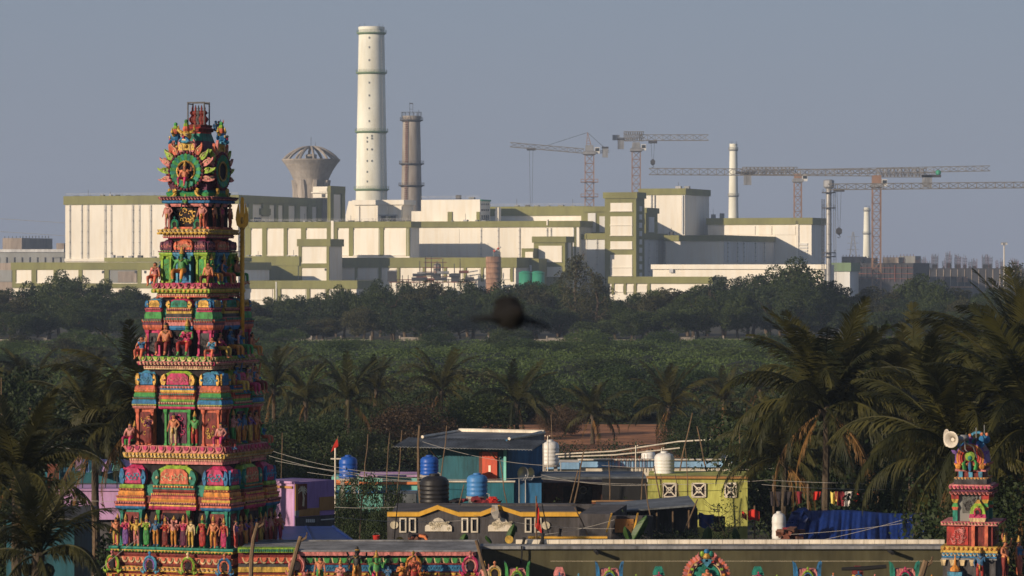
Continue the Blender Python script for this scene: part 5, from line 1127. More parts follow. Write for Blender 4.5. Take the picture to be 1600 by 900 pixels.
for x in (-.22,-.11,0,.11,.22):
    b = MB(); b.lathe([(.06,0),(.10,.03),(.05,.07),(.12,.16),(.13,.24),(.06,.32),(.05,.36),(.10,.40),(.09,.46),(.03,.52),(.04,.57),(.005,.70)], 10, 'maroon' if x else 'stone_dark', (x,0,zb)); b.build('finial', gop, True)
# statues on every storey (front, then the shaded right side)
q = random.Random(21)
def yoff(py): return wd(py)
row1 = [(-2.02,'hip',0,2,0,('skin','yellow','red')),(-1.66,'hold',1,1,0,('skin','violet','magenta')),(-1.26,'raise',0,2,1,('yellow','rose','gold')),(-.90,'join',1,1,0,('skin_pink','green','lime')),(-.55,'bless',0,1,1,('skin_blue','orange','blue')),(-.22,'join',1,1,0,('skin','maroon','red')),(.10,'bless',0,3,1,('skin_pink','orange','orange')),(.44,'raise',1,1,0,('skin','plum','magenta')),(.72,'down',0,2,0,('cream','yellow','yellow')),(1.13,'bless',1,1,0,('skin_green','red','red')),(1.52,'hip',0,1,0,('skin','orange','violet')),(1.90,'down',1,1,0,('skin','magenta','red'))]
for u, ar, fe, crn, be, cl in row1: statue(gop, fpt('front', u, 2.12, gz(854)), .92+q.uniform(-.03,.05), q.uniform(-.15,.15), False, ar, bool(fe), crn, bool(be), be == 1, cl)
for i in range(10): statue(gop, fpt('right', -1.8+i*.4, 2.18, gz(854)), .92, R(90)+q.uniform(-.15,.15), False, q.choice(list(ARMS)), i % 2 == 0, q.choice([1,1,2]), q=q)
for i in range(8): statue(gop, fpt('left', -1.7+i*.48, 2.18, gz(854)), .92, R(-90)+q.uniform(-.15,.15), False, q.choice(list(ARMS)), i % 2 == 0, 1, q=q)
o2 = wd(697)[1]
for u, sit, ar, fe, crn, cl, py in ((-1.68,1,'bless',0,2,('skin_pink','magenta','red'),692),(-.98,0,'join',1,0,('skin','maroon','plum'),697),(-.08,0,'hip',0,2,('skin','cream','blue'),697),(.68,0,'bless',0,1,('skin_green','red','orange'),697),(1.62,1,'hip',0,2,('skin_pink','magenta','rose'),690)):
    statue(gop, fpt('front', u, o2-.12, gz(py)), (1.0 if sit else 1.04), 0, bool(sit), ar, bool(fe), crn, False, False, cl)
for i, (u, sit) in enumerate(((-1.5,1),(-.9,0),(-.5,0),(-.05,0),(.45,0),(.95,0),(1.5,1))): statue(gop, fpt('right', u, wd(697)[0]-.1, gz(695)), 1.02, R(90), bool(sit), q.choice(list(ARMS)), i % 2 == 0, q.choice([1,2]), q=q)
for i, u in enumerate((-1.4,-.5,.4,1.4)): statue(gop, fpt('left', u, wd(697)[0]-.1, gz(695)), 1.0, R(-90), i in (0,3), q.choice(list(ARMS)), i % 2 == 0, 1, q=q)
o3 = wd(557)[1]
for u, ar, fe, crn, cl, py, h in ((-1.30,'raise',1,0,('skin','coral','blue'),555,1.0),(-.42,'bless',0,2,('skin','maroon','gold'),546,1.35),(.36,'hold',1,1,('skin_green','red','magenta'),546,1.35),(1.26,'join',1,0,('skin','coral','sky'),555,1.0)):
    statue(gop, fpt('front', u, o3-.05, gz(py)), h, 0, True, ar, bool(fe), crn, False, False, cl)
for i, (u, h) in enumerate(((-1.1,1.1),(-.3,1.3),(.5,1.3),(1.5,1.0))): statue(gop, fpt('right', u, wd(557)[0]-.05, gz(552)), h, R(90), True, q.choice(list(ARMS)), i % 2 == 0, 2, q=q)
for i, u in enumerate((-1.2,0,1.2)): statue(gop, fpt('left', u, wd(557)[0]-.05, gz(552)), 1.1, R(-90), True, 'bless', i == 1, 1, q=q)
for i, (u, py) in enumerate(((-.2,588),(.7,592),(1.3,590))): statue(gop, fpt('right', u, wd(600)[0]+.0, gz(py+20)), 1.25, R(90), True, 'raise', False, 2, True, q=q)
o4 = wd(442)[1]
for u, ar, fe, crn, cl, py, h in ((-.98,'down',1,0,('skin','coral','rose'),440,1.05),(.0,'bless',0,1,('skin_green','orange','red'),433,1.35),(.96,'down',0,0,('skin','maroon','coral'),440,1.05)):
    statue(gop, fpt('front', u, o4-.08, gz(py)), h, 0, True, ar, bool(fe), crn, False, crn == 1, cl)
for i, u in enumerate((-1.0,0,1.05)): statue(gop, fpt('right', u, wd(442)[0]-.08, gz(437)), 1.15, R(90), True, 'bless', i == 1, 1, q=q)
for i, u in enumerate((-.9,.1,.9)): statue(gop, fpt('left', u, wd(442)[0]-.08, gz(437)), 1.1, R(-90), True, 'hip', False, 1, q=q)
for i, (u, cl) in enumerate(((-.66,('skin_pink','skin_pink','skin_pink')),(.60,('skin_pink','coral','skin_pink')))): statue(gop, fpt('front', u, b_+.05, gz(357)), .86, 0, False, 'hip', False, 0, True, False, cl)
for i, u in enumerate((-.6,.0,.65)): statue(gop, fpt('right', u, a+.05, gz(357)), .84, R(90), False, 'hip', i == 1, 2, q=q)
for i, u in enumerate((.2,.45)): statue(gop, fpt('right', u, .55, gz(205)), .7, R(60), True, 'raise', False, 0, True, False, (['skin_blue','coral'][i],'blue','green'))
# brass trident standing on the third ledge
tp = gop.matrix_basis @ fpt('right', .62, wd(565)[0]-.02, 0)
D = tp.y; trd = thing('brass_trident', 'tall golden trident standing against the shaded side of the temple tower', 'trident', (xat(378.5, D), D, zat(570, D)))
hh = zat(356, D)-zat(570, D); b = MB(); b.tube([(0,0,0),(0,0,hh)], [.08,.07], 10, 'brass')
for i in range(26): b.ball((-.06,-.02,hh*(.1+.9*i/26)), .035, 'gold', 6, 4)
b.build('shaft', trd, True); b = MB(); k = GK
b.slab([(x*k, y*k) for x, y in ((-4,0),(4,0),(8.5,4),(10,12),(9.5,22),(7,32),(5.5,40),(4.5,33),(4.6,24),(3.8,20),(3.2,28),(3,38),(2.4,48),(-1.6,49),(-2.8,38),(-3,28),(-3.4,22),(-4.4,24),(-5,32),(-5.6,38),(-7.2,35),(-9.2,26),(-10.5,14),(-8.5,4))][::-1], (0,-.07,hh), (1,0,0), (0,0,1), (0,.14,0), 'brass'); b.build('prongs', trd)
b = MB(); b.ball((0,-.07,hh+.25), (.05,.05,.12), 'gold', 8, 5); b.lathe([(.07,0),(.1,.04),(.07,.08)], 10, 'gold', (0,0,hh-.06)); b.build('boss', trd, True)
def lump(b, c, r, m_, q):
    o = len(b.v); b.ball(c, r, m_, 7, 5)
    for i in range(o, len(b.v)): x, y, z = b.v[i]; b.v[i] = (x+q.uniform(-.4,.4)*r[0], y+q.uniform(-.3,.3)*r[1], z+q.uniform(-.35,.35)*r[2])
# ------------------------------------------------------------------ temple wall and roof in front
def wbox(name, parent, x0, x1, y0, y1, D, dd, mat, D0=None, label=None):      # box seen between picture corners at distance D, dd deep
    b = MB(); b.box(xat(x0,D), xat(x1,D), D, D+dd, zat(y1,D), zat(y0,D), mat); return b.build(name, parent, off=parent.location if parent else None, label=label)
tw = thing('temple_wall', 'long olive temple wall with grey lip and white tiled coping', 'wall', (xat(1110,118), 118, 0))
D = 118; b = MB(); b.box(xat(752,D), xat(1477,D), D, D+.3, 0, zat(858,D), 'plaster_olive'); b.build('wall', tw, off=tw.location)
b = MB(); b.box(xat(750,D), xat(1478,D), D-.14, D+1.0, zat(857.5,D), zat(853,D), 'slab_grey'); b.build('lip', tw, off=tw.location)
x = 806
while x < 1472: wbox('coping_tile', tw, x, min(x+16.5, 1476), 843.5, 849.8, D+.75, .25, 'tile_white'); x += 17
wbox('painted_line', tw, 860, 1478, 876.5, 877, D-.012, .02, 'cream_plaster')
for x in (929, 1388):
    b = MB(); p = W(x, 860, D); b.tube([p+Vector((0,.1,0)), p+Vector((.08,-.55,-.05))], .06, 8, 'black'); b.build('water_spout', tw, off=tw.location)
hall = thing('temple_hall', 'grey flat roofed temple hall with green petals and blue scroll bands', 'temple hall', (xat(560,117), 117, 0))
D = 115.4; X0, X1 = xat(372,D), xat(746,D)
b = MB(); b.box(X0, X1, D, D+4.2, zat(862,D), zat(860,D), 'slab_grey'); b.box(X0, X1, D+3.9, D+4.2, zat(860,D), zat(858.5,D), 'slab_grey'); b.build('roof_slab', hall, off=hall.location)
zt = lambda y: zat(y, D)
b = MB(); b.box(X0, X1, D+.35, D+3.8, 0, zt(862)-.01, 'stone_dark'); b.build('wall', hall, off=hall.location)
hx0 = xat(462, D)
for (y0, y1, m_, pr) in ((862.2,868.5,'rose',.12),(880,882.5,'maroon',.14),(882.5,893,'blue',.10),(893,895,'maroon',.14),(895,899,'stone_dark',.10),(899,912,'coral',.15)):
    b = MB(); b.box(hx0, X1-.05, D+.35-pr-.2, D+.35, zt(y1)+.002, zt(y0), m_); b.build('moulding', hall, off=hall.location)
for (y0, y1, m_, pr) in ((855.5,863,'lime',.25),(863,870,'maroon',.05),(870,880,'red',.12),(880,886,'stone_dark',.05),(886,894,'yellow',.12),(894,898,'maroon',.05),(898,912,'orange',.15)):
    b = MB(); b.box(X0, hx0-.02, D+.25-pr-.15, D+.35, zt(y1)+.002, zt(y0), m_); b.build('moulding', hall, off=hall.location)
def hpetals(x0, x1, y, w, h, m1, m2, dd, thick=.05):
    a, c_ = xat(x0, D), xat(x1, D); n = max(1, int((c_-a)/w))
    for i in range(n):
        uc = a+(c_-a)*(i+.5)/n; b = MB(); ww = (c_-a)/n
        for s_, mt, pr in ((.47, m2, thick), (.34, m1, thick*1.6)):
            b.slab([(-ww*s_,0)]+[(-ww*s_*math.cos(math.pi*k/6), -h*(s_/.47)*math.sin(math.pi*k/6)) for k in range(1,6)]+[(ww*s_,0)], (uc, D+dd-pr, zt(y)), (1,0,0), (0,0,1), (0,pr+.02,0), mt)
        b.build('petal', hall, off=hall.location)
hpetals(464, 744, 872, .265, .24, 'green', 'cream', .10); hpetals(378, 460, 871, .265, .2, 'coral', 'cream', .02)
hpetals(464, 744, 895, .2, .12, 'yellow', 'gold', .06)
b = MB(); q = random.Random(9)
for i in range(70):
    u = hx0+(X1-hx0)*i/70+.03; r = .05; b.tube([(u+r*math.cos(k*1.2), D+.03, zt(887.8)+r*math.sin(k*1.2)*(1 if i % 2 else -1)) for k in range(5)], .013, 4, 'sky')
b.build('scroll', hall, off=hall.location, kind='stuff')
b = MB()
for i in range(26): b.box(X0+.05+i*.067, X0+.05+i*.067+.035, D-.17, D-.14, zt(861.5), zt(857.5), 'teal')
b.build('dentil_row', hall, off=hall.location, kind='stuff')
for x, c_ in ((464,('rose','maroon','skin')),(646,('orange','coral','gold')),(735,('magenta','rose','rose'))):
    o = kudu(hall, (0,0,0), .56, *c_); o.location = Vector((xat(x,D), D-.1, zt(884)))-hall.location
stt = [(414,'down',None,0),(500,'down',('skin','green','red'),0),(532,'join',('skin_pink','magenta','gold'),1),(558,'bless',('hair','orange','violet'),2),(588,'bless',('skin_green','magenta','red'),1),(607,'join',('skin_blue','blue','blue'),0),(628,'join',('skin','coral','orange'),0),(647,'hip',('skin','red','coral'),0),(757,'raise',('skin_pink','rose','sky'),1)]
lab = ['','dark haired deity statue in red, leftmost before the blue scroll band','pink seated looking deity statue with golden cap','dark violet deity statue rising highest before the hall','green faced deity statue with tall golden crown','small blue figure statue between the crowned and the red figures','smaller of the two red skinned statues with black hair','larger of the two red skinned statues with black hair','pink figure statue at the right end of the hall']
for i, (x, ar, cl, crn) in enumerate(stt):
    if not i: continue
    Dp = D-.75; hgt = [0,1.0,1.0,1.35,1.25,.8,1.0,1.15,.9][i]; ytop = [0,872,874,854,862,885,880,871,878][i]
    o = statue(None, (xat(x,Dp), Dp, zat(ytop,Dp)-hgt*(1.09 if crn == 1 else 1.03 if crn == 2 else .94)), hgt, q.uniform(-.5,.3), False, ar, i in (6,7), crn, False, i in (3,4), cl)
    tag(o, lab[i], 'statue', 'statues before the temple hall')
# little roof shrines along the bottom edge
GS = 'small painted shrines along the foot of the olive wall'
def shrine(x, ytop, w, kind, cols, label, D=114.5):
    k = D/F; X = xat(x, D); zt_ = zat(ytop, D); t = thing('roof_shrine', label, 'shrine', (X, D, 0), 0, GS); W_ = w*k; c1, c2, c3, c4 = cols
    b = MB(); b.box(-W_/2, W_/2, -.2, .25, 0, zt_-.55, c4); b.build('base', t)
    if kind == 'barrel':
        b = MB(); b.rect([(W_*.34,.22,zt_-.56),(W_*.36,.24,zt_-.45),(W_*.34,.2,zt_-.28),(W_*.28,.12,zt_-.22)], mats=[c2,c1,c1]); b.build('vault', t)
        for s_ in (-1, 1):
            b = MB(); b.slab([(x_*s_, z_) for x_, z_ in (((W_*.34),-.6),((W_*.48),-.6),((W_*.5),-.2),((W_*.53),0),((W_*.44),-.05),((W_*.38),-.2))][::s_], (0,-.27,zt_), (1,0,0), (0,0,1), (0,.5,0), c3); b.build('horn_gable', t)
        for j in range(7): b = MB(); b.rect([(.035,.02,zt_-.34),(.03,.02,zt_-.24)], (-W_*.27+W_*.09*j,-.2,0), mat='rose'); b.build('petal', t)
        o = kudu(t, (0,-.30,zt_-.50), .4, c2, c3, c2)
    elif kind == 'knob':
        kudu(t, (0,0,zt_-.42), W_*.95, c1, c2, c3)
    elif kind == 'dome':
        b = MB(); b.rect([(W_*.5,.25,zt_-.56),(W_*.48,.28,zt_-.45),(W_*.3,.2,zt_-.28),(W_*.38,.24,zt_-.26),(W_*.34,.2,zt_-.16),(W_*.2,.1,zt_)], mats=[c2,c2,'plum',c1,c1]); b.build('vault', t); kudu(t, (0,-.3,zt_-.42), .32, c3, c2, c3)
    return t
shrine(773, 876, 24, 'knob', ('cream','yellow','skin','plaster_olive'), 'cream and yellow ring ornament beside the right end of the temple hall')
shrine(808, 877, 38, 'barrel', ('rose','lime','green','plum'), 'pink barrel shrine with a dark box and green horns, leftmost of its kind')
shrine(874, 886, 24, 'dome', ('rose','yellow','blue','plum'), 'domed shrine with pink cap over yellow, left of the first blue ring ornament')
shrine(904, 887, 14, 'knob', ('sky','magenta','sky','plaster_olive'), 'small blue and pink ring ornament between a domed shrine and a barrel shrine')
shrine(952, 877, 42, 'barrel', ('rose','lime','blue','coral'), 'pink barrel shrine with blue horns left of the big arch')
shrine(994, 888, 14, 'knob', ('lime','gold','lime','plaster_olive'), 'small green ring ornament left of the big arch, beside the blue horned shrine')
shrine(1029, 885, 24, 'dome', ('teal','rose','magenta','plum'), 'teal capped pink cupola just left of the big arch')
shrine(1184, 885, 24, 'dome', ('teal','rose','magenta','plum'), 'teal capped pink cupola just right of the big arch')
shrine(1214, 889, 14, 'knob', ('lime','gold','lime','plaster_olive'), 'small green ring ornament right of the big arch')
shrine(1261, 877, 42, 'barrel', ('rose','lime','blue','coral'), 'pink barrel shrine with blue horns right of the big arch')
shrine(1302, 886, 14, 'knob', ('sky','violet','skin','plaster_olive'), 'small blue grey ring ornament behind the dark branch')
shrine(1340, 884, 22, 'dome', ('maroon','yellow','blue','plum'), 'yellow cupola with blue ring near the dark branch')
shrine(1367, 888, 14, 'knob', ('rose','magenta','rose','plaster_olive'), 'small pink ring ornament left of the green horned shrine')
shrine(1413, 877, 44, 'barrel', ('rose','magenta','teal','lime'), 'pink barrel shrine with teal horns, rightmost of its kind')
shrine(1456, 889, 14, 'knob', ('coral','magenta','orange','plaster_olive'), 'small orange ring ornament, rightmost on the wall')
# big arch niche
D = 114; k = D/F; ar = thing('arch_niche', 'large rose coloured arch with a green niche and a standing figure', 'niche', (xat(1104,D), D, 0)); zc = zat(902,D)
b = MB(); b.slab([(30*k*math.cos(2*math.pi*i/24),30*k*math.sin(2*math.pi*i/24)) for i in range(24)], (0,0,zc), (1,0,0), (0,0,1), (0,.3,0), 'plum'); b.build('backing', ar)
b = MB(); b.slab([(21*k*math.cos(2*math.pi*i/24),21*k*math.sin(2*math.pi*i/24)) for i in range(24)], (0,-.04,zc), (1,0,0), (0,0,1), (0,.1,0), 'teal'); b.build('niche', ar)
for i in range(30):
    th = R(-20+220*i/29)
    if abs(math.degrees(th)-90) < 12: continue
    d = Vector((math.cos(th),0,math.sin(th))); t_ = Vector((-d.z,0,d.x)); p = d*33*k; b = MB(); b.slab([(-1.9*k,-4*k),(1.9*k,-4*k),(2.2*k,2.5*k),(0,5*k),(-2.2*k,2.5*k)][::-1], p+Vector((0,-.02,zc)), t_, d, (0,.16,0), 'rose' if i % 2 else 'coral'); b.build('arch_petal', ar)
for r, m_, w in ((26.5,'plum',2.6),(23,'cream',.9),(29,'gold',.9)):
    b = MB(); b.tube([(r*k*math.cos(R(-25+230*i/28)), -.06, zc+r*k*math.sin(R(-25+230*i/28))) for i in range(29)], w*k, 6, m_); b.build('arch_band', ar)
for i, m_ in enumerate(('orange','lime','cream','red','blue','red','cream','lime','orange')):
    th = R(10+160*i/8); d = Vector((math.cos(th),0,math.sin(th))); b = MB(); b.cbox(Vector((0,-.13,zc))+d*26.5*k, .09, .06, .07, m_); b.build('inlay', ar)
b = MB(); c_ = Vector((0,-.08,zc+33*k)); b.ball(tuple(c_), (.13,.1,.12), 'gold', 8, 5); b.ball(tuple(c_+Vector((0,0,.15))), (.09,.08,.09), 'blue', 8, 5)
for s_ in (-1,1): b.ball(tuple(c_+Vector((s_*.14,0,.08))), (.08,.07,.1), 'lime' if s_ < 0 else 'teal', 7, 4); b.tube([c_+Vector((s_*.2,0,-.1)), c_+Vector((s_*.3,0,.02)), c_+Vector((s_*.25,0,.12))], [.07,.06,.02], 6, 'rose')
b.slab([(-.2,0),(0,-.22),(.2,0),(.08,.04),(-.08,.04)], c_+Vector((0,-.08,-.12)), (1,0,0), (0,0,1), (0,.08,0), 'sky'); b.build('mask', ar)
o = statue(None, (xat(1105,113.8), 113.8, zat(890,113.8)-.94), 1.0, 0, False, 'join', False, 0, False, False, ('skin','skin','skin')); tag(o, 'brown figure statue standing in the green arch niche', 'statue')

# ------------------------------------------------------------------ right tower with loudspeakers
D = 110; k = D/F; rt = thing('corner_tower', 'small painted corner tower with an orange horseshoe arch below the loudspeakers', 'temple tower', (xat(1520,D), D, 0), R(-14))
tz = lambda y: zat(y, D)
def rb(hx, hy, y0, y1, m_, c=(0,0), hx1=None, hy1=None, bulge=0, name='moulding'): return ring_band(rt, hx, hy, tz(y0)+.002, tz(y1)-.002, m_, bulge, name, hx1, hy1, c)
def rp(hx, hy, y, w, h, m1, m2):
    petal_row(rt, 'front', -hx, hx, hy+.01, tz(y), w, h, m1, m2, thick=.03); petal_row(rt, 'right', -hy, hy, hx+.01, tz(y), w, h, m1, m2, thick=.03)
b = MB(); b.rect([(.80,.95,0),(.80,.95,tz(868)),(.42,.6,tz(867)),(.42,.6,tz(752))], mats=['stone_dark','niche','shade_grey']); b.build('core', rt)
rb(.83,.98,868,860,'blue'); rb(.86,1.0,860,850,'yellow'); rb(.7,.85,850,815,'maroon'); rb(.86,.98,818,812,'rose')
relief(rt, 'front', -.36, .88, tz(848), tz(820), .64, 'red', 'rose', 3); rp(.86,1.0,851,.14,.10,'yellow','orange')
for x in (.12, .52): b = MB(); b.rect([(.05,.05,tz(850)),(.05,.05,tz(818))], (x,-.92,0), mat='coral'); b.build('pilaster', rt)
b = MB(); b.rect([(.22,.2,tz(812)),(.26,.22,tz(806)),(.24,.2,tz(800)),(.20,.18,tz(790)),(.10,.1,tz(784)),(.03,.03,tz(778))], (.25,-.72,0), mats=['cream','magenta','lime','lime','gold']); b.build('cupola', rt)
kudu(rt, (.25,-.95,tz(797)), .24, 'magenta', 'red', 'gold'); b = MB(); b.lathe([(.05,0),(.02,.12),(.01,.3)], 6, 'niche', (.25,-.72,tz(780))); b.build('finial', rt)
for sx in (-1,1):
    for sy in (-1,1):
        p = (sx*.46, sy*.62, 0); b = MB(); b.rect([(.07,.07,tz(868)),(.07,.07,tz(795)),(.1,.1,tz(790)),(.06,.06,tz(784)),(.11,.11,tz(778)),(.11,.11,tz(770))], p, mats=['teal','coral','green','yellow','red']); b.build('column', rt)
rb(.62,.80,762,755,'rose',bulge=.02); rb(.56,.74,770,762,'plum'); rp(.64,.82,757,.12,.10,'magenta','rose'); rb(.50,.66,755,746,'stone_dark'); rb(.48,.62,749,744,'gold',bulge=.03)
rb(.40,.55,744,735,'maroon')
for x in (-.3,0,.3): b = MB(); b.rect([(.06,.05,tz(744)),(.06,.05,tz(735))], (x,-.56,0), mat='sky'); b.build('block', rt)
rb(.47,.62,735,731,'rose'); b = MB(); b.rect([(.44,.6,tz(731)),(.48,.64,tz(722)),(.44,.58,tz(706)),(.34,.48,tz(696)),(.2,.34,tz(688)),(.14,.28,tz(684))], mats=['plum','violet','plum','blue','niche']); b.build('vault', rt)
def ringarc(r, w, m_, yo, n='arch_band', a0=-30, a1=210):
    b = MB(); b.tube([(r*math.cos(R(a0+(a1-a0)*i/20)), -.64-yo, tz(714)+r*math.sin(R(a0+(a1-a0)*i/20))) for i in range(21)], w, 6, m_); b.build(n, rt)
b = MB(); b.slab([(.42*math.cos(2*math.pi*i/20),.42*math.sin(2*math.pi*i/20)) for i in range(20)], (0,-.66,tz(714)), (1,0,0), (0,0,1), (0,.1,0), 'maroon'); b.build('arch_back', rt)
ringarc(.40,.035,'orange',.02); ringarc(.33,.04,'coral',.04); ringarc(.26,.03,'red',.05); ringarc(.44,.03,'violet',.0)
b = MB(); b.slab([(.15*math.cos(2*math.pi*i/16),.15*math.sin(2*math.pi*i/16)) for i in range(16)], (0,-.74,tz(711)), (1,0,0), (0,0,1), (0,.08,0), 'lime'); b.ball((0,-.75,tz(714)), (.07,.03,.08), 'teal', 8, 5); b.build('shell', rt)
b = MB(); b.ball((0,-.72,tz(727)), (.06,.05,.16), 'blue', 7, 5); b.build('peacock_figure', rt)
for s_ in (-1,1): b = MB(); b.ball((s_*.36,-.7,tz(727)), (.10,.06,.09), 'orange', 7, 4); b.tube([(s_*.16,-.72,tz(732)),(s_*.2,-.72,tz(722)),(s_*.12,-.72,tz(716))], [.06,.05,.02], 5, 'green'); b.build('volute', rt)
rp(.5,.64,722,.11,.08,'coral','gold'); rp(.62,.80,766,.12,.09,'maroon','rose'); rp(.86,.98,812.5,.10,.07,'magenta','cream'); rp(.83,.98,861,.12,.08,'sky','cream'); rp(.48,.62,744,.10,.07,'orange','cream')
relief(rt, 'right', 0, .72, tz(846), tz(822), 1.2, 'maroon', 'gold', 8); relief(rt, 'front', 0, .60, tz(800), tz(772), .5, 'shade_grey', 'stone_dark', 4)
for s_ in (-1, 1):
    for j_ in range(4): b = MB(); th = R(18+28*j_); p_ = Vector((s_*.46*math.cos(th), -.67, tz(714)+.46*math.sin(th))); d_ = Vector((s_*math.cos(th), 0, math.sin(th)+.3)).normalized(); t_ = Vector((d_.z,0,-d_.x)); b.slab([(-.04,0),(.04,0),(.055,.08),(0,.17),(-.055,.08)], p_, t_, d_, (0,.05,0), ['violet','blue','plum','teal'][j_]); b.build('flame_leaf', rt)
b = MB(); b.tube([(.14+.24*math.cos(R(a_)), .05, tz(688)+.24*math.sin(R(a_))) for a_ in range(-20,201,20)], .045, 6, 'sky'); b.build('blue_ring', rt)
for x, yy, h in ((-.05,-.3,.2),(.3,-.2,.24),(.42,.1,.22)): b = MB(); b.ball((x,yy,tz(690)+h*.3), (.1,.1,h*.6), ('blue' if x > .2 else 'violet'), 7, 5); b.ball((x,yy,tz(690)+h), .06, 'skin', 6, 4); b.build('crest_figure', rt)
for i, (x, y_) in enumerate(((.1,0),(.34,.1))): b = MB(); b.tube([(x,y_,tz(690)),(x,y_,tz(668-i*4))], .012, 4, 'grey_metal'); b.build('rod', rt)
for i, (u, f_) in enumerate(((.2,'right'),(-.4,'right'))): statue(rt, fpt(f_, u, .95, tz(868)), .9, R(90), False, 'hip', i == 0, 1, q=q)
statue(rt, fpt('front', .35, 1.12, tz(905)), .95, 0, False, 'bless', False, 1, False, False, ('skin_blue','red','violet'))
b = MB(); b.lathe([(.16,0),(.15,.08),(.04,.2),(.015,.5)], 8, 'orange', (-.4,-1.15,tz(888))); b.build('finial', rt); b = MB(); b.box(-.62,-.18,-1.3,-.98,0,tz(889),'sky'); b.build('roof_block', rt)
for x in (-.78,-.5,-.2,.1): b = MB(); b.rect([(.05,.03,tz(880)),(.07,.04,tz(874)),(.09,.04,tz(871))], (x,-1.0,0), mat='cream'); b.build('bracket', rt)
rb(.84,1.0,871,868.5,'slab_grey')
tag(statue(None, (xat(1570,109), 109, zat(905,109)), 1.2, R(50), False, 'raise', False, 1, False, False, ('skin','maroon','teal')), 'shaded statue standing right of the corner tower', 'statue')
tag(statue(None, (xat(1592,109.5), 109.5, zat(900,109.5)), 1.1, R(50), False, 'hip', True, 1, False, False, ('skin','coral','blue')), 'shaded statue cut by the right picture edge', 'statue')
def horn(x, y, D, ang, s, label):
    t = thing('horn_loudspeaker', label, 'loudspeaker', (xat(x,D), D, zat(y,D)), ang, 'horn loudspeakers on the corner tower'); b = MB()
    prof = [(.03,0),(.035,.08),(.05,.16),(.085,.26),(.15,.34),(.21,.385),(.225,.39),(.225,.40),(.20,.395),(.14,.345),(.075,.27),(.04,.17),(.012,.12)]
    n = 20; vs = [(r*s*math.cos(2*math.pi*i/n), -z*s, r*s*math.sin(2*math.pi*i/n)) for r, z in prof for i in range(n)]
    b.add(vs, [(j*n+i, j*n+(i+1)%n, (j+1)*n+(i+1)%n, (j+1)*n+i) for j in range(len(prof)-1) for i in range(n)], 'horn'); b.build('bell', t, True)
    b = MB(); b.tube([(0,-.02*s,0),(0,.18*s,0)], .075*s, 12, 'grey_metal'); b.build('driver', t, True); b = MB(); b.tube([(0,-.25*s,0),(0,-.3*s,0)], [.03*s,.05*s], 10, 'horn'); b.build('phase_plug', t)
    b = MB(); b.tube([(0,.08*s,0),(.02,.1*s,-.3*s),(.12,.15*s,-.36*s)], .018, 5, 'grey_metal'); b.build('bracket', t); return t
horn(1497, 686, 108.6, R(-36), 1.12, 'cream horn loudspeaker facing the viewer, the nearer of the pair'); horn(1502, 684, 109, R(-75), 1.2, 'cream horn loudspeaker facing left, half hidden behind the other')
b = MB(); p = W(1497,686,108.9); o = MB().tube([(0,0,0),(.5,.3,-.25),(.62,.4,-.6)], .02, 5, 'grey_metal').build('speaker_bracket'); o.location = p; tag(o, 'thin metal arm holding the horn loudspeakers to the corner tower', 'bracket')

# ------------------------------------------------------------------ houses
def hthing(name, label, x, D, cat='house', group=None): return thing(name, label, cat, (xat(x,D), D, 0), 0, group)
# dark grey house with yellow wavy coping
D = 150; gh = hthing('grey_house', 'dark grey house with a wavy yellow coping and cream fan ornaments', 755, D); off = gh.location
top = [(605,803),(655,803),(684.5,792),(717,803),(751,803),(780,792),(814,803),(908,803)]
poly = [(xat(x,D)-off.x, zat(y,D)) for x, y in top]
b = MB(); b.slab([(poly[0][0],0)]+[(poly[-1][0],0)][::1]+poly[::-1], (0,0,0), (1,0,0), (0,0,1), (0,.3,0), 'plaster_dark'); b.build('wall', gh)
for i in range(len(poly)-1):
    (x0,z0),(x1,z1) = poly[i], poly[i+1]; b = MB(); b.slab([(x0,z0-.10),(x1,z1-.10),(x1,z1+.07),(x0,z0+.07)], (0,-.12,0), (1,0,0), (0,0,1), (0,.5,0), 'yellow_trim'); b.build('coping', gh)
b = MB(); b.box(poly[0][0]+.1, poly[-1][0]-.1, .3, 9, 0, zat(808,D), 'plaster_dark'); b.box(poly[3][0], poly[-1][0]+1.0, 7, 7.3, 0, zat(788,D+7), 'plaster_dark'); b.build('body', gh)
b = MB(); b.box(poly[0][0]+.2, poly[0][0]+2.9, 4, 7, 0, zat(800,D+4), 'roof_sheet'); b.build('roof_shed', gh)
for x0, x1 in ((624,635),(639,650),(721,731.5),(736,747),(820,830.5),(835,846)):
    f_ = MB(); a0, a1 = xat(x0,D)-off.x, xat(x1,D)-off.x; z0, z1 = zat(832,D), zat(809,D); w_ = .06
    f_.box(a0,a0+w_,-.07,.02,z0,z1,'tile_white'); f_.box(a1-w_,a1,-.07,.02,z0,z1,'tile_white'); f_.box(a0+w_,a1-w_,-.07,.02,z0,z0+w_,'tile_white'); f_.box(a0+w_,a1-w_,-.07,.02,z1-w_,z1,'tile_white'); fo = f_.build('window', gh)
    b = MB(); b.box(a0+w_,a1-w_,-.012,.01,z0+w_,z1-w_,'glass_dark'); b.build('opening', fo); b = MB(); b.box((a0+a1)/2-.012,(a0+a1)/2+.012,-.03,-.012,z0+w_,z1-w_,'niche'); b.build('mullion', fo)
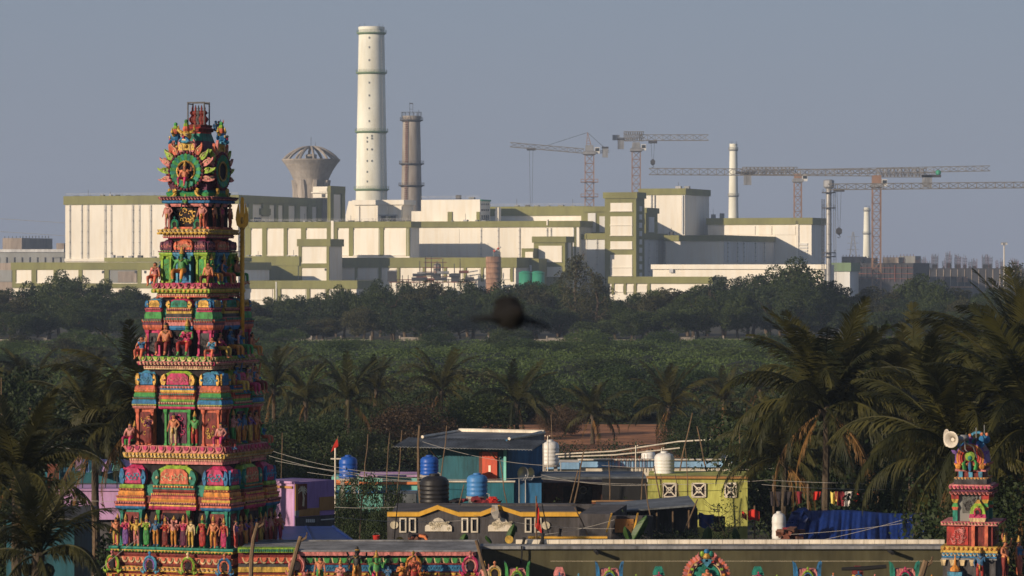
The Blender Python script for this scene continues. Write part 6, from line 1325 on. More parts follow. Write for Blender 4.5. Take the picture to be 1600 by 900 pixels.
for xc in (685, 783.5):
    X = xat(xc,D)-off.x; b = MB(); pts = []
    for i in range(17):
        t = i/16; a_ = (t*2-1); hh = .16+.42*(1-a_*a_)**.8+.04*abs(math.sin(t*math.pi*5)); pts.append((-a_*.56, hh))
    b.slab([(-.56,0),(.56,0),(.56,.20),(.50,.27),(.38,.28),(.34,.36),(.24,.40),(.19,.50),(.08,.55),(0,.57),(-.08,.55),(-.19,.50),(-.24,.40),(-.34,.36),(-.38,.28),(-.50,.27),(-.56,.20)], (X,-.08,zat(830,D)), (1,0,0), (0,0,1), (0,.1,0), 'tile_white')
    for i in range(26): a_ = random.Random(i); cx_, cz_ = X+a_.uniform(-.45,.45), zat(829,D)+a_.uniform(.06,.36); b.tube([(cx_+.05*math.cos(t_), -.09, cz_+.05*math.sin(t_)) for t_ in (0,1.2,2.4,3.6,4.8)], .016, 4, 'cream_plaster', False)
    b.build('fan_ornament', gh)
for x, y, r in ((616,820,.17),(853,821,.17)): b = MB(); b.slab([(r*math.cos(2*math.pi*i/18), r*math.sin(2*math.pi*i/18)) for i in range(18)], (xat(x,D)-off.x,-.06,zat(y,D)), (1,0,0), (0,0,1), (0,.08,0), 'cream_plaster'); b.build('disc_ornament', gh)
# stepped right wing with slanting yellow copings
gw = Bld('grey_wing', 'unlit blue grey wing right of the grey house with slanting yellow copings', 905, 955, 803, 149, depth=6, wall='plaster_dark', th=8, cat='house')
for x0, x1 in ((947,955),(989,996)):
    b = MB(); b.slab([(xat(x0,148),zat(832,148)),(xat(x0+2,148),zat(832,148)),(xat(x1+2,148),zat(802,148)),(xat(x1,148),zat(802,148))], (0,148,0), (1,0,0), (0,0,1), (0,.4,0), 'yellow_trim'); b.build('slanting_coping', gw.root, off=gw.off)
gw2 = hthing('stair_wall', 'low walls with an ochre panel between the slanting yellow copings', 970, 149, 'wall'); wbox('wall', gw2, 955, 1020, 806, 850, 148.6, .3, 'plaster_dark'); wbox('panel', gw2, 961, 990, 811, 832, 148.5, .1, 'ochre_paint')
lp = hthing('yellow_parapet', 'low yellow edged parapet directly behind the white coping', 885, 140, 'wall'); wbox('wall', lp, 828, 947, 841, 870, 140, .2, 'plaster_dark'); wbox('coping', lp, 825, 949, 838.5, 841.5, 139.9, .4, 'yellow_trim')
lr = hthing('long_dark_shed', 'long dark shed with posts right of the grey house', 1030, 156, 'shed'); wbox('wall', lr, 935, 1090, 795, 860, 158, 5, 'plaster_dark')
b = MB(); b.slab([(xat(925,155),zat(803,155)),(xat(925,155),zat(801,155)),(xat(1086,155),zat(787,155)),(xat(1086,155),zat(790,155))][::-1], (0,154.5,0), (1,0,0), (0,0,1), (0,6,0), 'roof_sheet'); b.build('roof', lr, off=lr.location)
for x in (1025,1050,1075): wbox('post', lr, x, x+2.2, 796, 850, 154.8, .08, 'wood')
wb = hthing('brown_parapet', 'thin sunlit brown parapet behind the grey house roof', 960, 168, 'wall'); wbox('wall', wb, 925, 1062, 784, 812, 168, .3, 'brown_paint'); wbox('coping', wb, 925, 1062, 782.5, 784.5, 167.9, .5, 'ochre_paint')
# lime house
Lm = Bld('lime_house', 'lime green house with two white crossed vent windows', 1012, 1168, 747, 172, depth=6, wall='house_lime', th=3, cat='house')
Lm.fr(1010, 744.5, 1170, 747.6, 'ochre_paint', .15, 'coping', back=.5)
for x0, x1 in ((1036,1056),(1081.5,1102),(1133,1150)):
    u0, u1 = Lm.u(x0), Lm.u(x1); z1_ = zat(755,172); z0_ = zat(776,172); um = (u0+u1)/2; zm = (z0_+z1_)/2
    b = MB(); b.obox(Lm.O, Lm.T, Lm.N, u0, u1, -.02, .1, z0_, z1_, 'niche'); fo = b.build('vent_window', Lm.root, off=Lm.off)
    P_ = lambda u, z: Lm.O+Lm.T*u-Lm.N*.05+Vector((0,0,z))
    for a_, c_ in ((P_(u0,z0_),P_(u1,z0_)),(P_(u1,z0_),P_(u1,z1_)),(P_(u1,z1_),P_(u0,z1_)),(P_(u0,z1_),P_(u0,z0_)),(P_(u0,z0_),P_(u1,z1_)),(P_(u1,z0_),P_(u0,z1_))):
        b = MB(); b.tube([a_, c_], .045, 4, 'tile_white'); b.build('bar', fo, off=Lm.off)
    b = MB(); b.tube([P_(um+.13*math.cos(k_), zm+.13*math.sin(k_)) for k_ in [2*math.pi*i/10 for i in range(11)]], .03, 4, 'tile_white'); b.build('ring', fo, off=Lm.off)
# light blue long building and old brick walls
sb = hthing('sky_blue_house', 'long low house with sky blue and white parapet behind the tanks', 1030, 205); wbox('wall', sb, 845, 1195, 730, 775, 205, 8, 'tile_white'); wbox('parapet', sb, 905, 1200, 719, 730, 204.8, .4, 'house_sky'); wbox('parapet', sb, 845, 905, 723, 733, 204.7, .4, 'house_sky'); wbox('coping', sb, 843, 1202, 717.6, 719.2, 204.6, .7, 'tile_white') if False else wbox('coping', sb, 903, 1202, 717.6, 719.2, 204.6, .7, 'tile_white')
for i_ in range(14):
    x_ = 955+i_*4.3+(i_ % 3); wbox('reinforcing_rod', sb, x_, x_+.7, 709+(i_*7) % 6, 731, 204.3, .02, 'rust')
wbox('white_box', sb, 1137, 1173, 724, 741, 203.5, 1, 'tile_white'); wbox('blue_box', sb, 1180, 1200, 726, 742, 203.4, 1, 'house_blue')
ob = hthing('old_brick_house', 'old dark brick house below the sky blue parapet', 925, 186); wbox('wall', ob, 846, 1012, 754, 800, 190, 4, 'brick_old'); wbox('roof', ob, 846, 1010, 745, 749, 185, 5, 'roof_sheet'); wbox('recess', ob, 880, 925, 760, 786, 189.9, .1, 'niche'); wbox('side_wall', ob, 941, 1011, 748, 800, 184, .3, 'black')
b = MB(); p = W(911,766,189.8); b.tube([(p.x+.18*math.cos(2*math.pi*i/12),p.y,p.z+.18*math.sin(2*math.pi*i/12)) for i in range(13)], .04, 5, 'concrete'); b.build('pipe_ring', ob, off=ob.location)
q = random.Random(77)
for r_ in range(6):
    for i in range(26):
        x0 = 847+i*3.6+(r_ % 2)*1.6; y0 = 755+r_*4.4
        if x0 > 878 or q.random() < .25: continue
        b = MB(); b.box(xat(x0,189.95), xat(x0+2.9,189.95), 189.95-q.uniform(.02,.06), 189.99, zat(y0+3.6,190), zat(y0,190), 'brick_old' if q.random() < .6 else 'rust'); b.build('brick', ob, off=ob.location)
# blue and teal house
bh = Bld('blue_house', 'teal and blue house with a sheet metal awning and an open red door', 668, 790, 690, 188, xs=845, wall='teal_shaded', th=24, cat='house')  # front wall: shade under the awning is put into its teal
b = MB(); b.slab([(0,0),(bh.dep,0),(bh.dep,bh.ytop+.42),(0,bh.ytop+.16)], bh.Rc+bh.T*.12, bh.N, Vector((0,0,1)), bh.T*-.11, 'house_blue'); b.build('side_wall', bh.root, off=bh.off)
bh.fr(749, 706, 763, 752, 'brown_paint', .05, 'door_recess'); bh.fr(755, 706, 778, 752, 'door_red', .12, 'door'); bh.fr(765, 727, 768.5, 737, 'tile_white', .14, 'door_pane'); bh.fr(788, 697, 792, 752, 'house_aqua', .1, 'corner_post')
b = MB()
n = 44; u0, u1 = -1.3, bh.W+2.2
for i in range(n):
    ua, ub = u0+(u1-u0)*i/n, u0+(u1-u0)*(i+1)/n; um = (ua+ub)/2; z1_, z0_ = bh.ytop+.12, bh.ytop-.28
    for a_, c_, h0, h1 in ((ua,um,0,.05),(um,ub,.05,0)):
        P_ = [bh.O+bh.T*a_-bh.N*1.6, bh.O+bh.T*c_-bh.N*1.6, bh.O+bh.T*c_+bh.N*.3, bh.O+bh.T*a_+bh.N*.3]
        zz = [z0_+h0, z0_+h1, z1_+h1, z1_+h0]; tp_ = [Vector((p.x,p.y,z)) for p, z in zip(P_, zz)]; b.add(tp_+[p-Vector((0,0,.03)) for p in tp_], [(0,1,2,3),(7,6,5,4),(0,4,5,1)], 'roof_sheet')
b.build('awning', bh.root, off=bh.off)
b = MB(); zr = bh.ytop+.30; pr = [bh.O+bh.T*(-.3), bh.O+bh.T*(bh.W+.2), bh.O+bh.T*(bh.W+.2)+bh.N*bh.dep, bh.O+bh.T*(-.3)+bh.N*bh.dep]
b.add([Vector((pr[0].x,pr[0].y,bh.ytop+.1)),Vector((pr[1].x,pr[1].y,bh.ytop+.1)),Vector((pr[2].x,pr[2].y,zr)),Vector((pr[3].x,pr[3].y,zr)),Vector((pr[2].x,pr[2].y,bh.ytop-.1)),Vector((pr[3].x,pr[3].y,bh.ytop-.1))],[(0,1,2,3),(0,3,5),(1,4,2),(2,4,5,3)],'roof_sheet'); b.build('roof', bh.root, off=bh.off)
b = MB(); b.tube([Vector((pr[3].x,pr[3].y,zr+.05)), Vector((pr[2].x,pr[2].y,zr+.05))], .12, 5, 'tile_white'); b.tube([Vector((pr[2].x,pr[2].y,zr+.02)), Vector((pr[1].x,pr[1].y,bh.ytop+.2))], .09, 5, 'tile_white'); b.tube([Vector((pr[3].x,pr[3].y,zr+.02)), Vector((pr[0].x,pr[0].y,bh.ytop+.2))], .09, 5, 'tile_white'); b.build('ridge_cap', bh.root, off=bh.off)
for u in (.6, 4.0, 7.5):
    if u < bh.W: b = MB(); p = bh.O+bh.T*u; b.tube([p-bh.N*.05+Vector((0,0,bh.ytop-.9)), p-bh.N*1.3+Vector((0,0,bh.ytop-.25))], .04, 4, 'wood'); b.build('strut', bh.root, off=bh.off)
tr = hthing('teal_terrace', 'teal terrace parapet with white coping below the red door', 760, 180, 'wall'); wbox('wall', tr, 690, 803, 753, 800, 180, .3, 'house_teal'); wbox('coping', tr, 690, 805, 751.5, 753.5, 179.9, .5, 'tile_white'); wbox('return_wall', tr, 803, 846, 755, 800, 180.2, .3, 'house_blue')
ap = hthing('aqua_terrace', 'aqua terrace with orange and blue painted stripes left of the blue house', 590, 195, 'wall'); wbox('wall', ap, 518, 652, 745, 800, 195, 3, 'house_aqua'); wbox('coping', ap, 560, 652, 742.5, 745, 194.8, 3.3, 'house_lilac'); wbox('stripe', ap, 518, 652, 753, 757, 194.8, .1, 'orange_band'); wbox('stripe', ap, 518, 652, 766, 770, 194.8, .1, 'tank_lightblue'); wbox('stripe', ap, 520, 556, 749.5, 755, 194.7, .1, 'orange_band'); wbox('lower_roof', ap, 600, 650, 772, 800, 190, 3, 'roof_sheet')
# purple house
Pu = Bld('purple_house', 'purple house with a brown stripe and a grey and ochre painted corner', 395, 458.5, 752, 135.5, xs=521, wall='house_lilac', th=40, cat='house')
b = MB(); b.obox(Pu.Rc, Pu.T, Pu.N, 0, .05, 0, Pu.dep, 0, Pu.ytop, 'purple_shaded'); b.build('side_wall', Pu.root, off=Pu.off)  # side wall in a darker purple, its shade put into the paint
Pu.fr(395, 750.5, 458.5, 754, 'house_lilac', .08, 'coping'); Pu.fr(428, 759, 458, 762.5, 'ochre_paint', .06, 'stripe')
Pu.sd(463, 756, 477, 796, 'brown_paint', .10, 'brown_stripe'); Pu.sd(459, 756, 463, 798, 'ochre_paint', .09, 'edge_strip'); Pu.sd(497, 776, 520, 797, 'ochre_paint', .09, 'ochre_patch'); Pu.sd(465, 794, 497, 806, 'ochre_paint', .085, 'ochre_band'); Pu.sd(459, 798, 465, 806, 'shade_grey', .085, 'grey_band'); Pu.sd(459, 806, 520.5, 826, 'plaster_dark', .08, 'grey_band')
b = MB(); vv = Pu.v(470); zc_ = Pu.zs(772, vv); P_ = lambda dv, dz: Pu.Rc+Pu.N*(vv+dv)+Pu.T*.11+Vector((0,0,zc_+dz))
b.tube([P_(0,-.45), P_(.04,-.15), P_(-.02,.15)], [.05,.04,.03], 5, 'cream_plaster')
for a_ in (-70,-35,0,35,70,105,140,-110): b.tube([P_(-.02,.15), P_(-.02+.16*math.sin(R(a_)), .17+.14*math.cos(R(a_))), P_(-.02+.26*math.sin(R(a_)), .08+.14*math.cos(R(a_)))], [.035,.03,.01], 4, 'cream_plaster')
b.build('palm_emblem', Pu.root, off=Pu.off)
for i in range(5): Pu.sd(475.5+i*2.9, 811, 477.3+i*2.9, 816, 'pale_paint', .095, 'wall_mark')
Pu.sd(499, 810.5, 520, 812, 'pale_paint', .09, 'wall_line')
bl = hthing('blue_sheet_roof', 'dark blue sloping sheet roof below the purple house', 500, 128, 'roof'); b = MB(); a0 = W(430,868,124.5); 
pl_ = [W(425,868,124.5), W(560,868,124.5), W(557,849,127), W(520,822,131), W(430,822,131)]
b.add(pl_+[p-Vector((0,0,.06)) for p in pl_], [(0,1,2,3,4),(9,8,7,6,5),(0,5,6,1),(1,6,7,2)], 'tarp_blue'); b.build('sheet', bl, off=bl.location); b = MB(); b.tube([W(520,822,130.9), W(557,849,126.9)], .05, 4, 'tarp_blue'); b.tube([W(478,822,130.9), W(500,868,124.4)], .03, 4, 'tarp_blue'); b.build('ridge', bl, off=bl.location)
# left pink house and sheds
ph = hthing('pink_house', 'lilac house wall seen between the palm fronds left of the temple tower', 140, 150); wbox('wall', ph, 84, 205, 766, 812, 150, 5, 'house_lilac'); wbox('lower_wall', ph, 84, 205, 812, 990, 150.3, 4.5, 'plaster_dark'); wbox('coping', ph, 82, 207, 764, 767, 149.9, .5, 'house_lilac'); wbox('roof_rail', ph, 100, 205, 755, 757, 151, .1, 'dark_steel')
for x in (112,128,146,164,182): wbox('rail_post', ph, x, x+1.5, 745, 766, 151, .08, 'dark_steel')
ls = hthing('teal_shed', 'teal shed with patched lilac and blue sheets on its roof at the far left', 140, 165, 'shed'); wbox('wall', ls, 70, 205, 738, 790, 165, 4, 'house_teal'); 
b = MB()
for i in range(9):
    x = 118+i*9.5; b.add([W(x,736+(i%3)*2,163.5), W(x+12,735+(i%2)*3,163.4), W(x+11,715+(i%3)*3,168), W(x-1,717,168)], [(0,1,2,3)], ['house_lilac','house_sky','house_aqua','tarp_blue'][i % 4])
b.build('patched_sheet', ls, off=ls.location); wbox('red_curtain', ls, 74, 92, 725, 765, 164.5, .1, 'brown_paint')
tb = hthing('teal_low_house', 'dark teal house low behind the bottom left palms', 60, 120); wbox('wall', tb, 10, 116, 812, 960, 120, 5, 'teal_shaded'); wbox('roof', tb, 5, 120, 809, 812.5, 119.6, 6, 'dark_steel')
# blue tarpaulin
tp = hthing('blue_tarpaulin', 'big creased blue tarpaulin draped over a frame behind the white coping', 1340, 135, 'tarpaulin'); b = MB(); nu, nv = 90, 10; vs = []; q = random.Random(8); ph_ = [q.uniform(0,6) for _ in range(8)]
for j in range(nv+1):
    for i in range(nu+1):
        s_ = i/nu; px = 1240+s_*208 - (1-j/nv)*0; t = j/nv
        ytop = 796+6*s_+1.4*math.sin(s_*9+1); xx = 1244+s_*196+ t*(-10+18*s_); yy = ytop+(850-ytop)*t
        am = .25+.9*(1-s_)**.5*abs(math.sin(s_*5.3+1)); fold = am*.14*math.sin(s_*75+ph_[0]+1.5*math.sin(s_*7))+.07*math.sin(s_*151+ph_[1]+t*2)+.12*math.sin(s_*23+ph_[2]); dd = 135-1.5*t-fold*(.35+.65*t)
        vs.append(W(xx, yy, dd))
fs = [(j*(nu+1)+i, (j+1)*(nu+1)+i, (j+1)*(nu+1)+i+1, j*(nu+1)+i+1) for j in range(nv) for i in range(nu)]
back = [v+Vector((0,3.2*(1),-.3)) for v in vs[:nu+1]]; o_ = len(vs); vs += back; fs += [(i, i+1, o_+i+1, o_+i) for i in range(nu)]
b.add(vs, fs, 'tarp_blue'); b.build('sheet', tp, True, off=tp.location)
b = MB()
for i in range(7):
    a_ = i/6; lump(b, tuple(W(1228+a_*26, 840-a_*34, 134.6)), (.36,.3,.28), 'tarp_blue', random.Random(i))
b.build('gathered_end', tp, False, off=tp.location)
for x in (1250,1345,1440): b = MB(); p = W(x,800,136.5); b.tube([p, Vector((p.x,p.y,0))], .05, 5, 'wood'); b.build('pole', tp, off=tp.location)
rk = hthing('rubble_heap', 'heap of reddish rags and rubble between white tank and tarpaulin', 1236, 133, 'rubble'); q = random.Random(2)
for i in range(26): b = MB(); p = W(q.uniform(1218,1252), q.uniform(828,846), q.uniform(131,133)); b.cbox(p, q.uniform(.12,.4), q.uniform(.1,.3), q.uniform(.08,.25), q.choice(['brick_old','rust','cloth_maroon']), q.uniform(0,3), q.uniform(-.5,.5)); b.build('lump', rk, off=rk.location)
# laundry
D = 152; ll = hthing('laundry_line', 'sagging laundry line strung above the blue tarpaulin', 1290, D, 'clothes line'); b = MB(); pts = [W(1200+180*i/20, 764+5*math.sin(math.pi*i/20), D) for i in range(21)]; b.tube(pts, .012, 4, 'wire'); b.build('rope', ll, off=ll.location)
for x in (1208, 1262, 1372): b = MB(); p = W(x,756,D); b.tube([p, Vector((p.x+.1,p.y,0))], .045, 5, 'wood'); b.build('post', ll, off=ll.location)
cl = [(1212,18,22,'cloth_dark','black cloth at the left end of the laundry line'),(1232,13,21,'cloth_dark','dark shirt second from the left on the laundry line'),(1247,12,20,'cloth_maroon','dark brown cloth left of the red cloth on the laundry line'),(1277,11,15,'cloth_red','bright red cloth hanging on the laundry line'),(1290,13,19,'cloth_dark','dark olive shirt between the red and the yellow cloth'),(1303,11,20,'cloth_yellow','pale yellow cloth hanging tilted on the laundry line'),(1313,17,21,'cloth_maroon','maroon cloth right of the yellow one'),(1326,13,22,'cloth_white','pale grey shirt hanging near the right end'),(1340,9,16,'cloth_red','salmon red shirt beside the pale grey one'),(1352,15,24,'cloth_dark','black trousers at the right end of the laundry line')]
for i, (x, w, h, m_, l) in enumerate(cl):
    b = MB(); vs = []; n = 8; q = random.Random(i)
    tilt = q.uniform(-2.5,2.5)
    for j in range(5):
        for a_ in range(n+1):
            s_ = a_/n; vs.append(W(x-w/2+w*s_*(1-.05*j)+tilt*j*.25, 768+j*h/4+2*math.sin(s_*3+i)*(j/4), D-.05-.07*math.sin(s_*9+i)*(.3+j/4)))
    b.add(vs, [(j*(n+1)+a_, (j+1)*(n+1)+a_, (j+1)*(n+1)+a_+1, j*(n+1)+a_+1) for j in range(4) for a_ in range(n)], m_); loc = W(x,768,D); o = b.build('hanging_cloth', None, True, off=loc); o.location = loc; tag(o, l, 'laundry', 'clothes on the laundry line')
D = 165; ll = hthing('laundry_line', 'short laundry line before the lime house', 1110, D, 'clothes line'); b = MB(); b.tube([W(1088+90*i/12, 797+3*math.sin(math.pi*i/12), D-4) for i in range(13)], .012, 4, 'wire'); b.build('rope', ll, off=ll.location)
for x in (1087,1179): b = MB(); p = W(x,790,D-4); b.tube([p, Vector((p.x,p.y,0))], .04, 5, 'wood'); b.build('post', ll, off=ll.location)
for i, (x, w, h, y0, m_, l) in enumerate(((1104,24,22,800,'cloth_blue','dark blue cloth sagging before the lime house'),(1124,18,24,804,'cloth_dark','dark navy cloth right of the dark blue cloth'),(1094,9,8,803,'cloth_white','small pale cloth at the left end of the short line'),(1178,17,16,798,'cloth_red','red cloth hanging right of the lime house'),(1163,8,10,801,'cloth_red','small dark red cloth left of the bigger red cloth'))):
    b = MB(); vs = []; n = 8
    for j in range(5):
        for a_ in range(n+1): s_ = a_/n; vs.append(W(x-w/2+w*s_, y0+j*h/4+(5*s_ if i < 2 else 0)+2*math.sin(s_*4+i), D-4.05-.1*math.sin(s_*9+i)))
    b.add(vs, [(j*(n+1)+a_, (j+1)*(n+1)+a_, (j+1)*(n+1)+a_+1, j*(n+1)+a_+1) for j in range(4) for a_ in range(n)], m_); loc = W(x,y0,D-4); o = b.build('hanging_cloth', None, True, off=loc); o.location = loc; tag(o, l, 'laundry', 'clothes near the lime house')
# water tanks
GT_ = 'plastic water tanks on the roofs'
def tank(x, y0, y1, w, D, m_, label, ribs=4, base=True):
    k = D/F; r = w/2*k; t = thing('water_tank', label, 'water tank', (xat(x,D), D, zat(y1,D)), 0, GT_); h = (y1-y0)*k; pr = [(r*.97,0)]
    for i in range(ribs): z = h*.74*(i+.5)/ribs; e = h*.74/ribs*.28; pr += [(r*.97,z-e),(r,z-e*.5),(r,z+e*.5),(r*.97,z+e)]
    pr += [(r*.97,h*.78),(r*.80,h*.88),(r*.50,h*.93)]; b = MB(); b.lathe(pr, 28, m_); b.build('body', t, True)
    b = MB(); b.lathe([(r*.36,h*.925),(r*.36,h*.99),(r*.30,h),(r*.05,h*1.01)], 16, m_); b.build('lid', t)
    b = MB(); z = zat(y1,D); b.lathe([(r*1.05,-.12),(r*1.05,-.002)], 20, 'concrete')
    for s_ in (-1,1): b.box(s_*r*.6-.1, s_*r*.6+.1, -r*.6, r*.6, -z, -.12, 'concrete')
    b.build('stand', t); b = MB(); b.tube([(r*.9,-r*.5,h*.12),(r*1.15,-r*.55,h*.1),(r*1.15,-r*.55,-z*.6)], .025, 5, 'cable_white'); b.build('outlet_pipe', t); return t
tank(544, 711, 747, 29, 193, 'tank_blue', 'bright blue water tank beside the small red flag'); tank(671, 711, 742, 29, 184, 'tank_blue', 'shaded dark blue water tank under the awning of the blue house'); tank(679, 740, 793, 46, 160, 'tank_black', 'big black water tank above the grey house', 6)
tank(745.5, 739, 775, 33, 168, 'tank_lightblue', 'light blue water tank below the red door'); tank(859.5, 687, 726, 29, 202, 'tank_white', 'white water tank right of the blue house', 5); tank(1013, 704, 722, 22, 208, 'tank_white', 'small white water tank half hidden behind the other near the lime house', 3)
tank(1038, 705, 746, 32, 176, 'tank_white', 'white ribbed water tank on the roof of the lime house', 6); tank(1217, 799, 842, 22, 132.5, 'tank_white', 'small white tank with dents left of the blue tarpaulin', 3)
# poles and sticks
GP = 'rough wooden poles among the houses'
def pole(x0, y0, x1, y1, D, label, r=.04, mat='wood', name='wooden_pole', cat='pole', kink=0):
    p0, p1 = W(x0,y0,D), W(x1,y1,D); g_ = p1 + (p1-p0).normalized()*max(0, (p1.z)/max(.2, abs((p1-p0).normalized().z))) ; 
    if g_.z < 0 or g_.z > .5: g_ = Vector((p1.x+(p1.x-p0.x)*.2, p1.y, 0))
    b = MB(); q = random.Random(int(x0)); pts = [p0.lerp(g_, i/7)+Vector((q.uniform(-1,1)*r*.9, q.uniform(-1,1)*r*.5, 0)) for i in range(8)]; pts[0] = p0
    b.tube(pts, [r*(.62+.06*i) for i in range(8)], 5, mat); o = b.build(name, None, False, off=g_); o.location = g_; return tag(o, label, cat, GP)
for a_ in ((655.5,665,656,745,176,'thick utility pole left of the blue house',.085),(575,678,569,748,185,'leaning stick right of the bright blue tank',),(609,676,605,738,190,'straight stick left of the utility pole',),(628,672,622,745,188,'crooked stick with a blue rag left of the utility pole',),(698,665,690,740,182,'thin stick before the shaded teal wall',),
    (441,676,440,720,180,'thin pale stick right of the temple tower',.03),(861,648,862,690,215,'stick behind the white tank right of the blue house',),(912,704,898,790,165,'leaning pale pole before the old brick house',.045),(903,735,888,800,163,'dark pole leaning beside the pale one',),(951,720,953,784,170,'upright dark pole before the brick house middle',),(1006,732,1002,786,168,'upright dark pole left of the lime house',),
    (1082,645,1060,742,178,'long dark pole leaning left above the lime house roof',.05),(1089,666,1105,742,178,'long dark pole leaning right above the lime house roof',.05),(1071,700,1076,788,170,'thin pole before the lime house left window',.03),(1022,728,1034,794,168,'dark crooked pole crossing the lime house edge',.045),(1032,740,1038,790,169,'short pole beside the crooked pole',.03),(1055,742,1062,780,169,'thin stick between the vent windows',.03),
    (1155,672,1158,740,176,'pole at the right end of the sky blue house',.04),(1168,700,1180,745,176,'leaning stick at the right end of the sky blue house',.035),(898,793,921,842,146,'dark stick leaning right before the grey wing',.04),(847,788,859,842,142,'thin dark stick right of the red flag',.035),(1090,780,1063,842,150,'long dark stick leaning left beside the lime house',.045),(1008,755,1020,842,150,'crooked pole before the dark shed',.04),
    (624,767,616,845,140,'dark thin pole crossing the left disc ornament',.03),(565,774,562,845,140,'dark straight pole before the dark shrubs',.035),(780,715,792,790,166,'dark stick before the teal terrace',.035),(725,757,713,805,158,'stick leaning beside the black tank',.035),(1208,742,1209,800,150,'thin pole at the left of the laundry',.03),
    (144,790,145,905,118,'grey lamp pole in the left palms',.07),(2,590,4,700,160,'thin pole at the left picture edge',.035),(129,650,130,700,190,'white thin post in the left field',.04),(404,482,404.5,492,560,'',.1)):
    if not a_[5]: continue
    pole(*a_)
# bent branch poles in front of the temple
for pts, D, r, l in (((403,817,396,842,393,870,392,905),112,.075,'knobbly pale branch standing before the right edge of the temple tower'),((470,838,462,865,452,905),112,.085,'forked brown branch standing before the temple hall'),((744,844,754,880,762,905),111.5,.07,'dark branch leaning at the right end of the temple hall'),((1447,876,1438,905),112,.13,'thick brown branch tied before the green horned shrine')):
    b = MB(); P_ = [W(pts[i],pts[i+1],D) for i in range(0,len(pts),2)]; P_.append(Vector((P_[-1].x,D,0))); b.tube(P_, [r*(.75+.08*i) for i in range(len(P_))], 7, 'wood')
    if D == 112: b.tube([P_[0].lerp(P_[1],.3), P_[0]+Vector((.16,0,-.05)), P_[0]+Vector((.2,0,.12))], [r*.6,r*.5,r*.3], 5, 'wood')
    o = b.build('branch_pole', None, off=P_[-1]); o.location = P_[-1]; tag(o, l, 'branch')
o = MB().tube([W(1315,889,112.2), W(1352,888,112.2), W(1385,885,112.2)], [.05,.07,.06], 6, 'black').build('fallen_branch', None, off=W(1350,888,112.2)); o.location = W(1350,888,112.2); tag(o, 'dark branch lying level before the small shrines', 'branch')
# flags
fl = thing('red_flag', 'furled red flag on a thin pole before the grey house', 'flag', (xat(838,136), 136, 0)); b = MB(); b.tube([(0,0,0),(0,0,zat(775,136))], .03, 5, 'wood'); b.build('pole', fl); b = MB(); vs = []
for j in range(7):
    for a_ in range(5): vs.append((.02+a_*.05*(.4+j*.16)-.08*(j/6), -.05*math.sin(a_*2+j), zat(784+j*6.5,136)-a_*.07))
b.add(vs, [(j*5+a_,(j+1)*5+a_,(j+1)*5+a_+1,j*5+a_+1) for j in range(6) for a_ in range(4)], 'cloth_red'); b.build('cloth', fl, True)
fl = thing('red_flag', 'small red flag on a white cross shaped post by the bright blue tank', 'flag', (xat(524,190), 190, 0)); b = MB(); b.tube([(0,0,0),(0,0,zat(700,190))], .05, 5, 'tile_white'); b.tube([(-.25,0,zat(717,190)),(.3,0,zat(717,190))], .045, 5, 'tile_white'); b.tube([(0,0,zat(700,190)),(.15,0,zat(681,190))], .02, 4, 'wood'); b.build('pole', fl); b = MB()
b.add([(.12,0,zat(684,190)),(.16,-.05,zat(697,190)),(-.25,.05,zat(707,190)),(-.12,-.06,zat(697,190)),(-.0,0,zat(690,190))], [(0,4,3,1),(1,3,2)], 'cloth_red'); b.build('cloth', fl)
# dishes
def dish(x, y, D, r, rz, label):
    t = thing('satellite_dish', label, 'satellite dish', (xat(x,D), D, zat(y,D)), rz, 'satellite dishes'); n = 20; vs = []
    for j in range(5):
        rr = r*j/4
        for i in range(n): th = 2*math.pi*i/n; vs.append((rr*math.cos(th), -.35*(rr*rr)/r, rr*math.sin(th)*1.05))
    b = MB(); b.add(vs, [(j*n+i, j*n+(i+1)%n, (j+1)*n+(i+1)%n, (j+1)*n+i) for j in range(4) for i in range(n)], 'silver'); b.build('reflector', t, True)
    b = MB(); b.tube([(0,.02,0),(0,.2,-.1),(0,.2,-(zat(y,D)))], .03, 5, 'grey_metal'); b.build('mount', t); b = MB(); b.tube([(0,-.3*r,-r),(0,-r*1.1,-.1)], .015, 4, 'grey_metal'); b.ball((0,-r*1.1,-.08), .05, 'grey_metal', 6, 4); b.build('feed_arm', t)
dish(815, 740, 176, .34, R(35), 'left dish of the pair on the teal terrace'); dish(826, 741, 177, .32, R(50), 'right dish of the pair on the teal terrace'); dish(1127, 710, 200, .34, R(62), 'dish on the sky blue house seen edge on')
# pipes, wires
for pts, l in (((868,710,960,705,1060,690,1130,686),'upper white pipe sagging over the sky blue house'),((872,714,960,711,1000,707,1062,700),'lower white pipe over the sky blue house')):
    P_ = [W(pts[i],pts[i+1],199) for i in range(0,len(pts),2)]; b = MB(); b.tube(P_, .045, 6, 'tile_white'); o = b.build('white_pipe', None, off=P_[0]); o.location = P_[0]; tag(o, l, 'pipe')
for x, y0, y1 in ((993.5,696,718),(1034,700,712),(849,681,690),(856,681,690)):
    D = 198; b = MB(); h_ = zat(y0,D); b.tube([(0,0,0),(0,0,h_),(.12,0,h_)], .035, 5, 'tile_white'); o = b.build('vent_pipe'); o.location = (xat(x,D), D, 0); tag(o, {993.5:'white vent pipe left of the paired white tanks',1034:'white vent pipe above the lime house tank',849:'left white pipe behind the white tank by the blue house',856:'right white pipe behind the white tank by the blue house'}[x], 'pipe', 'white vent pipes on the roofs')
GWI = 'thin wires crossing the village'
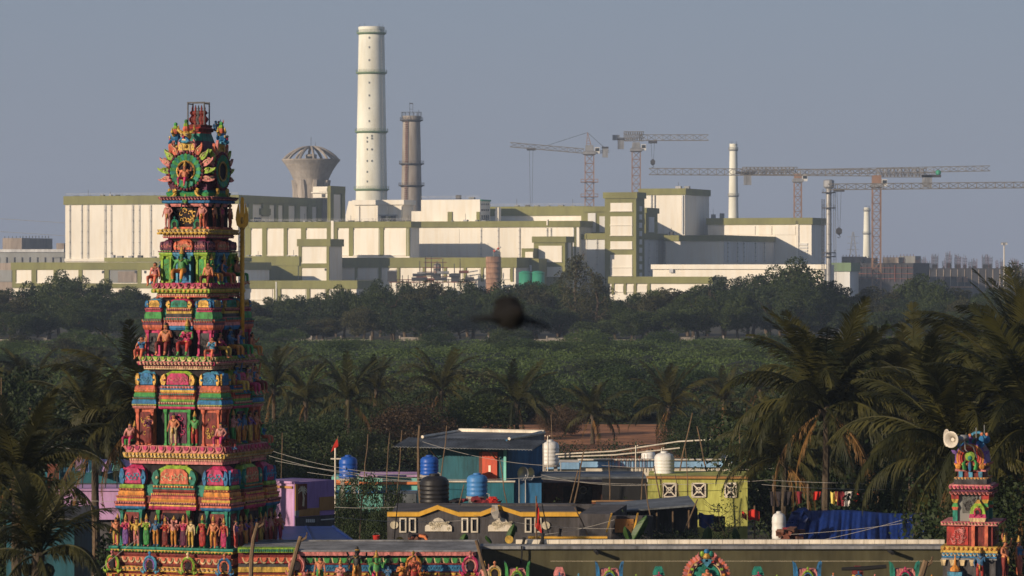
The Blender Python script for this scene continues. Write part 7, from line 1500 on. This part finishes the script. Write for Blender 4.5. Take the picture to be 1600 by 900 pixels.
wl_ = [(420,703,660,742,178,10,'from the temple tower to the utility pole, upper'),(420,712,660,752,176,8,'from the temple tower to the utility pole, lower'),(430,720,846,745,174,14,'running past the blue tank to the teal house'),(660,690,870,728,178,8,'from the utility pole over the teal wall'),(846,742,1015,758,172,6,'before the old brick house'),(846,748,1200,750,171,8,'crossing below the sky blue parapet'),(940,727,1210,732,180,4,'crossing the sky blue parapet'),(0,688,200,706,150,3,'in the left field'),(1200,750,1480,752,140,4,'above the laundry, upper'),(1190,757,1480,762,139,5,'above the laundry, lower'),(1240,852,1450,800,130,4,'slanting across the tarpaulin'),(1235,835,1480,806,130.4,4,'slanting across the tarpaulin higher up'),(420,790,740,812,138,12,'before the dark shrubs'),(740,805,960,826,140,6,'before the grey house windows'),(100,780,205,784,120,1,'before the lilac house'),(400,775,620,792,142,8,'before the purple house'),(850,835,960,812,140,3,'before the stair wall'),(480,738,700,752,168,5,'before the aqua terrace'),(140,905,215,842,116,-2,'slanting at the bottom left')]
for x0, y0, x1, y1, D, sg, l in wl_:
    P_ = [W(x0+(x1-x0)*i/16, y0+(y1-y0)*i/16+sg*4*(i/16)*(1-i/16), D) for i in range(17)]; b = MB(); b.tube(P_, .011*D/150, 4, 'cable_white'); o = b.build('wire', None, off=P_[8]); o.location = P_[8]; tag(o, 'thin wire '+l, 'wire', GWI)
for x0, y0, x1, y1, l in ((0,342,130,350,'faint power line high at the left'),(0,362,110,369,'faint power line low at the left')):
    P_ = [W(x0-60+(x1-x0+60)*i/8, y0-4+(y1-y0+4)*i/8, 1750) for i in range(9)]; b = MB(); b.tube(P_, .16, 4, 'grey_metal'); o = b.build('power_line', None, off=P_[0]); o.location = P_[0]; tag(o, l, 'power line')
# small things behind the coping
def leafblade(x, y0, y1, D, lean, label, w=.17):
    p0 = W(x, y1, D); h = zat(y0,D)-p0.z; b = MB(); n = 8; vs = []
    for j in range(n+1):
        t = j/n; ww = w*math.sin(math.pi*min(1,t*.9+.08))**.6; cx = lean*h*t; vs += [(cx-ww*.9, 0-.1*t, h*t), (cx, -.12-.1*t, h*t), (cx+ww*.9, .0-.1*t, h*t-.04)]
    b.add(vs, [(j*3+a_, j*3+a_+1, (j+1)*3+a_+1, (j+1)*3+a_) for j in range(n) for a_ in range(2)], 'leaf_banana'); b.tube([(0,-.13,-p0.z),(0,-.13,0),(lean*h,-.24,h*.96)], [.05,.03,.01], 4, 'leaf_banana'); o = b.build('banana_leaf'); o.location = p0; tag(o, label, 'banana plant', 'banana leaves poking above the coping')
leafblade(793, 818, 848, 134, .35, 'dark green banana leaf beside the fan ornament'); leafblade(988, 805, 846, 136, .55, 'broad banana leaf leaning right between the yellow copings', .24); leafblade(984, 822, 846, 135, -.3, 'short banana leaf leaning left below the ochre panel'); leafblade(722, 833, 848, 133, .4, 'small banana leaf below the paired slit windows'); leafblade(766, 836, 848, 133, -.5, 'small yellow green leaf left of the fan ornament', .12); leafblade(1104, 822, 848, 136, .1, 'banana leaf before the lime house left', .2); leafblade(1151, 824, 848, 136, -.1, 'banana leaf before the lime house right', .16)
for x, y, D, l in ((624.5,845,122,'yellow disc left behind the grey roof'),(795.5,843,122,'yellow disc right behind the grey roof')): o = MB().slab([(.14*math.cos(2*math.pi*i/16), .14*math.sin(2*math.pi*i/16)) for i in range(16)], (0,0,0), (1,0,0), (0,0,1), (0,.06,0), 'yellow').build('yellow_disc'); o.location = W(x,y,D); tag(o, l, 'disc'); c2_ = MB().tube([(0,.03,-.1),(0,.03,-o.location.z)], .03, 5, 'wood').build('stake', o)
bk = thing('red_bucket', 'red plastic bucket on the far edge of the grey roof', 'bucket', W(588,848.5,119.6)); b = MB(); b.lathe([(.085,0),(.12,.24),(.13,.25),(.12,.26),(.11,.25),(.08,.02)], 14, 'cloth_red'); b.build('body', bk, True); b = MB(); b.tube([(.12*math.cos(a_), 0, .24+.1*math.sin(a_)) for a_ in [math.pi*i/8 for i in range(9)]], .006, 4, 'grey_metal'); b.build('handle', bk)
rp_ = thing('rag_heap', 'dark heap of rags with a red strip on the grey roof edge', 'heap', W(650,848,119.6)); q = random.Random(4)
for i in range(9): b = MB(); lump(b, (q.uniform(-.28,.28),q.uniform(-.1,.1),.1+q.uniform(0,.14)), (q.uniform(.1,.18),.12,q.uniform(.08,.13)), q.choice(['cloth_dark','brick_old','cloth_dark','rust']), q); b.build('rag', rp_)
b = MB(); b.tube([(.1,-.1,.25),(.3,-.12,.2),(.42,-.12,.02)], [.05,.05,.04], 6, 'orange_band'); b.build('strip', rp_)
for x, y, D, h, l in ((846,851,118.7,.38,'black funnel shaped spotlight standing on the wall lip'),(817,851,118.6,.24,'small black spotlight on the wall lip above its cable'),(874,838,140,.3,'dark bracket behind the white coping')):
    t = thing('spotlight', l, 'spotlight', W(x,y,D)); b = MB(); b.tube([(0,0,0),(.03,0,h*.5),(.05,0,h)], [.09*h/.38,.05,.07], 8, 'black'); b.build('housing', t); b = MB(); b.cbox((.02,0,.01), .2, .12, .03, 'dark_steel'); b.build('foot', t)
o = MB().tube([W(815,853,117.8), W(815.5,866,117.8), W(814,882,117.8)], .03, 5, 'black').build('cable', None, off=W(815,866,117.8)); o.location = W(815,866,117.8); tag(o, 'black cable dropping down the olive wall to a dark box', 'cable')
rs = thing('rag_bundle', 'dark and red rags lying on the terrace below the light blue tank', 'rags', W(755,790,160)); q = random.Random(6)
for i in range(14): b = MB(); x_ = q.uniform(-1.4,.9); lump(b, (x_,q.uniform(-.2,.2),.05+q.uniform(0,.25)), (q.uniform(.15,.38),.2,q.uniform(.07,.15)), 'cloth_red' if x_ > .15 and x_ < .5 else q.choice(['cloth_dark','cloth_dark','cloth_maroon']), q); b.build('rag', rs)
rh = thing('hanging_rope', 'bundle of pale rope hung over the yellow coping', 'rope', W(773,793,149.8)); q = random.Random(6)
for i in range(9): b = MB(); x_ = (i-4)*.026; b.tube([(x_,.3,-.02),(x_,-.05,.1),(x_*1.5,-.12,-.2),(x_*.6+.05,-.12,-.5)], .018, 4, 'cable_white'); b.build('strand', rh)
# vegetation inside the village
bush(0, 578, 0, 165, 1.02, 'dark leafy tree between the purple house and the aqua terrace', sx=.62); bush(0, 550, 0, 158, .9, 'dark shrub behind the purple house', sx=.55); bush(0, 597, 0, 156, .8, 'dark shrub left of the grey house', sx=.5)
sp_ = thing('sapling', 'feathery light green sapling before the lime house', 'sapling', (xat(1142,150), 150, 0)); put('crown', crown_mesh('crown', 5, .85, 1.9, 3.1, 26, 60, .05, 'leaf_mid', (.25,.5), .6, .6), sp_); put('trunk', trunk_mesh(3, 4.2, .035, .9, 16, 'bark', (.2,.95)), sp_)
for i, (x, D, s, l) in enumerate(((1235,185,1.7,'dark mass of leaves below the big right palm, left part'),(1300,178,2.0,'dark mass of leaves below the big right palm, middle part'),(1375,182,2.2,'dark mass of leaves in the middle of the right grove'),(1450,170,2.2,'dark mass of leaves left of the corner tower'),(1520,172,2.4,'dark mass of leaves behind the corner tower'),(1590,165,2.5,'dark mass of leaves at the right picture edge'),(1470,140,1.5,'dark shrub between tarpaulin and corner tower'),(1585,125,1.5,'dark shrub right of the corner tower'),
    (40,200,1.9,'dark mass of leaves at the far left'),(120,195,1.7,'dark mass of leaves above the teal shed'),(190,190,1.6,'dark mass of leaves left behind the temple tower'),(40,135,1.5,'dark shrub at the left edge behind the corner palm'),(100,130,1.0,'dark shrub before the lilac house'),(470,205,1.2,'dark shrub behind the purple house roof'),(990,150,.8,'dark shrub beside the broad banana leaf'),(1075,150,.7,'dark shrub before the long dark shed'))):
    bush(0, x, 0, D, s, l)
scatter_veg('undergrowth', 'dark weeds filling the ground among the village houses', -30, 34, 136, 235, 60000, 1.6, .07, 'leaf_dark', 6)
# bird close to the camera, out of focus
D = 15.0; k = D/F; bd = thing('flying_bird', 'dark bird in flight near the camera, far out of focus', 'bird', (xat(797,D), D, zat(494,D)), R(4)); bd.scale = (1.2, 1.2, 1.12)
J = {'rump': ((-.012,.06,.036), .064), 'body': ((0,0,.0), .066), 'breast': ((.004,-.05,-.008), .052), 'neck': ((.012,-.09,.012), .034), 'head': ((.018,-.115,.020), .030), 'beak': ((.030,-.150,.014), .007)}
me = skin_mesh(J, [('rump','body'),('body','breast'),('breast','neck'),('neck','head'),('head','beak')]); me.materials.clear(); me.materials.append(M('feather')); put('body', me, bd)
for s_ in (-1, 1):
    b = MB(); n = 8; P_ = []; Q_ = []
    for i in range(n+1):
        t = i/n; x_ = s_*(.03+.105*t); z_ = -.016+(.006*math.sin(t*3) if s_ < 0 else -.028*t*t); ch = .075*(1-.75*t**1.6); th_ = .020*(1-.6*t); P_ += [(x_, -ch, z_), (x_, -ch*.3, z_+th_), (x_, ch*.9, z_+.002)]; Q_ += [(x_, -ch, z_-.003), (x_, -ch*.3, z_-th_*.8), (x_, ch*.9, z_-.003)]
    m3 = 3*(n+1); b.add(P_+Q_, [f for i in range(n) for a_ in range(2) for f in ((i*3+a_, i*3+a_+1, (i+1)*3+a_+1, (i+1)*3+a_), (m3+i*3+a_, m3+(i+1)*3+a_, m3+(i+1)*3+a_+1, m3+i*3+a_+1))], 'feather'); b.build('wing', bd)
for i in range(9):                                     # fanned tail feathers, raised as the bird brakes
    a_ = R(-34+9.5*i-8); b = MB(); d = Vector((math.sin(a_), .35, math.cos(a_))).normalized(); t_ = Vector((math.cos(a_), 0, -math.sin(a_)))
    b.slab([(-.009,0),(.009,0),(.014,.05),(.009,.068),(-.009,.068),(-.014,.05)], Vector((-.004,.045,.012)), t_, d, (0,.003,0), 'feather'); b.build('tail_feather', bd)
# ------------------------------------------------------------------ air
hz = MB(); hz.box(-1000, 1000, -40, 4400, -1, 140, 'wire'); ho = hz.build('haze', kind='stuff')
hm = bpy.data.materials.new('haze_air'); hm.use_nodes = True; hn = hm.node_tree
for n in list(hn.nodes): hn.nodes.remove(n)
ou = hn.nodes.new('ShaderNodeOutputMaterial'); pv = hn.nodes.new('ShaderNodeVolumePrincipled')
pv.inputs['Color'].default_value = (.58,.74,1,1); pv.inputs['Density'].default_value = .00014; pv.inputs['Anisotropy'].default_value = 0
hn.links.new(pv.outputs[0], ou.inputs['Volume']); ho.data.materials.clear(); ho.data.materials.append(hm)
